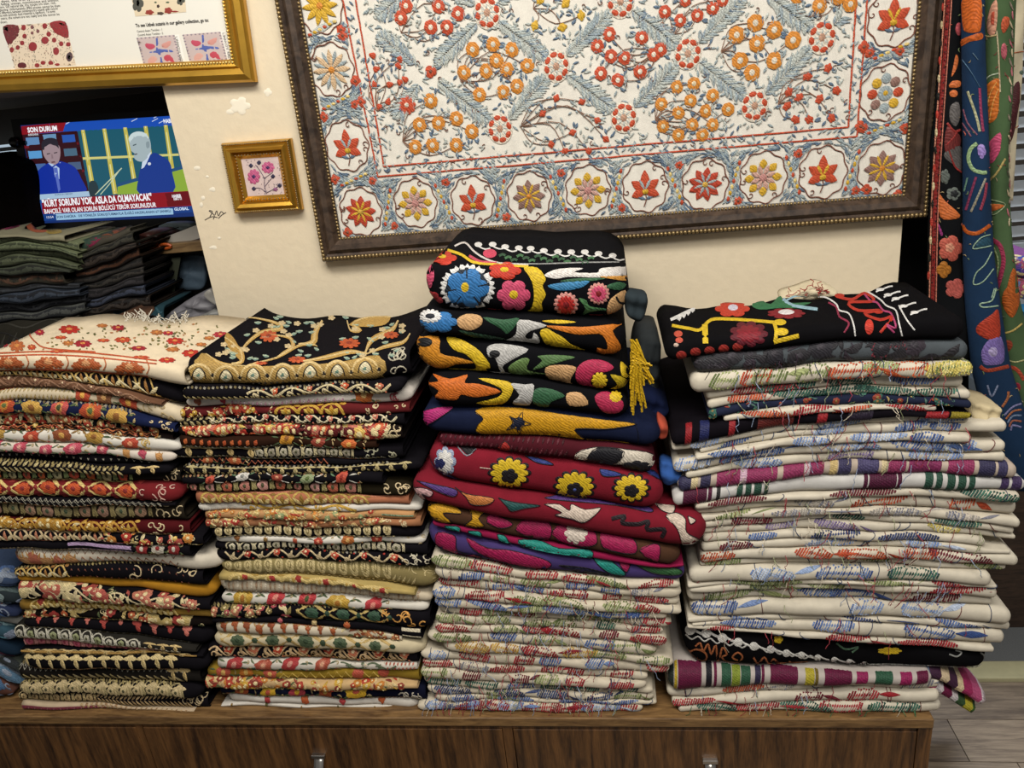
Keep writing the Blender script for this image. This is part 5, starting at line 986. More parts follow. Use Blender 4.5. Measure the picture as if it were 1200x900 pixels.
S5.rows(3.243, 470, 460, (130, 520, 940), [
    ((58, 62, 105), 65, 988, '#1a2038', [tr(T8, 3.243, [('s', [(68, 112), (95, 68), (200, 54), (140, 100), (85, 128)], '#a8276a'), ('s', [(280, 72), (330, 54), (480, 62), (640, 86), (780, 104), (895, 120), (780, 138), (700, 136), (660, 142), (700, 190), (560, 180), (310, 158), (290, 125), (312, 100)], '#c48f14'), ('s', [(412, 90), (440, 98), (462, 76), (464, 104), (494, 118), (462, 126), (450, 155), (436, 132), (402, 138), (424, 115)], '#151a30', 2), ('l', [(700, 190), (780, 200), (860, 212)], 6, '#c48f14'), ('l', [(880, 100), (900, 150), (900, 205)], 3, '#0d1020')])], 'navy cloth with broad yellow band'),
    ((165, 178, 218), 140, 968, '#4a1a22', [tr(T8, 3.243, [('s', [(365, 220), (395, 185), (420, 222)], '#a02a24'), ('s', [(668, 228), (740, 208), (850, 216), (960, 236), (965, 292), (850, 272), (680, 262)], '#c9bfae'), ('s', [(700, 255), (745, 212), (848, 225), (795, 286), (740, 272)], '#15141a', 2), ('d', 895, 282, 62, 26, '#15141a', 8, 2)]), ('rib', dict(c=('#5e2630', '#3a1218'), p=.008, f=(.0, .6)))], 'maroon ribbed cloth with white black end'),
    ((205, 240, 312), 92, 998, '#7a1626', [tr(T8, 3.243, [('n', 'embroidered_flower'), ('d', 168, 262, 42, 58, '#8f9ab0', 8, 0), ('d', 168, 262, 34, 48, '#cfccc6', 8, 1), ('n', 'embroidered_flower'), ('d', 150, 268, 22, 22, '#1d2350', 5, 3), ('s', [(98, 260), (120, 285), (160, 300), (220, 330), (200, 345), (110, 315)], '#2b2a66')]+sum(([('n', 'embroidered_flower'), ('d', x, y, rx+6, ry+5, '#161116', 12, 0), ('d', x, y, rx, ry, YEL, 12, 1), ('d', x, y+10, rx*.45, ry*.48, '#161116', 5, 3), ('d', x, y+10, rx*.12, ry*.14, c, 0, 4)] for x, y, rx, ry, c in ((412, 305, 78, 60, '#161116'), (660, 355, 78, 58, '#4a5a9a'), (875, 362, 70, 54, '#161116'))), [])+[('l', [(215, 205), (250, 240), (285, 215)], 5, '#8a8f98'), ('s', [(225, 205), (285, 212), (255, 235)], '#161116'), ('s', [(470, 240), (540, 255), (580, 275), (520, 268)], '#2b3a7c'), ('s', [(755, 290), (810, 300), (840, 315), (770, 318)], '#2b3a7c'), ('s', [(930, 300), (985, 290), (985, 330)], '#2b3a7c'), ('l', [(300, 285), (340, 290)], 4, '#c9b0a0')])], 'red cloth with three big yellow flowers'),
    ((322, 392, 452), 38, 1162, '#741424', [tr(T8, 3.243, [('s', [(38, 365), (75, 360), (120, 375), (110, 395), (80, 385), (95, 405), (60, 400)], '#c9a0a0'), ('s', [(60, 335), (130, 350), (210, 370), (200, 395), (130, 372)], '#4a3070'), ('s', [(205, 360), (250, 385), (350, 402), (330, 425), (270, 425), (245, 395)], '#b8723a'), ('s', [(370, 400), (400, 410), (450, 420), (530, 430), (470, 440), (420, 450), (400, 430)], '#1c4a48'), ('s', [(545, 425), (600, 425), (640, 448), (648, 425), (700, 445), (760, 440), (700, 492), (650, 480), (585, 465), (610, 455)], '#c9b8a8'), ('s', [(760, 350), (850, 400), (950, 440), (940, 455), (820, 430), (560, 405), (600, 390)], '#4a3070', 0), ('l', [(800, 480), (850, 470), (840, 495), (900, 500), (940, 490), (935, 520), (1000, 520), (990, 550)], 16, '#1c1016'), ('s', [(960, 405), (1000, 400), (1040, 430), (1030, 460), (985, 445)], '#c9b8a8'), ('s', [(1005, 470), (1045, 458), (1080, 480), (1085, 530), (1130, 555), (1140, 580), (1110, 612), (1075, 590), (1050, 520)], '#cbb9a8'), ('s', [(1090, 470), (1120, 485), (1100, 500)], '#cbb9a8')]) ], 'crimson cloth with white lily, bulging right', dict(dy=-.012)),
    ((420, 488, 565), 96, 1062, BRN, [tr(T8, 3.243, [('s', [(98, 435), (140, 420), (205, 432), (228, 460), (160, 458), (195, 495), (130, 488)], '#c4921c'), ('s', [(262, 440), (322, 450), (295, 478), (315, 508), (240, 505), (270, 480)], '#c4921c'), ('s', [(325, 492), (345, 450), (375, 470), (425, 500), (380, 515)], MAG), ('s', [(435, 520), (480, 478), (565, 495), (560, 562), (480, 545)], MAG), ('s', [(575, 525), (630, 492), (720, 510), (745, 570), (690, 585), (600, 562)], MAG), ('s', [(770, 518), (880, 555), (890, 610), (800, 600), (760, 575)], MAG), ('s', [(905, 600), (960, 575), (985, 590), (970, 645)], MAG), ('d', 665, 535, 46, 40, '#cfc2b4', 8, 2)])], 'brown cloth with magenta blooms and white star'),
    ((488, 562, 640), 120, 1075, '#8a1440', [tr(T8, 3.243, [('s', [(445, 560), (530, 565), (600, 592), (720, 600), (712, 638), (600, 640), (480, 602)], TEA), ('s', [(365, 540), (395, 545), (415, 582), (385, 580)], TEA), ('s', [(165, 505), (220, 512), (222, 532), (185, 525)], TEA), ('s', [(255, 525), (300, 530), (305, 552), (270, 548)], TEA), ('s', [(840, 580), (900, 570), (960, 600), (900, 620), (850, 600)], BRN)])], 'magenta cloth with teal leaves'),
    ((505, 590, 655), 88, 1080, '#46386e', [tr(T8, 3.243, [('s', [(140, 530), (205, 545), (215, 600), (300, 620), (280, 628), (170, 598), (130, 570)], MAG), ('s', [(250, 550), (330, 590), (420, 600), (560, 640), (550, 668), (440, 655), (330, 625), (270, 590)], MAG), ('s', [(715, 600), (760, 605), (800, 640), (855, 690), (800, 688), (745, 650)], TEA), ('s', [(820, 620), (875, 620), (860, 680), (835, 660)], MAG), ('s', [(880, 632), (960, 650), (1060, 672), (1055, 692), (970, 688), (900, 660)], '#2f5a34'), ('s', [(1020, 625), (1070, 615), (1078, 655), (1040, 655)], '#2f5a34'), ('s', [(600, 655), (700, 665), (790, 690), (700, 690)], '#1a1a34')])], 'purple cloth with magenta waves and green leaf'),
])
z3 = S3.E[0]['zt']; S5.er = .6; S5.build(z3)
# white fringe at the back of the cream cloth, scrap behind the black velvet
e = S1.E[0]; m = MB(); cols = []; r = random.Random(4)
for i in range(60):
    u = r.random(); x = 150+78*u; y = 388-2*u; z0 = e['F'].zt(at(x, y, 1.34)[0]); p0 = np.array([at(x, y, 1.34)[0], 1.34+r.uniform(-.02, .01), float(z0)+.001]); q = [p0]
    for k in range(4): q.append(q[-1]+np.array([r.uniform(-.008, .005), r.uniform(.0, .006), r.uniform(-.002, .007)]))
    f0 = len(m.F); m.tube(q, .0011, 4); cols += [lin('#cfc8b8')]*(len(m.F)-f0)
t_ = mesh_obj('fringe', m.V, m.F, thread_mat(), e['o'], e['org'], False, cols); t_['kind'] = 'stuff'; t_['label'] = 'white knotted fringe'
# yellow tassel fringe and dark tail on the pile
e = S5.E[2]; m = MB(); cols = []; r = random.Random(8); T = T7
for i in range(46):
    x0 = r.uniform(1005, 1045); y0 = r.uniform(515, 640); x1 = 1005+(i % 23)*4.6; y1 = r.uniform(600, 870) if x1 < 1075 else r.uniform(600, 720); yy = 1.122-.002*(i % 4)
    p = [at(*T([(x0+(x1-x0)*t**.8+r.uniform(-3, 3), y0+(y1-y0)*t)])[0], yy) for t in np.linspace(0, 1, 6)]; f0 = len(m.F); m.tube(p, .0016, 4); cols += [lin('#cba41c')]*(len(m.F)-f0)
t_ = mesh_obj('tassel_fringe', m.V, m.F, thread_mat(), e['o'], e['org'], False, cols); t_['kind'] = 'stuff'; t_['label'] = 'yellow tassel fringe'
def bundle(pts, Y, thick, mat, parent=None, org=(0, 0, 0), name='fold_end'):
    B = catmull([at(x, y, Y) for x, y in pts], True, 6); c = B.mean(0); rg = []; tk = min(thick, .05)
    for f, d in ((.04, -.30), (.3, -.30), (.5, -.28), (.7, -.24), (.86, -.17), (.96, -.07), (1.0, .05), (1.0, .6*thick/tk), (.94, thick/tk)):
        rg.append([c+(b-c)*f+np.array([0, d*tk+tk*.09*(math.sin((c[2]+(b[2]-c[2])*f)*210+(c[0]+(b[0]-c[0])*f)*60)+.6*math.sin((c[0]+(b[0]-c[0])*f)*330-(c[2]+(b[2]-c[2])*f)*90))*(1 if d < .1 else 0), 0]) for b in B])
    return MB().loft(rg).build(name, mat, parent, org, True)
e = S5.E[0]; bundle(T7([(985, 315), (1040, 312), (1082, 330), (1075, 400), (1040, 438), (990, 400)]), 1.15, .03, cloth_mat('#2c3438'), e['o'], e['org'])
e = S5.E[4]; bundle(T8([(975, 100), (1000, 110), (1015, 135), (1008, 172), (978, 168)]), 1.16, .03, cloth_mat('#b8503a'), e['o'], e['org'])
e = S5.E[6]; bundle(T8([(985, 265), (1030, 270), (1068, 310), (1050, 345), (995, 345)]), 1.16, .03, cloth_mat('#31589a'), e['o'], e['org'])
for (pts, c, Y, lb) in ((T7([(1050, 535), (1135, 530), (1140, 600), (1130, 730), (1060, 740), (1020, 650)]), '#33383a', 1.24, 'dark grey bundled cloth behind the yellow tassels'), (T7([(1010, 760), (1100, 745), (1172, 815), (1165, 850), (1080, 890), (1020, 880)]), '#161d38', 1.20, 'navy bundled cloth beside the navy yellow band')):
    B = catmull([at(x, y, Y) for x, y in pts], True, 4); o = bundle(pts, Y, .16, cloth_mat(c), None, (float(B[:, 0].mean()), Y, float(B[:, 2].min())), 'bundled_textile'); tag(o, lb, 'textile')

# ================================================================== right stack
c2_, c3_, c4_ = (2.727, 760, 320), (2.727, 760, 520), (2.727, 760, 660); R2, R4 = crop(*c2_), crop(*c4_)
S4 = Stack('right stack', 'right stack of folded cotton textiles', 1.135, .33, 4, 'round', .008, .0015)
r1 = [('l', [(75, 168), (130, 178), (165, 182), (200, 150), (260, 148), (330, 152), (400, 158)], 10, YEL), ('l', [(180, 165), (182, 225)], 18, YEL), ('l', [(400, 155), (408, 185), (405, 218)], 12, YEL), ('d', 425, 188, 22, 12, YEL), ('d', 420, 158, 20, 10, YEL), ('l', [(400, 220), (440, 210), (480, 200)], 14, YEL),
    ('n', 'embroidered_flower'), ('d', 268, 115, 56, 27, '#b83a26', 6), ('d', 270, 113, 16, 10, '#c9c4d0', 0, 3), ('n', 'embroidered_flower'), ('d', 320, 195, 62, 42, '#5a1220', 9), ('d', 320, 195, 42, 28, '#7c1a26', 9, 2), ('n', 'embroidered_flower'), ('d', 440, 130, 62, 17, '#7c1a22', 9), ('d', 440, 128, 26, 8, '#d8d0d0', 0, 3),
    ('s', [(330, 105), (350, 85), (390, 100), (420, 72), (440, 95), (520, 95), (480, 110), (540, 118), (430, 112), (360, 118)], '#2f6a44'), ('l', [(430, 85), (460, 105), (540, 118)], 10, '#8fb0bc', 2), ('l', [(440, 90), (470, 75), (500, 68)], 6, '#8fb0bc', 2)]
r1 += [('n', 'white_leaf')]+[('l', [(70, 150), (100+14*i, 140-8*i), (95+14*i, 152-9*i)], 9, '#d5d3cf') for i in range(4)]
r1 += [('n', 'wavy_line'), ('l', [(540, 75), (570, 80), (600, 100), (610, 120), (640, 130), (655, 165), (660, 200)], 5, '#d5d3cf'), ('l', [(700, 60), (740, 85), (760, 105), (790, 120), (800, 160), (810, 200)], 5, '#d5d3cf'), ('l', [(690, 68), (710, 90), (730, 95), (750, 120), (775, 130), (790, 175), (760, 165), (785, 190)], 6, '#a8406a'), ('l', [(575, 95), (600, 110), (610, 140), (640, 160), (625, 190)], 6, '#8a2a44')]
r1 += [('n', 'red_scroll'), ('l', [(600, 75), (650, 85), (690, 65), (720, 90), (640, 95), (670, 120), (740, 120), (690, 130), (740, 150), (780, 140), (740, 190)], 9, '#b03020'), ('d', 610, 73, 16, 7, '#b03020'), ('d', 705, 172, 14, 24, '#c0392a'), ('d', 735, 125, 14, 6, '#b03020')]
r1 += [('n', 'white_beads')]+[x for i, (a, b) in enumerate(((740, 55), (765, 72), (790, 84), (815, 108), (850, 128))) for x in (('d', a, b, 13, 5, '#dcdad6', 0, 2), ('l', [(a-14, b+6), (a+26, b-10), (a+40, b-12)], 5, '#dcdad6'))]+[('l', [(800, 105), (825, 150), (850, 182)], 5, '#dcdad6')]
r1 += [('n', 'red_arches')]+[('d', a, b, 17, 14, '#8a241c', 0) for a, b in ((105, 262), (150, 252), (195, 248), (240, 242), (285, 236))]+[('d', 95, 195, 14, 10, '#c0503c'), ('d', 98, 215, 12, 9, '#c0503c'), ('d', 88, 230, 8, 6, '#c9b0a0')]
xr = (140, 560, 1000); cf = '#cdc4b1'
def cott(p, n=8, **k): return [('cotton', dict(pal=p, n=max(3, n-3), stems=6, big=1.3, **k))]
g4 = dict(threads=9)
S4.rows(*c2_, xr, [
    ((208, 166, 140), 52, 1020, '#0f0e10', [tr(R2, 2.727, r1)], 'black velvet cloth with red flowers and yellow vine', dict(istop=True, tilt=.0, depth=.17)),
    ((272, 222, 218), 145, 1030, '#4a5054', [('cotton', dict(pal=('maroon', 'grey'), n=1, stems=2)), ('dense', dict(c=('#2a282c', '#332c34', '#26242a'), n=26, cen='#3a363c', out='#2a282c', leaf=('#222024',), R=(.2, .45)))], 'slate grey cloth with black flowers', dict(threads=14, tcol=('#17151a', '#3a2a38'), depth=.15)),
    ((325, 288, 282), 135, 1040, cf, [('cotton', dict(pal=('green', 'green', 'orange'), n=8, stems=4)), ('cotton', dict(pal=('yellow',), n=3, stems=0, f=(.86, .99), big=1.3))], 'cream cotton with red and olive stitches', dict(threads=10, depth=.2)),
    ((390, 340, 330), 185, 1020, cf, cott(('teal', 'red', 'blue'), 7), 'cream cotton with dark green leaf', dict(threads=8)),
    ((418, 368, 375), 190, 1036, cf, cott(('red', 'teal', 'orange'), 8), 'thin cream cotton with red stems', dict(threads=6)),
    ((447, 395, 402), 190, 1036, '#23283c', [('dense', dict(c=('#2f5c50', '#8a3a2a', '#3e6b5a'), n=22, out='#4b6a60', cen='#8a6a3a'))], 'dark blue cloth with green leaves', dict(threads=6)),
    ((466, 420, 428), 240, 920, cf, cott(('orange', 'red'), 7), 'cream cotton with orange patches', dict(threads=8)),
    ((486, 440, 440), 72, 1030, '#120f14', [('ikat', dict(bands=((.05, .07, '#8a1c22'), (.10, .13, '#1c2250'), (.2, .22, '#8a1c22'), (.3, .42, '#5a1c18'), (.5, .53, '#8a1c22'), (.6, .68, '#241c2c'), (.85, .92, '#8a1c22'), (.93, .99, '#8a7a20'))))], 'black cloth with thin red stripes'),
    ((540, 474, 456), 76, 1030, cf, cott(('lblue', 'violet'), 6), 'cream cotton with faint violet outlines', g4),
    ((560, 498, 478), 165, 1156, cf, cott(('lblue', 'blue'), 7), 'cream cotton with pale blue flowers', g4),
    ((578, 520, 510), 150, 1032, cf, cott(('blue', 'lblue'), 7), 'cream cotton with navy petals', g4),
    ((592, 545, 538), 80, 1152, cf, cott(('lblue', 'lblue', 'blue'), 8), 'cream cotton with large blue peonies', g4),
    ((632, 576, 576), 120, 1150, cf, cott(('lblue', 'violet'), 5), 'cream cotton with grey blue leaves', g4)])
ik1 = ((.0, .04, '#33304c'), (.04, .06, '#c9b890'), (.07, .10, '#33304c'), (.12, .19, '#8a3258'), (.19, .21, '#c9a8b8'), (.21, .30, '#8a3258'), (.32, .38, '#8a3258'), (.385, .40, '#cdb8c0'), (.40, .44, '#8a3258'), (.46, .48, '#c9b078'), (.485, .52, '#3c3858'), (.54, .60, '#4a4468'), (.61, .625, '#c9b890'), (.63, .68, '#8a3258'), (.69, .78, '#7c2a54'), (.80, .87, '#8a3258'), (.885, .93, '#33304c'), (.94, .965, '#3c3858'))
ik2 = ((.03, .10, '#4a1430'), (.105, .115, '#4a1430'), (.13, .14, '#2a2a28'), (.19, .205, '#27483a'), (.215, .23, '#27483a'), (.24, .26, '#27483a'), (.27, .28, '#27483a'), (.55, .56, '#4a1430'), (.565, .64, '#4a1430'), (.645, .655, '#4a1430'), (.72, .74, '#27483a'), (.75, .765, '#27483a'), (.78, .80, '#27483a'), (.81, .83, '#27483a'), (.84, .855, '#27483a'), (.93, .95, '#3c2c50'), (.96, .985, '#3c2c50'))
ik3 = ((.0, .02, '#27302a'), (.025, .035, '#b59c2c'), (.04, .13, '#5e1236'), (.15, .17, '#15121c'), (.18, .19, '#5e1236'), (.21, .245, '#27503a'), (.25, .28, '#7c8a2c'), (.285, .32, '#27503a'), (.34, .36, '#2a2440'), (.365, .375, '#5e1236'), (.40, .50, '#5e1236'), (.53, .56, '#a89a2c'), (.565, .575, '#6b5a20'), (.60, .70, '#5e1236'), (.72, .76, '#8a1c50'), (.79, .85, '#27503a'), (.88, .92, '#8a1c50'), (.94, .98, '#5e1236'))
S4.rows(*c3_, (150, 600, 1120), [
    ((108, 62, 62), 95, 1188, '#b8a898', [('ikat', dict(bands=ik1))], 'pink and navy striped ikat cloth', dict(threads=8)),
    ((150, 102, 108), 78, 1215, '#c2bfba', [('ikat', dict(bands=ik2))], 'white ikat cloth with maroon green bars'),
    ((188, 150, 150), 150, 1188, cf, cott(('maroon', 'teal'), 5), 'cream cotton with maroon bars', g4),
    ((205, 172, 180), 150, 1192, cf, cott(('orange', 'orange', 'grey'), 6, f=(.25, .9)), 'cream cotton with long rust red bars', g4),
    ((232, 205, 232), 150, 1195, cf, cott(('orange', 'green', 'grey'), 7), 'cream cotton with faded red blossoms', g4),
    ((255, 225, 262), 160, 1180, cf, cott(('maroon', 'red', 'teal'), 6), 'cream cotton with dark red lozenges', g4),
    ((278, 250, 285), 170, 1185, cf, cott(('violet', 'green', 'yellow'), 6), 'cream cotton with violet and yellow stitches', g4),
    ((295, 278, 305), 175, 1082, cf, cott(('navy', 'blue'), 6), 'cream cotton with navy leaf bars', g4),
    ((318, 302, 332), 170, 1160, cf, cott(('maroon', 'lblue'), 5), 'cream cotton with single maroon leaf', g4),
    ((345, 328, 350), 165, 1185, cf, cott(('orange', 'orange', 'maroon'), 8), 'cream cotton with bright orange bars', g4),
    ((375, 360, 385), 165, 1150, cf, cott(('red', 'green'), 6), 'cream cotton with crimson scribbles', g4),
    ((392, 384, 408), 130, 1095, cf, cott(('lblue', 'blue', 'teal'), 6), 'cream cotton with blue iris flowers', g4),
    ((440, 430, 446), 125, 1115, cf, cott(('green', 'red', 'green'), 7), 'cream cotton with olive and red leaves', g4)])
ch2 = [('n', 'chain_border')]
pts_ = [(133, 213), (185, 223), (236, 238), (286, 252), (336, 264), (390, 274), (440, 286), (488, 292), (540, 300), (593, 307), (640, 313), (688, 320), (735, 325), (780, 328)]
for i, (x, y) in enumerate(pts_):
    k = 1-.045*i; ch2 += [('d', x, y, 17*k, 16*k, '#d0cdc6', 0, 2), ('l', [(x+4, y-10*k), (x+20, y+4), (x+40, y+14*k)], 8*k, '#d0cdc6')]
ch2 += [('l', [(118+i*20, 232+i*3.4+(7 if i % 2 else -5)) for i in range(22)], 5, '#b8b5ae'), ('n', 'orange_scroll'), ('l', [(130, 320), (125, 290), (150, 275), (180, 285), (185, 305), (165, 315), (155, 300)], 6, '#9c5a34'), ('n', 'orange_scroll'), ('l', [(150, 265), (165, 255), (175, 280), (190, 258), (200, 290), (215, 262), (220, 320)], 6, '#9c5a34'), ('n', 'orange_scroll'), ('l', [(225, 325), (235, 270), (250, 290), (235, 300), (255, 320), (280, 325), (300, 300), (285, 285), (268, 300), (285, 310)], 6, '#9c5a34'), ('n', 'orange_scroll'), ('l', [(335, 300), (350, 320), (370, 300), (385, 325), (400, 305), (420, 325), (440, 315), (480, 318), (510, 325)], 6, '#9c5a34'), ('n', 'yellow_flower'), ('d', 415, 243, 15, 14, YEL, 5), ('n', 'red_stem'), ('l', [(395, 228), (415, 235)], 5, '#8a3a2a'), ('n', 'yellow_flower'), ('d', 770, 280, 40, 12, YEL, 7), ('n', 'green_tendril'), ('l', [(600, 255), (630, 275), (670, 268), (650, 285)], 6, '#3f5a44'), ('n', 'grey_curl'), ('l', [(960, 290), (985, 298), (1000, 285), (980, 278)], 5, '#8a8a86'), ('n', 'grey_curl'), ('l', [(1060, 285), (1085, 300), (1098, 285)], 5, '#8a8a86'), ('n', 'edge_stitch'), ('l', [(820+i*12, 330+(6 if i % 2 else 0)) for i in range(22)], 3, '#b0aca4')]
S4.rows(*c4_, (150, 600, 1080), [
    ((70, 60, 76), 130, 1120, cf, cott(('red', 'green'), 5), 'cream cotton with red rosebud', g4),
    ((90, 82, 108), 125, 1110, cf, cott(('blue', 'maroon', 'green'), 7), 'cream cotton with round blue patch', g4),
    ((125, 120, 142), 135, 1166, cf, cott(('blue', 'lblue'), 5), 'thick cream cotton with blue bellflowers', dict(threads=3)),
    ((170, 168, 190), 125, 1165, cf, cott(('navy', 'blue'), 5), 'cream cotton with dark blue band', dict(threads=3)),
    ((186, 182, 212), 140, 1148, cf, cott(('blue', 'lblue'), 6), 'cream cotton with blue paisley fish', dict(threads=3)),
    ((196, 222, 258), 125, 1104, cf, cott(('red', 'maroon'), 6), 'thin cream cotton with red shell stitches', dict(threads=6)),
    ((202, 240, 278), 112, 1098, '#0e0d0f', [tr(R4, 2.727, ch2)], 'black velvet cloth with white chain border'),
    ((336, 343, 345), 62, 905, '#b5aca4', [('ikat', dict(bands=ik3))], 'maroon and green striped silk ikat', dict(wave=.006)),
    ((398, 378, 372), 60, 935, cf, cott(('yellow', 'orange', 'grey'), 6), 'cream cotton with pale yellow hatching', dict(threads=8)),
    ((425, 402, 400), 75, 930, cf, cott(('maroon', 'red'), 6, stemc='#7a2a34'), 'cream cotton with maroon outline swirls', dict(threads=8)),
    ((443, 435, 438), 95, 936, cf, cott(('teal', 'red'), 8, stemc='#7a2a34'), 'cream cotton with green tendrils', dict(threads=22, tcol=('#2f6a44', '#8e2f38', '#c9bda8')))])
S4.er = .45; S4.build(TOPZ)
o = bundle(R2([(430, 70), (480, 55), (545, 35), (600, 55), (590, 80), (500, 90), (430, 90)]), 1.33, .04, cloth_mat('#d0c3a4'), None, tuple(at(*R2([(510, 90)])[0], 1.33)), 'cloth_scrap'); tag(o, 'cream cloth scrap with red threads behind the black velvet cloth', 'cloth'); m = MB(); r = random.Random(6)
for i in range(16):
    x, y = r.uniform(430, 600), r.uniform(45, 75); p = [np.array(at(*R2([(x, y)])[0], 1.315))]
    for k in range(4): p.append(p[-1]+np.array([r.uniform(-.008, .008), 0, r.uniform(-.002, .006)]))
    m.tube(p, .0008, 3)
t_ = mesh_obj('loose_threads', m.V, m.F, thread_mat(), o, o.location[:], False, [lin('#a03a34')]*len(m.F)); t_['kind'] = 'stuff'
# drooping striped ends of the silk ikat, beyond the chest
e = [x for x in S4.E if 'silk ikat' in x['desc']][0]; T6 = crop(4.5, 1060, 700)
for pts, w, bands in (([(0, 395), (110, 392), (200, 415), (270, 460), (340, 495), (425, 555)], 58, ('#5a6a84', '#5a6a84', '#3a1c34', '#c4b090', '#3a1c34', '#c4b08c', '#8f2450', '#a84a70', '#cfc0c4')), ([(0, 415), (90, 430), (170, 470), (240, 510), (300, 550), (372, 595)], 50, ('#27503a', '#c4bdb4', '#8a2450', '#b8b0b0', '#5e1236', '#b8b0b0', '#2f4a2a', '#a3982c', '#3a5a2a'))):
    P = catmull(T6(pts), False, 8); n = len(P); C = np.array([at(x, y, 1.15) for x, y in P]); V = []; Fc = []; cols = []; K_ = 10
    for i in range(n):
        t = i/(n-1); R = .0145*(1-.0*t)*(1 if t < .93 else .8 if t < .985 else .45); tg = unit(C[min(i+1, n-1)]-C[max(i-1, 0)]); up = unit(np.cross(np.cross(tg, (0, 0, 1)), tg))
        for k in range(K_): a = 2*math.pi*k/K_; V.append(C[i]+up*R*math.cos(a)+np.array([0, 1, 0])*R*3.2*math.sin(a)+np.array([0, .035, 0]))
    for i in range(n-1):
        for k in range(K_): Fc.append((i*K_+k, i*K_+(k+1) % K_, (i+1)*K_+(k+1) % K_, (i+1)*K_+k)); cols.append(lin(bands[min(int(i/(n-1)*len(bands)), len(bands)-1)]))
    Fc += [tuple(range(K_)), tuple((n-1)*K_+k for k in range(K_-1, -1, -1))]; cols += [lin(bands[0]), lin(bands[-1])]
    mesh_obj('drooping_end', V, Fc, thread_mat(), e['o'], e['org'], True, cols)
# rolled cream cloth end showing between the dark and the cream cottons
o = bundle(R2([(1032, 420), (1060, 414), (1125, 430), (1122, 468), (1080, 472), (1030, 462)]), 1.17, .06, cloth_mat('#c9b994'), None, tuple(at(*R2([(1075, 470)])[0], 1.20)), 'bundled_textile'); tag(o, 'rolled plain cream cloth end beside the red striped black cloth', 'textile')

# ================================================================== blue stack cut by the left edge
S0 = Stack('blue stack at left edge', 'blue stack at the left edge', 1.16, .28, 9, 'round', .008, .003)
S0.rows(4.286, 0, 640, (-120, 0, 70), [((125+d, 130+d, 150+d+k), -420, x, c, [('dense', dict(c=cs, n=18, cen='#8a94a4', out='#7a8496', leaf=('#3a4a5a',)))], ds) for d, k, x, c, cs, ds in (
    (0, 0, 62, '#3a4a66', ('#5a76a8', '#8a94a4'), 'blue cloth with pale flowers'), (70, 0, 82, '#2c3438', ('#7a8a8a', '#4a5a5a'), 'charcoal cloth with grey lace'), (150, 0, 78, '#27304c', ('#4a6aa0', '#8a5a3a'), 'bright blue cloth with rust edge'), (205, 0, 84, '#8a8a84', ('#5a6a7c', '#4a4a4c'), 'pale grey cloth with blue flecks'), (262, 0, 60, '#33505e', ('#5a8a9a', '#7a9aa0'), 'teal cloth with light stripes'), (335, 15, 62, '#1c2c3c', ('#2f5a70', '#5a2a44'), 'dark teal cloth'), (400, 25, 95, '#4a5048', ('#6a6a64', '#33383a'), 'grey green cloth folded double'), (480, 30, 84, '#2c4a66', ('#5a7a94', '#8a94a4'), 'steel blue cloth'), (545, 35, 60, '#5a3a30', ('#a84a30', '#3a5a7c'), 'rust cloth with blue spots'))])
S0.build(TOPZ)

# ================================================================== niche: rugs, television, shelf
o = MB().box((-2.2, 1.585, 0), (-.83, 2.25, 1.0), .004).build('dark_cabinet', wood('dark_cabinet_wood', '#1b1613', '#3a2f27', (2, 20, 20), 4), None, (-1.5, 1.9, 0)); tag(o, 'dark wooden cabinet inside the niche behind the left stack', 'cabinet')
TN = (3.75, 0, 230)
SA = Stack('olive rug stack in niche', 'olive and dark rugs folded in the niche', 1.64, .13, 21, 'open', .012, .003)
rib2 = lambda a, b: [('line', dict(c=a, s=.82, w=.006, f=(0, 1), amp=.10)), ('line', dict(c=b, s=.6, w=.005, f=(0, 1), amp=.09)), ('line', dict(c=a, s=.38, w=.006, f=(0, 1), amp=.12)), ('line', dict(c=b, s=.12, w=.005, f=(0, 1), amp=.08)), ('rib', dict(c=(a, b), p=.016, rows=(.5,), f=(0, 1)))]
def mot(E, r):
    T = crop(*TN); E.part('woven_motif'); E.shape(T([(0, 120), (60, 112), (95, 128), (40, 145), (0, 148)]), '#7c2a4a'); E.part('woven_motif'); E.shape(T([(120, 135), (200, 130), (240, 150), (160, 160)]), '#a85a3c'); E.part('woven_motif'); E.shape(T([(190, 140), (260, 142), (270, 160), (215, 165)]), '#b59a4a')
SA.rows(*TN, (0, 170, 320), [((168, 165, 178), -260, 300, '#8f8a70', [mot], 'cream and pink patterned rug', dict(istop=True)), ((186, 182, 205), -260, 345, '#6f7658', rib2('#6b7254', '#444a36'), 'pale olive rug'), ((212, 205, 232), -260, 352, '#686f52', rib2('#666e52', '#3f4632'), 'olive rug with ragged edge'), ((242, 232, 258), -260, 350, '#60674a', rib2('#5f664a', '#3a402e'), 'wavy olive green rug'), ((272, 262, 290), -260, 345, '#555b44', rib2('#565c46', '#33372a'), 'dull olive rug'),
    ((312, 300, 318), -260, 330, '#33362d', rib2('#454a3c', '#23251f'), 'dark moss rug'), ((348, 335, 335), -260, 280, '#3f3a30', rib2('#5a4030', '#2a2822'), 'dark rug with orange fleck'), ((405, 395, 385), -260, 345, '#2a2c2e', rib2('#3a3d42', '#1c1d1f'), 'charcoal rug'), ((432, 415, 405), -260, 360, '#2b3038', rib2('#3a424e', '#1d2026'), 'slate blue rug'), ((475, 462, 445), -260, 370, '#25262a', rib2('#36383c', '#18191c'), 'black grey rug'), ((520, 505, 482), -260, 370, '#3a3c3a', rib2('#50524e', '#26282a'), 'grey rug with cream edge'), ((560, 545, 525), -260, 340, '#2c2a24', rib2('#3c3a32', '#1d1b18'), 'brown black rug')])
SA.build(1.0)
SB = Stack('striped rug stack in niche', 'dark striped rugs folded in the niche', 1.66, .13, 22, 'open', .012, .003)
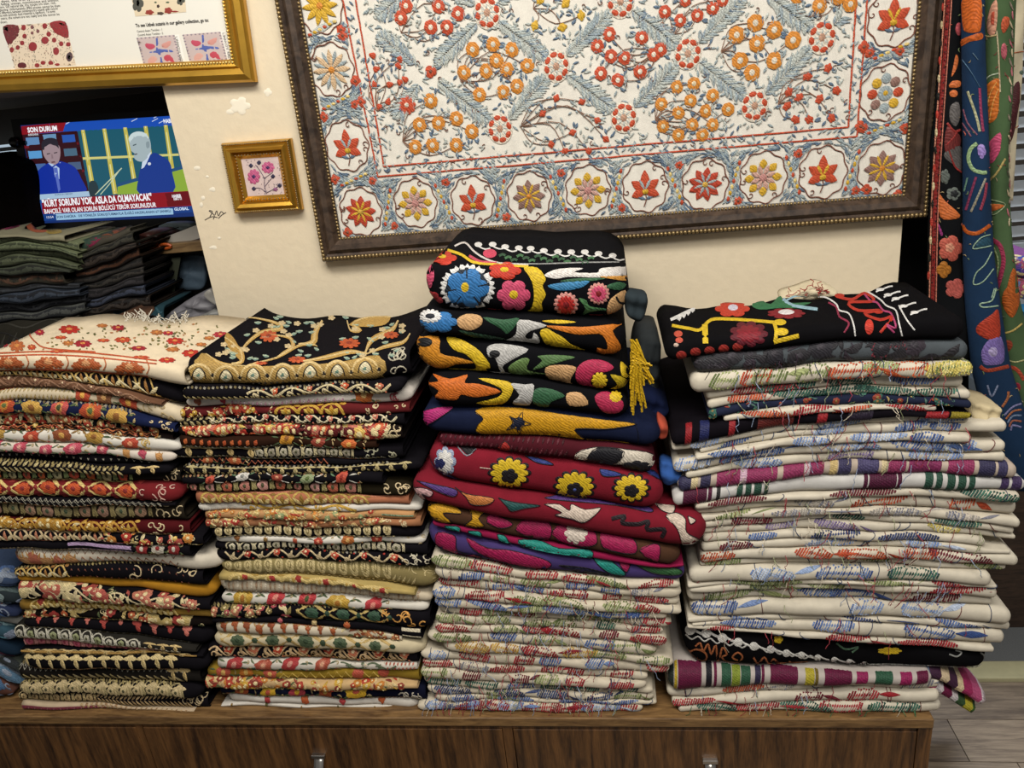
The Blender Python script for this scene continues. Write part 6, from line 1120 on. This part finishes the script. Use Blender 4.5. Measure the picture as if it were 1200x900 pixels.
def mot2(E, r):
    T = crop(*TN); E.part('woven_stripe'); E.shape(T([(345, 205), (430, 165), (540, 118), (556, 130), (450, 178), (360, 240)]), '#34483c'); E.part('woven_stripe'); E.shape(T([(375, 215), (400, 190), (440, 178), (440, 190), (400, 222)]), '#7c2040'); E.part('woven_stripe'); E.shape(T([(450, 172), (540, 135), (550, 142), (470, 182)]), '#8f4a2c')
SB.rows(*TN, (370, 480, 590), [((190, 165, 138), 345, 562, '#4a463c', [mot2], 'grey rug with green and pink stripes', dict(istop=True, tilt=.0)), ((250, 205, 165), 350, 600, '#2f2e28', rib2('#3f3d34', '#1d1c19'), 'dark taupe rug'), ((285, 240, 200), 340, 612, '#2a2420', rib2('#3c332c', '#1a1614'), 'dark brown rug'), ((325, 285, 240), 330, 612, '#33261e', rib2('#5a3a28', '#1f1814'), 'brown rug with rust line'), ((355, 320, 285), 320, 620, '#1f1c1a', rib2('#302c28', '#131211'), 'black brown rug'), ((388, 352, 325), 340, 628, '#262422', rib2('#38342f', '#171615'), 'sooty rug'), ((425, 392, 360), 350, 632, '#211f20', rib2('#333032', '#141314'), 'black rug'), ((465, 432, 400), 350, 640, '#262a34', rib2('#3c4252', '#181a20'), 'dark indigo rug'), ((500, 470, 445), 360, 655, '#221c18', rib2('#362e28', '#151210'), 'umber rug'), ((540, 512, 500), 480, 700, '#1f3a42', rib2('#2f525c', '#13242a'), 'dark teal rug')])
SB.build(1.0)
# --- television
BLc, BRc = at(45, 262, 1.95), at(229, 253.5, 1.95); tx = unit(BRc-BLc); TLc = at(25, 147, 1.985); ty = TLc-BLc; SH = float(np.linalg.norm(ty)); ty = unit(ty-tx*ty.dot(tx)); tn = unit(np.cross(tx, ty)); SW = .468
tv = empty('television', tuple(BLc+tx*SW/2-np.array([0, 0, BLc[2]-1.0])+np.array([0, .03, 0]))); tag(tv, 'flat television showing a news broadcast, standing in the dark niche', 'television'); torg = tv.location[:]
blk = plain('black_plastic', '#0c0c0d', .35, 0, 50, .1)
def slab(u0, u1, v0, v1, d0, d1): return MB().add([BLc+tx*u+ty*v+tn*d for d in (d0, d1) for u, v in ((u0, v0), (u1, v0), (u1, v1), (u0, v1))], BOXF)
slab(-.022, SW+.022, -.026, SH+.016, -.035, -.002).build('housing', blk, tv, torg)
slab(-.022, 0, -.026, SH+.016, -.0019, .004).build('bezel', blk, tv, torg); slab(SW, SW+.022, -.026, SH+.016, -.0019, .004).build('bezel', blk, tv, torg)
slab(0, SW, -.026, 0, -.0019, .004).build('bezel', blk, tv, torg); slab(0, SW, SH, SH+.016, -.0019, .004).build('bezel', blk, tv, torg)
c_ = torg; MB().box((c_[0]-.03, c_[1]-.02, c_[2]+.012), (c_[0]+.03, c_[1]+.02, BLc[2]+.02), .003).build('stand_neck', blk, tv, torg); MB().box((c_[0]-.13, c_[1]-.09, c_[2]), (c_[0]+.13, c_[1]+.09, c_[2]+.012), .003).build('stand_base', blk, tv, torg)
scr = Flat(BLc, tx, ty); E = Emb(scr, .0002, .0002, .00015); TT = crop(5, 0, 110)
def sh(pts, col, layer=0, smooth=False, name=None):
    if name: E.part(name)
    E.shape(TT(pts), col, smooth, layer, 6)
E.part('screen_background'); E.add([0, SW, SW, 0], [0, 0, SH, SH], [.0001]*4, [(0, 1, 2, 3)], '#16306e')
sh([(125, 190), (400, 165), (1010, 120), (1090, 120), (1100, 190), (380, 225), (130, 240)], '#1c4fb4', 1, name='screen_banner'); sh([(125, 190), (388, 166), (370, 220), (130, 240)], '#8a1420', 2, name='screen_banner')
for x, y in ((385, 175), (770, 160), (890, 160), (930, 170), (900, 140)): sh([(x, y), (x+35, y-18), (x+36, y-14), (x+2, y+4)], '#cfdcf0', 3)
sh([(130, 238), (452, 215), (530, 598), (210, 620)], '#331018', 1, name='studio_wall')
for x, y, c in ((150, 255, '#5f8ab8'), (250, 240, '#6a94b8'), (360, 240, '#2c5ab0'), (165, 335, '#5a9ad0'), (370, 320, '#4a6a80'), (190, 410, '#4a6aa0'), (395, 400, '#4a5f80')): sh([(x, y), (x+78, y-6), (x+86, y+44), (x+8, y+52)], c, 2)
for y in (305, 385, 465): sh([(140+(y-305)*.2, y), (460+(y-305)*.2, y-22), (464+(y-305)*.2, y-8), (143+(y-305)*.2, y+16)], '#6a1420', 2)
sh([(455, 215), (1090, 178), (1140, 575), (520, 600)], '#1f5a6c', 1, name='chamber_wall')
for x0, x1 in ((475, 540), (600, 665), (722, 790), (842, 905), (960, 1020)):
    sh([(x0, 212-(x0-475)*.06), (x0+22, 211-(x0-475)*.06), (x1+25, 585), (x1-3, 588)], '#c4b850', 3); sh([(x0+8, 212-(x0-475)*.06), (x0+14, 211-(x0-475)*.06), (x1+13, 585), (x1+7, 588)], '#e6e0a0', 4)
for y in (372,): sh([(485, y), (1110, y-25), (1112, y-12), (487, y+14)], '#d6cf7c', 4)
sh([(690, 540), (800, 505), (1090, 430), (1140, 575), (690, 590)], '#8fae3c', 5, name='lectern_panel'); sh([(690, 525), (800, 492), (1060, 425), (1045, 335), (1056, 335), (1075, 440), (810, 510), (690, 545)], '#24507c', 6, name='lectern_edge')
sh([(205, 590), (200, 520), (225, 450), (285, 405), (320, 395), (370, 398), (440, 430), (480, 500), (505, 578), (350, 592)], '#16309a', 6, True, 'news_reader'); sh([(283, 405), (310, 430), (345, 580), (357, 578), (357, 400), (330, 415)], '#b8d0ec', 7); sh([(316, 432), (338, 432), (356, 560), (345, 578)], '#5a6fc0', 8)
sh([(252, 335), (256, 300), (300, 280), (345, 300), (356, 345), (345, 400), (320, 422), (288, 402), (262, 370)], '#a08a90', 7, True); sh([(245, 310), (252, 275), (290, 258), (335, 268), (346, 320), (330, 305), (285, 300), (258, 330)], '#2a2630', 8, True); sh([(302, 398), (322, 394), (328, 402), (306, 406)], '#6a4850', 9); sh([(276, 350), (296, 346), (296, 352), (277, 356)], '#3a3038', 9); sh([(318, 344), (338, 340), (338, 346), (319, 350)], '#3a3038', 9); sh([(303, 352), (309, 352), (316, 378), (304, 380)], '#8a747a', 9)
sh([(820, 585), (812, 500), (828, 430), (860, 385), (900, 345), (950, 365), (995, 400), (1012, 470), (1016, 575)], '#1b3a8c', 7, True, 'speaker'); sh([(835, 400), (880, 345), (890, 340), (850, 430), (830, 440)], '#d0dcec', 8)
sh([(762, 300), (755, 262), (775, 232), (815, 220), (855, 232), (880, 270), (886, 330), (868, 370), (840, 396), (805, 392), (785, 370), (790, 350), (772, 335)], '#a8b8bc', 8, True); sh([(755, 262), (775, 232), (815, 220), (855, 232), (872, 262), (830, 250), (790, 258), (768, 285)], '#cddcdc', 9, True); sh([(780, 300), (800, 292), (802, 298), (783, 306)], '#4a5a60', 10); sh([(788, 352), (806, 348), (808, 355), (792, 360)], '#5a5a60', 10); sh([(858, 285), (876, 280), (878, 312), (862, 318)], '#8a9aa0', 10, True)
E.disc(*TT([(877, 410)])[0], 2, 1.8, '#d6dce4', layer=10); E.part('microphone'); E.line(TT([(560, 590), (640, 510), (715, 435)]), 1.2, '#c8d4b0', 8); E.line(TT([(590, 590), (650, 520), (700, 450)]), 1.0, '#c8d4b0', 8); sh([(525, 600), (525, 520), (560, 512), (580, 560), (560, 600)], '#2a3a40', 8, True)
sh([(205, 592), (522, 570), (530, 600), (210, 622)], '#a8c4dc', 9, name='caption_strip'); sh([(210, 622), (1120, 568), (1140, 655), (240, 705)], '#8f1420', 9, name='caption_banner'); sh([(210, 622), (248, 620), (256, 704), (228, 706)], '#24509c', 10); sh([(968, 582), (1118, 570), (1134, 650), (985, 662)], '#6a0e18', 10)
sh([(235, 706), (1140, 655), (1150, 692), (245, 745)], '#1a3f84', 9, name='ticker'); sh([(328, 704), (1015, 668), (1018, 706), (334, 740)], '#9cc4e0', 10)
E.build(tv, torg, screen_mat())
def smat(c):
    m = bpy.data.materials.new('lit_lettering'); nt, b, N = nodes(m); b.inputs['Emission Color'].default_value = lin(c)+(1,); b.inputs['Emission Strength'].default_value = .9; b.inputs['Base Color'].default_value = (.01, .01, .01, 1); return m
lw, lb, lc = smat('#f2f4f8'), smat('#123058'), smat('#cfe0f4')
def stext(s, p0, p1, size, mat, bold=0.0):
    P = [EYEP+r*(((BLc-EYEP)@tn)/(r@tn)) for r in rays(TT([p0, p1]))]; e = P[1]-P[0]; ob = text(s, size, P[0]+tn*.0028, e, tn, tv, torg, mat, 'screen_lettering', bold)
    V = np.array([v.co[:] for v in ob.data.vertices])+np.array(torg)-P[0]; u = unit(e); w = (V@u).max(); k = np.linalg.norm(e)/w; V = V+np.outer((V@u)*(k-1), u)
    for v, q in zip(ob.data.vertices, V+P[0]-np.array(torg)): v.co = q
stext('SON DURUM', (168, 227), (340, 215), .0175, lw, .0006); stext('ANKARA', (170, 247), (230, 243), .008, lw); stext('"KÜRT SORUNU YOK, ASLA DA OLMAYACAK"', (255, 662), (895, 622), .0250, lw, .0008); stext('BAHÇELİ: VAR OLAN SORUN BÖLÜCÜ TERÖR SORUNUDUR', (265, 702), (920, 662), .0165, lw, .0003)
stext('13:54', (275, 730), (318, 727), .0085, lw); stext('SON DAKİKA   DE YÖNELİK SORUŞTURMAYLA İLGİLİ HAZIRLANAN 67 SANIKLI', (338, 728), (1005, 692), .0085, lb, .0002); stext('HABER', (1012, 608), (1066, 604), .0105, lw, .0003); stext('HATTI', (1022, 624), (1068, 620), .0105, lw, .0003); stext('HABER', (962, 172), (1030, 168), .014, lw, .0004); stext('GLOBAL', (1025, 684), (1110, 679), .0105, lc, .0003); stext('GÜRKAN ERDEM', (325, 596), (430, 590), .006, lb)
# --- lit window and heap left of the television, webcam knob
w1 = MB().box((-2.28, 2.44, 1.30), (-1.86, 2.46, 1.56)).build('window_1', smat('#a8b8c4')); tag(w1, kind='structure')
for z in (1.34, 1.39, 1.44, 1.49, 1.54): MB().box((-2.28, 2.425, z), (-1.86, 2.435, z+.012)).build('window_slat', plain('grey_blind', '#7c868c', .6), w1)
o = bundle([(-40, 190), (8, 188), (24, 205), (30, 240), (34, 275), (-30, 280)], 1.9, .2, cloth_mat('#15100f'), None, tuple(at(0, 280, 1.95)), 'dark_bag'); tag(o, 'black bag slumped left of the television', 'bag')
kp = at(17, 167, 1.97); o = MB().ball(kp, .014, 12, 8).build('knob', blk, tv, torg, True)
MB().tube([kp, kp+np.array([.03, .004, -.004])], .006).build('knob_stem', blk, o, torg)
# --- plank shelf with papers, and things under it
NY = 1.78; TP = crop(5.625, 140, 240)
a, b = at(*TP([(120, 335)])[0], NY), at(*TP([(560, 325)])[0], NY)
shf = MB().box((a[0]-.03, NY, a[2]-.002), (-.835, NY+.25, a[2]+.022), .002).build('plank_shelf', wood('raw_plank', '#6a5236', '#8f744e', (3, 30, 30), 4), None, (a[0], NY, a[2])); tag(shf, 'raw wooden plank shelf right of the television', 'shelf')
for x in (a[0]+.01, -.90): MB().box((x, NY+.08, 1.0), (x+.03, NY+.14, a[2]-.002)).build('leg', plain('olive_paint', '#23271c', .8), shf, (a[0], NY, a[2]))
MB().add([at(*TP([q])[0], NY+.02+d) for d in (0, .02) for q in ((255, 750), (330, 745), (405, 345), (345, 350))], BOXF).build('brace', plain('olive_paint2', '#2c3020', .8), shf, (a[0], NY, a[2]))
pap = plain('grey_white_paper', '#b5b0a6', .7, 0, 20, .08)
for i, (q, lb) in enumerate((([(215, 245), (400, 175), (515, 130), (540, 160), (350, 255)], 'fanned white paper sheet lowest on the plank shelf'), ([(340, 250), (440, 190), (530, 160), (545, 215), (420, 252)], 'white paper sheet leaning over others on the plank'), ([(370, 258), (450, 248), (545, 235), (548, 268), (440, 268)], 'folded white paper sheet at the plank front'))):
    V = [at(*p, NY+.03-.006*i+d) for d in (0, .003) for p in TP(q)]; n = len(q); F = [tuple(range(n)), tuple(range(2*n-1, n-1, -1))]+[(j, n+j, n+(j+1) % n, (j+1) % n) for j in range(n)]
    o = mesh_obj('paper_sheet', V, F, pap, None, tuple(np.min(V, 0))); tag(o, lb, 'paper', 'papers on the plank shelf')
o = MB(); 
for cx0 in (225, 300):
    P = [at(*TP([(cx0+40*math.cos(t), 273+14*math.sin(t))])[0], NY-.004) for t in np.linspace(0, 2*math.pi, 13)]; o.tube(P, .0035, 6, False)
o = o.build('scissors', plain('orange_plastic', '#b0501c', .4), None, tuple(at(*TP([(262, 290)])[0], NY))); tag(o, 'orange handled scissors at the plank shelf edge', 'scissors'); V = [v.co for v in o.data.vertices]
MB().box((.0, .02, .004), (.09, .026, .008)).build('blade', chrome, o)
for q, Y, c, nm_, lb, ct, th_ in (([(275, 125), (455, 118), (460, 165), (280, 170)], NY+.12, '#7c8a8c', 'plastic_case', 'small pale plastic case behind the papers on shelf', 'case', .03), ([(410, 345), (545, 335), (562, 400), (550, 550), (395, 560), (375, 500), (385, 440)], NY+.06, '#4a5a68', 'plastic_sleeve', 'blue grey plastic sleeve hanging below the plank', 'sleeve', .02), ([(165, 500), (180, 420), (300, 400), (330, 450), (300, 600), (200, 640)], NY+.08, '#0e0d0d', 'black_bag', 'black bag with white lettering under the plank', 'bag', .05),
        ([(290, 760), (430, 640), (560, 570), (640, 560), (660, 700), (480, 770)], NY-.06, '#77757a', 'plastic_bag', 'crumpled grey plastic bag beside the wall edge', 'bag', .06), ([(470, 770), (560, 720), (660, 680), (670, 790), (560, 800)], NY-.09, '#8a8a86', 'plastic_bag', 'small grey plastic bag lowest beside wall edge', 'bag', .05), ([(555, 600), (600, 560), (640, 660)], NY-.11, '#a8a49c', 'paper_sheet', 'torn grey paper corner against wall edge', 'paper', .01), ([(130, 190), (260, 165), (330, 200), (300, 250), (160, 270)], NY+.06, '#4a2a24', 'cloth_scrap', 'dark red cloth scrap left on the plank', 'cloth', .06)):
    pts = TP(q); B = [at(x, y, Y) for x, y in pts]; o = bundle(pts, Y, th_, plain(nm_+'_surface', c, .45, 0, 30, .2, .6), None, tuple(np.min(B, 0)), nm_); tag(o, lb, ct)
    if nm_ == 'black_bag':
        e = Emb(Flat((0, Y-.026, 0), (1, 0, 0), (0, 0, 1)), .001, .0005); e.part('white_lettering', False)
        for x, y in ((185, 515), (215, 510), (245, 512), (268, 500), (190, 535), (225, 530), (220, 560), (245, 555)): e.line(TP([(x-8, y-10), (x+6, y-12), (x+8, y), (x-4, y+8), (x+8, y+10)]), .7, '#b8b8b4')
        e.build(o, o.location[:], print_mat())

# ================================================================== hanging textiles at the right
rail = MB().tube([(.50, 1.43, 1.79), (1.15, 1.43, 1.79)], .01, 10).build('hanging_rail', chrome, None, (.8, 1.43, 1.79)); tag(rail, 'metal rail carrying the hanging textiles above the right stack', 'rail')
MB().box((.505, 1.43, 1.78), (.525, 1.482, 1.80)).build('bracket', chrome, rail, (.8, 1.43, 1.79))
H6, H7, H8 = crop(5, 1040, 0), crop(5, 1040, 170), crop(4.094, 1040, 340)
def sprinkle(E, D, seed):
    r = random.Random(seed); c = {0: ('#8a7a5c', '#7a3a34', '#5f6a54'), 1: ('#4a6a84', '#6a8a8a', '#8a4a50'), 2: ('#a8946a', '#b05a44', '#7a8a5c')}[seed % 3]; E.part('small_stitches', False)
    for i in range(46):
        a, s = r.uniform(.08, .92), r.uniform(.05, .97); p = project(D.pos(np.array([a]), np.array([s]), np.zeros(1)))[0]; q = r.uniform(0, 6.3); l = r.uniform(2.5, 5)
        E.line([tuple(p), (p[0]+l*.5*math.cos(q+.5), p[1]+l*.5*math.sin(q+.5)), (p[0]+l*math.cos(q), p[1]+l*1.3*math.sin(q))], 1.1, r.choice(c), -1, 1)
def hanging(rows, Y, bulge, base, label, motifs, yoff=None):
    D = Drape(rows, Y, bulge, yoff); na, ns = 15, 60; A, S = np.meshgrid(np.linspace(0, 1, na), np.linspace(0, 1, ns), indexing='ij'); V = D.pos(A.ravel(), S.ravel(), np.zeros(A.size)); n = na*ns; V2 = V.copy(); V2[:, 1] = np.maximum(V[:, 1]+.004, Y-.3*bulge); F = []
    for i in range(na-1):
        for j in range(ns-1): p = i*ns+j; F += [(p, p+1, p+ns+1, p+ns), (n+p, n+p+ns, n+p+ns+1, n+p+1)]
    for i in range(na-1): p = i*ns; F += [(p, p+ns, n+p+ns, n+p), (p+ns-1, n+p+ns-1, n+p+2*ns-1, p+2*ns-1)]
    for j in range(ns-1): F += [(j, n+j, n+j+1, j+1), (n-ns+j, n-ns+j+1, 2*n-ns+j+1, 2*n-ns+j)]
    V = np.concatenate([V, V2]); org = (float(V[:, 0].mean()), float(V[:, 1].mean()), float(V[:, 2].min())); o = mesh_obj('textile_or_shade_sheet', V, F, cloth_mat(base), None, org, True); tag(o, label, 'textile', 'textiles hanging at the right')
    E = Emb(D); motifs(E); (sprinkle(E, D, len(label)) if bulge > .015 else None); E.build(o, org); return o
def m_black(E):
    E.part('chain_border', False)
    for dx, c, w in ((0, '#c08068', 1.6), (7, '#7c1f1c', 4.5), (14, '#b8705c', 1.4)): E.line([(1109+dx*.55, -50), (1107+dx*.55, 10), (1098+dx*.55, 140), (1092+dx*.55, 240), (1089.5+dx*.55, 350), (1089+dx*.55, 400)], w, c)
    for i in range(16): E.disc(1105.5-i*1.1, 8+i*21, 1.6, 5, ('#b0392c', '#c4b48c', '#1a1a14')[i % 3], layer=2)
    for i in range(40): E.disc(1112.6-i*.5, -20+i*9, .7, 1.4, '#1a0c0c', n=6, layer=3)
    for T, its in ((H6, [('d', 418, 170, 20, 38, '#a84a50'), ('s', [(375, 450), (385, 390), (400, 320), (415, 345), (405, 400)], '#b8602c'), ('s', [(360, 510), (380, 475), (425, 475), (420, 510)], '#b8602c'), ('d', 387, 548, 24, 22, '#b8602c'), ('s', [(365, 700), (370, 620), (415, 600), (425, 680), (400, 740)], '#5a5654'), ('s', [(335, 880), (350, 740), (420, 790), (425, 850), (380, 890)], '#6b2a28'), ('l', [(350, 720), (390, 770), (425, 760)], 14, '#8a2c28', 2), ('l', [(345, 850), (390, 800), (410, 760)], 10, '#8a2c28', 2)]), (H7, [('s', [(330, 60), (380, 0), (435, 20), (430, 150), (380, 110)], '#5a5654'), ('l', [(360, 30), (390, 120), (430, 160)], 10, '#8a2c28', 2), ('d', 338, 185, 28, 46, '#5f6660', 5), ('d', 385, 285, 42, 40, '#5f6660', 5), ('d', 388, 285, 26, 24, '#15181a', 5, 2), ('s', [(302, 290), (340, 330), (425, 410), (380, 435), (310, 420)], '#b8602c'), ('s', [(295, 450), (325, 520), (310, 525)], '#8a2c6a'), ('d', 368, 605, 72, 78, '#b85a4a', 5), ('d', 365, 600, 30, 34, '#c98a70', 5, 2), ('d', 330, 730, 44, 50, '#a86a24', 4), ('d', 398, 840, 62, 60, '#a85048', 5)])):
        tr(T, 5, its)(E, None)
hanging([(1108, -60, 1131), (1106, 0, 1130), (1094, 140, 1130), (1090, 170, 1130), (1087, 310, 1135), (1086, 420, 1142)], 1.435, .022, '#121315', 'black hanging textile with orange flowers and red chain border', m_black)
def m_navy(E):
    tr(H6, 5, [('s', [(442, -20), (545, -20), (548, 160), (520, 190), (465, 188), (442, 150)], '#bf5c1e'), ('s', [(428, 240), (470, 215), (550, 192), (552, 230), (480, 245), (432, 272)], '#b8581f'), ('l', [(470, 535), (500, 620), (525, 700), (540, 770)], 15, '#a8a884'), ('l', [(540, 515), (545, 620), (552, 700), (560, 770)], 15, '#8a3050'), ('l', [(445, 640), (470, 720), (525, 790)], 9, '#7a4a5c'), ('l', [(440, 720), (490, 800)], 9, '#7a4a5c'), ('l', [(440, 350), (490, 420), (540, 510)], 4, '#4a6a84'), ('l', [(500, 310), (530, 350)], 4, '#6a8494'), ('d', 548, 868, 22, 24, '#9a84c0')])(E, None)
    tr(H7, 5, [('l', [(525, -10), (490, 20), (475, 80), (500, 140), (550, 160), (580, 160)], 22, '#8faa7c'), ('d', 552, 40, 24, 40, '#8f78b8', 4), ('l', [(520, 185), (490, 280), (460, 380)], 14, '#7c3050'), ('l', [(575, 195), (530, 300), (490, 390)], 13, '#8f8a7a'), ('l', [(580, 220), (570, 300), (545, 380)], 16, '#8a3448'), ('l', [(470, 190), (450, 270)], 10, '#5f8474'), ('l', [(440, 470), (470, 510), (530, 515), (600, 470)], 22, '#bb5a20'), ('l', [(600, 525), (545, 545), (500, 605), (560, 600), (605, 590)], 7, '#8fa890'), ('l', [(610, 625), (570, 700), (520, 750), (505, 815), (560, 800), (620, 725)], 7, '#8fa890'), ('l', [(625, 840), (610, 895)], 7, '#8fa890'), ('s', [(515, 600), (545, 555), (595, 540), (600, 585)], '#24485a')])(E, None)
    tr(H8, 4.094, [('l', [(520, -10), (500, 50), (445, 65), (460, 82), (530, 75)], 7, '#8fa890'), ('s', [(425, 190), (440, 160), (500, 115), (530, 95), (540, 215), (500, 240), (440, 215)], '#a83824'), ('s', [(452, 290), (490, 235), (545, 225), (558, 340), (500, 360), (460, 350)], '#7a68a8'), ('d', 505, 295, 24, 26, '#a89cc4', 0, 2), ('l', [(445, 365), (480, 385), (560, 370), (580, 365)], 18, '#a0402a'), ('l', [(480, 455), (500, 510), (530, 455)], 9, '#7a84a0'), ('l', [(550, 560), (575, 520), (580, 485)], 12, '#a0603c')]+[('l', [(560+8*i, 600+18*i), (600, 560+22*i), (640, 545+28*i)], 9, c) for i, c in enumerate(('#7a78a0', '#a0603c', '#6a7a94', '#9a5a44', '#7a78a0'))])(E, None)
hanging([(1127, -60, 1153), (1126, 0, 1152), (1127, 100, 1155), (1128, 170, 1157), (1128, 300, 1164), (1131, 360, 1172), (1138, 430, 1184), (1150, 480, 1200), (1165, 530, 1222), (1178, 570, 1240)], 1.41, .022, '#162f4c', 'navy hanging textile with orange bars and green outlines', m_navy)
def m_green(E):
    tr(H6, 5, [('s', [(585, 120), (610, 30), (640, 0), (645, 90), (630, 200), (590, 195)], '#c08a70'), ('s', [(605, 120), (620, 50), (635, 60), (625, 180)], '#b04a34', 2), ('l', [(560, 200), (590, 215), (640, 205)], 10, '#b8a070'), ('s', [(665, 150), (680, 100), (712, 105), (710, 150), (680, 195)], '#b05030'), ('d', 682, 300, 18, 48, '#b05a64'), ('s', [(568, 720), (565, 560), (590, 490), (655, 460), (655, 560), (640, 690)], '#bb6420'), ('l', [(580, 700), (600, 560), (640, 480)], 6, '#d09a50', 2), ('l', [(600, 705), (620, 600), (650, 520)], 6, '#d09a50', 2), ('l', [(565, 480), (600, 445), (650, 430)], 8, '#a8b49a'), ('s', [(575, 880), (590, 840), (660, 775), (660, 860), (610, 895)], '#b8486a'), ('l', [(640, 180), (650, 300), (655, 420), (660, 540)], 9, '#b8a888')])(E, None)
    tr(H7, 5, [('s', [(580, 20), (650, -10), (660, 30), (620, 100), (585, 100)], '#b8486a'), ('l', [(590, 215), (640, 165), (690, 80)], 12, '#a8945a'), ('s', [(598, 350), (640, 345), (685, 355), (640, 380), (598, 385)], '#b8602c'), ('l', [(600, 320), (650, 330), (690, 350), (640, 400), (605, 410)], 6, '#8a9a74'), ('l', [(615, 555), (660, 590), (680, 680), (660, 780), (640, 850)], 26, '#8f2c48'), ('l', [(625, 600), (650, 680), (640, 790)], 10, '#7a8a5c', 2), ('s', [(695, 860), (735, 720), (770, 800), (770, 900), (700, 900)], '#a8541e')])(E, None)
    tr(H8, 4.094, [('s', [(550, 60), (570, -10), (640, 0), (620, 100), (590, 130)], '#a8541e'), ('l', [(545, 210), (600, 195), (645, 160)], 9, '#b8a05a'), ('s', [(552, 250), (590, 240), (600, 270), (570, 300)], '#8a3a24'), ('l', [(570, 330), (610, 345), (655, 335)], 7, '#a8a474'), ('l', [(570, 365), (620, 380), (655, 430)], 18, '#a0402a'), ('d', 622, 465, 18, 22, '#8a2434'), ('l', [(590, 430), (620, 500), (650, 540)], 10, '#7a7a5c')])(E, None)
    E.part('pink_edge', False)
    for i in range(26): E.line([(1184-i*.15+(2 if i % 2 else -1), -20+i*11), (1187-i*.2, -10+i*11)], 2.2, ('#a8646a', '#b8a888', '#8a7a6c')[i % 3], 1, 1, False)
hanging([(1151, -60, 1190), (1150, 0, 1190), (1153, 100, 1186), (1155, 170, 1180), (1160, 280, 1184), (1165, 340, 1192), (1172, 400, 1206), (1182, 450, 1220), (1196, 510, 1240)], 1.425, .02, '#445a3a', 'green hanging textile with orange leaves and pink flowers', m_green)
hanging([(1048, 225, 1135), (1046, 330, 1135), (1044, 460, 1135), (1040, 620, 1135), (1040, 800, 1120)], 1.56, .008, '#0b0a0b', 'plain black curtain hanging in the gap behind the wall end', lambda E: None)  # no textile: black sheet added to imitate the shade in the gap
def m_white(E): tr(H6, 5, [('s', [(700, 840), (720, 560), (765, 475), (775, 560), (740, 780)], '#4a1c20'), ('l', [(740, 310), (800, 300)], 7, '#a8603c'), ('d', 790, 425, 20, 14, '#5a6a5c'), ('l', [(700, 750), (800, 745)], 5, '#a8603c')])(E, None)
hanging([(1172, -60, 1203), (1172, 0, 1201), (1172, 90, 1198), (1172, 180, 1190), (1172, 235, 1187)], 1.62, .006, '#c4b89c', 'cream hanging textile with a dark maroon leaf', m_white)
# --- beyond the doorway
shu = empty('louvred_shutter', (1.40, 2.75, 0)); tag(shu, 'grey white louvred shutter beyond the hanging textiles', 'shutter'); m_s = plain('grey_white_paint', '#a9b0b6', .5)
for x in (1.20, 1.62): MB().box((x, 2.72, .05), (x+.05, 2.77, 2.0), .003).build('stile', m_s, shu, (1.40, 2.75, 0))
for z in (.05, .85, 1.95): MB().box((1.25, 2.725, z), (1.62, 2.765, z+.06), .003).build('rail', m_s, shu, (1.40, 2.75, 0))
for z in np.arange(.13, 1.94, .05):
    if not .83 < z < .92: MB().add([(x, 2.73+dy, z+dz) for dx in (0,) for x in (1.252, 1.618) for dy, dz in ((0, 0), (.006, 0), (.03, .03), (.024, .03))], [(0, 1, 2, 3), (7, 6, 5, 4), (0, 4, 5, 1), (1, 5, 6, 2), (2, 6, 7, 3), (3, 7, 4, 0)]).build('slat', m_s, shu, (1.40, 2.75, 0))
ys = 2.05; tb = MB().box((1.02, ys-.05, .60), (1.55, 2.5, .635), .003).build('side_table', plain('blue_grey_table', '#8d9cac', .5), None, (1.3, 2.2, 0)); tag(tb, 'pale blue side table glimpsed beyond the right stack', 'table')
for x, y in ((1.05, ys-.02), (1.5, ys-.02), (1.05, 2.46), (1.5, 2.46)): MB().box((x, y, 0), (x+.03, y+.03, .60)).build('leg', plain('blue_grey_table', '#8d9cac', .5), tb, (1.3, 2.2, 0))
S6 = Stack('pile on blue side table', 'printed cloths beyond the doorway', ys, .3, 31, 'round', .004)
S6.rows(1, 0, 0, (1180, 1200, 1225), [((300, 302, 304), 1186, 1250, '#7a4a84', [('dense', dict(c=('#2f3f9a', '#b85a7a', '#6a4aa0'), n=30))], 'violet cloth with blue flowers'), ((325, 327, 329), 1186, 1250, '#2c3a8c', [('dense', dict(c=('#b85a7a', '#6a8ac0'), n=20))], 'blue cloth with pink flowers'), ((350, 352, 354), 1186, 1250, '#1f6a94', [], 'plain bright blue cloth')])
S6.build(.636)
bb = MB().box((.78, 1.91, .0), (1.60, 1.985, .50), .004).build('storage_box', wood('dark_brown_box', '#241a14', '#45342a', (4, 4, 22), 4, .6), None, (1.2, 1.95, 0)); tag(bb, 'dark brown wooden box on grey carpet beyond the right stack', 'box')
MB().box((.775, 1.905, .50), (1.605, 1.99, .515), .003).build('lid', wood('dark_brown_lid', '#2c2019', '#4d3b30', (22, 4, 4), 4, .6), bb, (1.2, 1.95, 0))
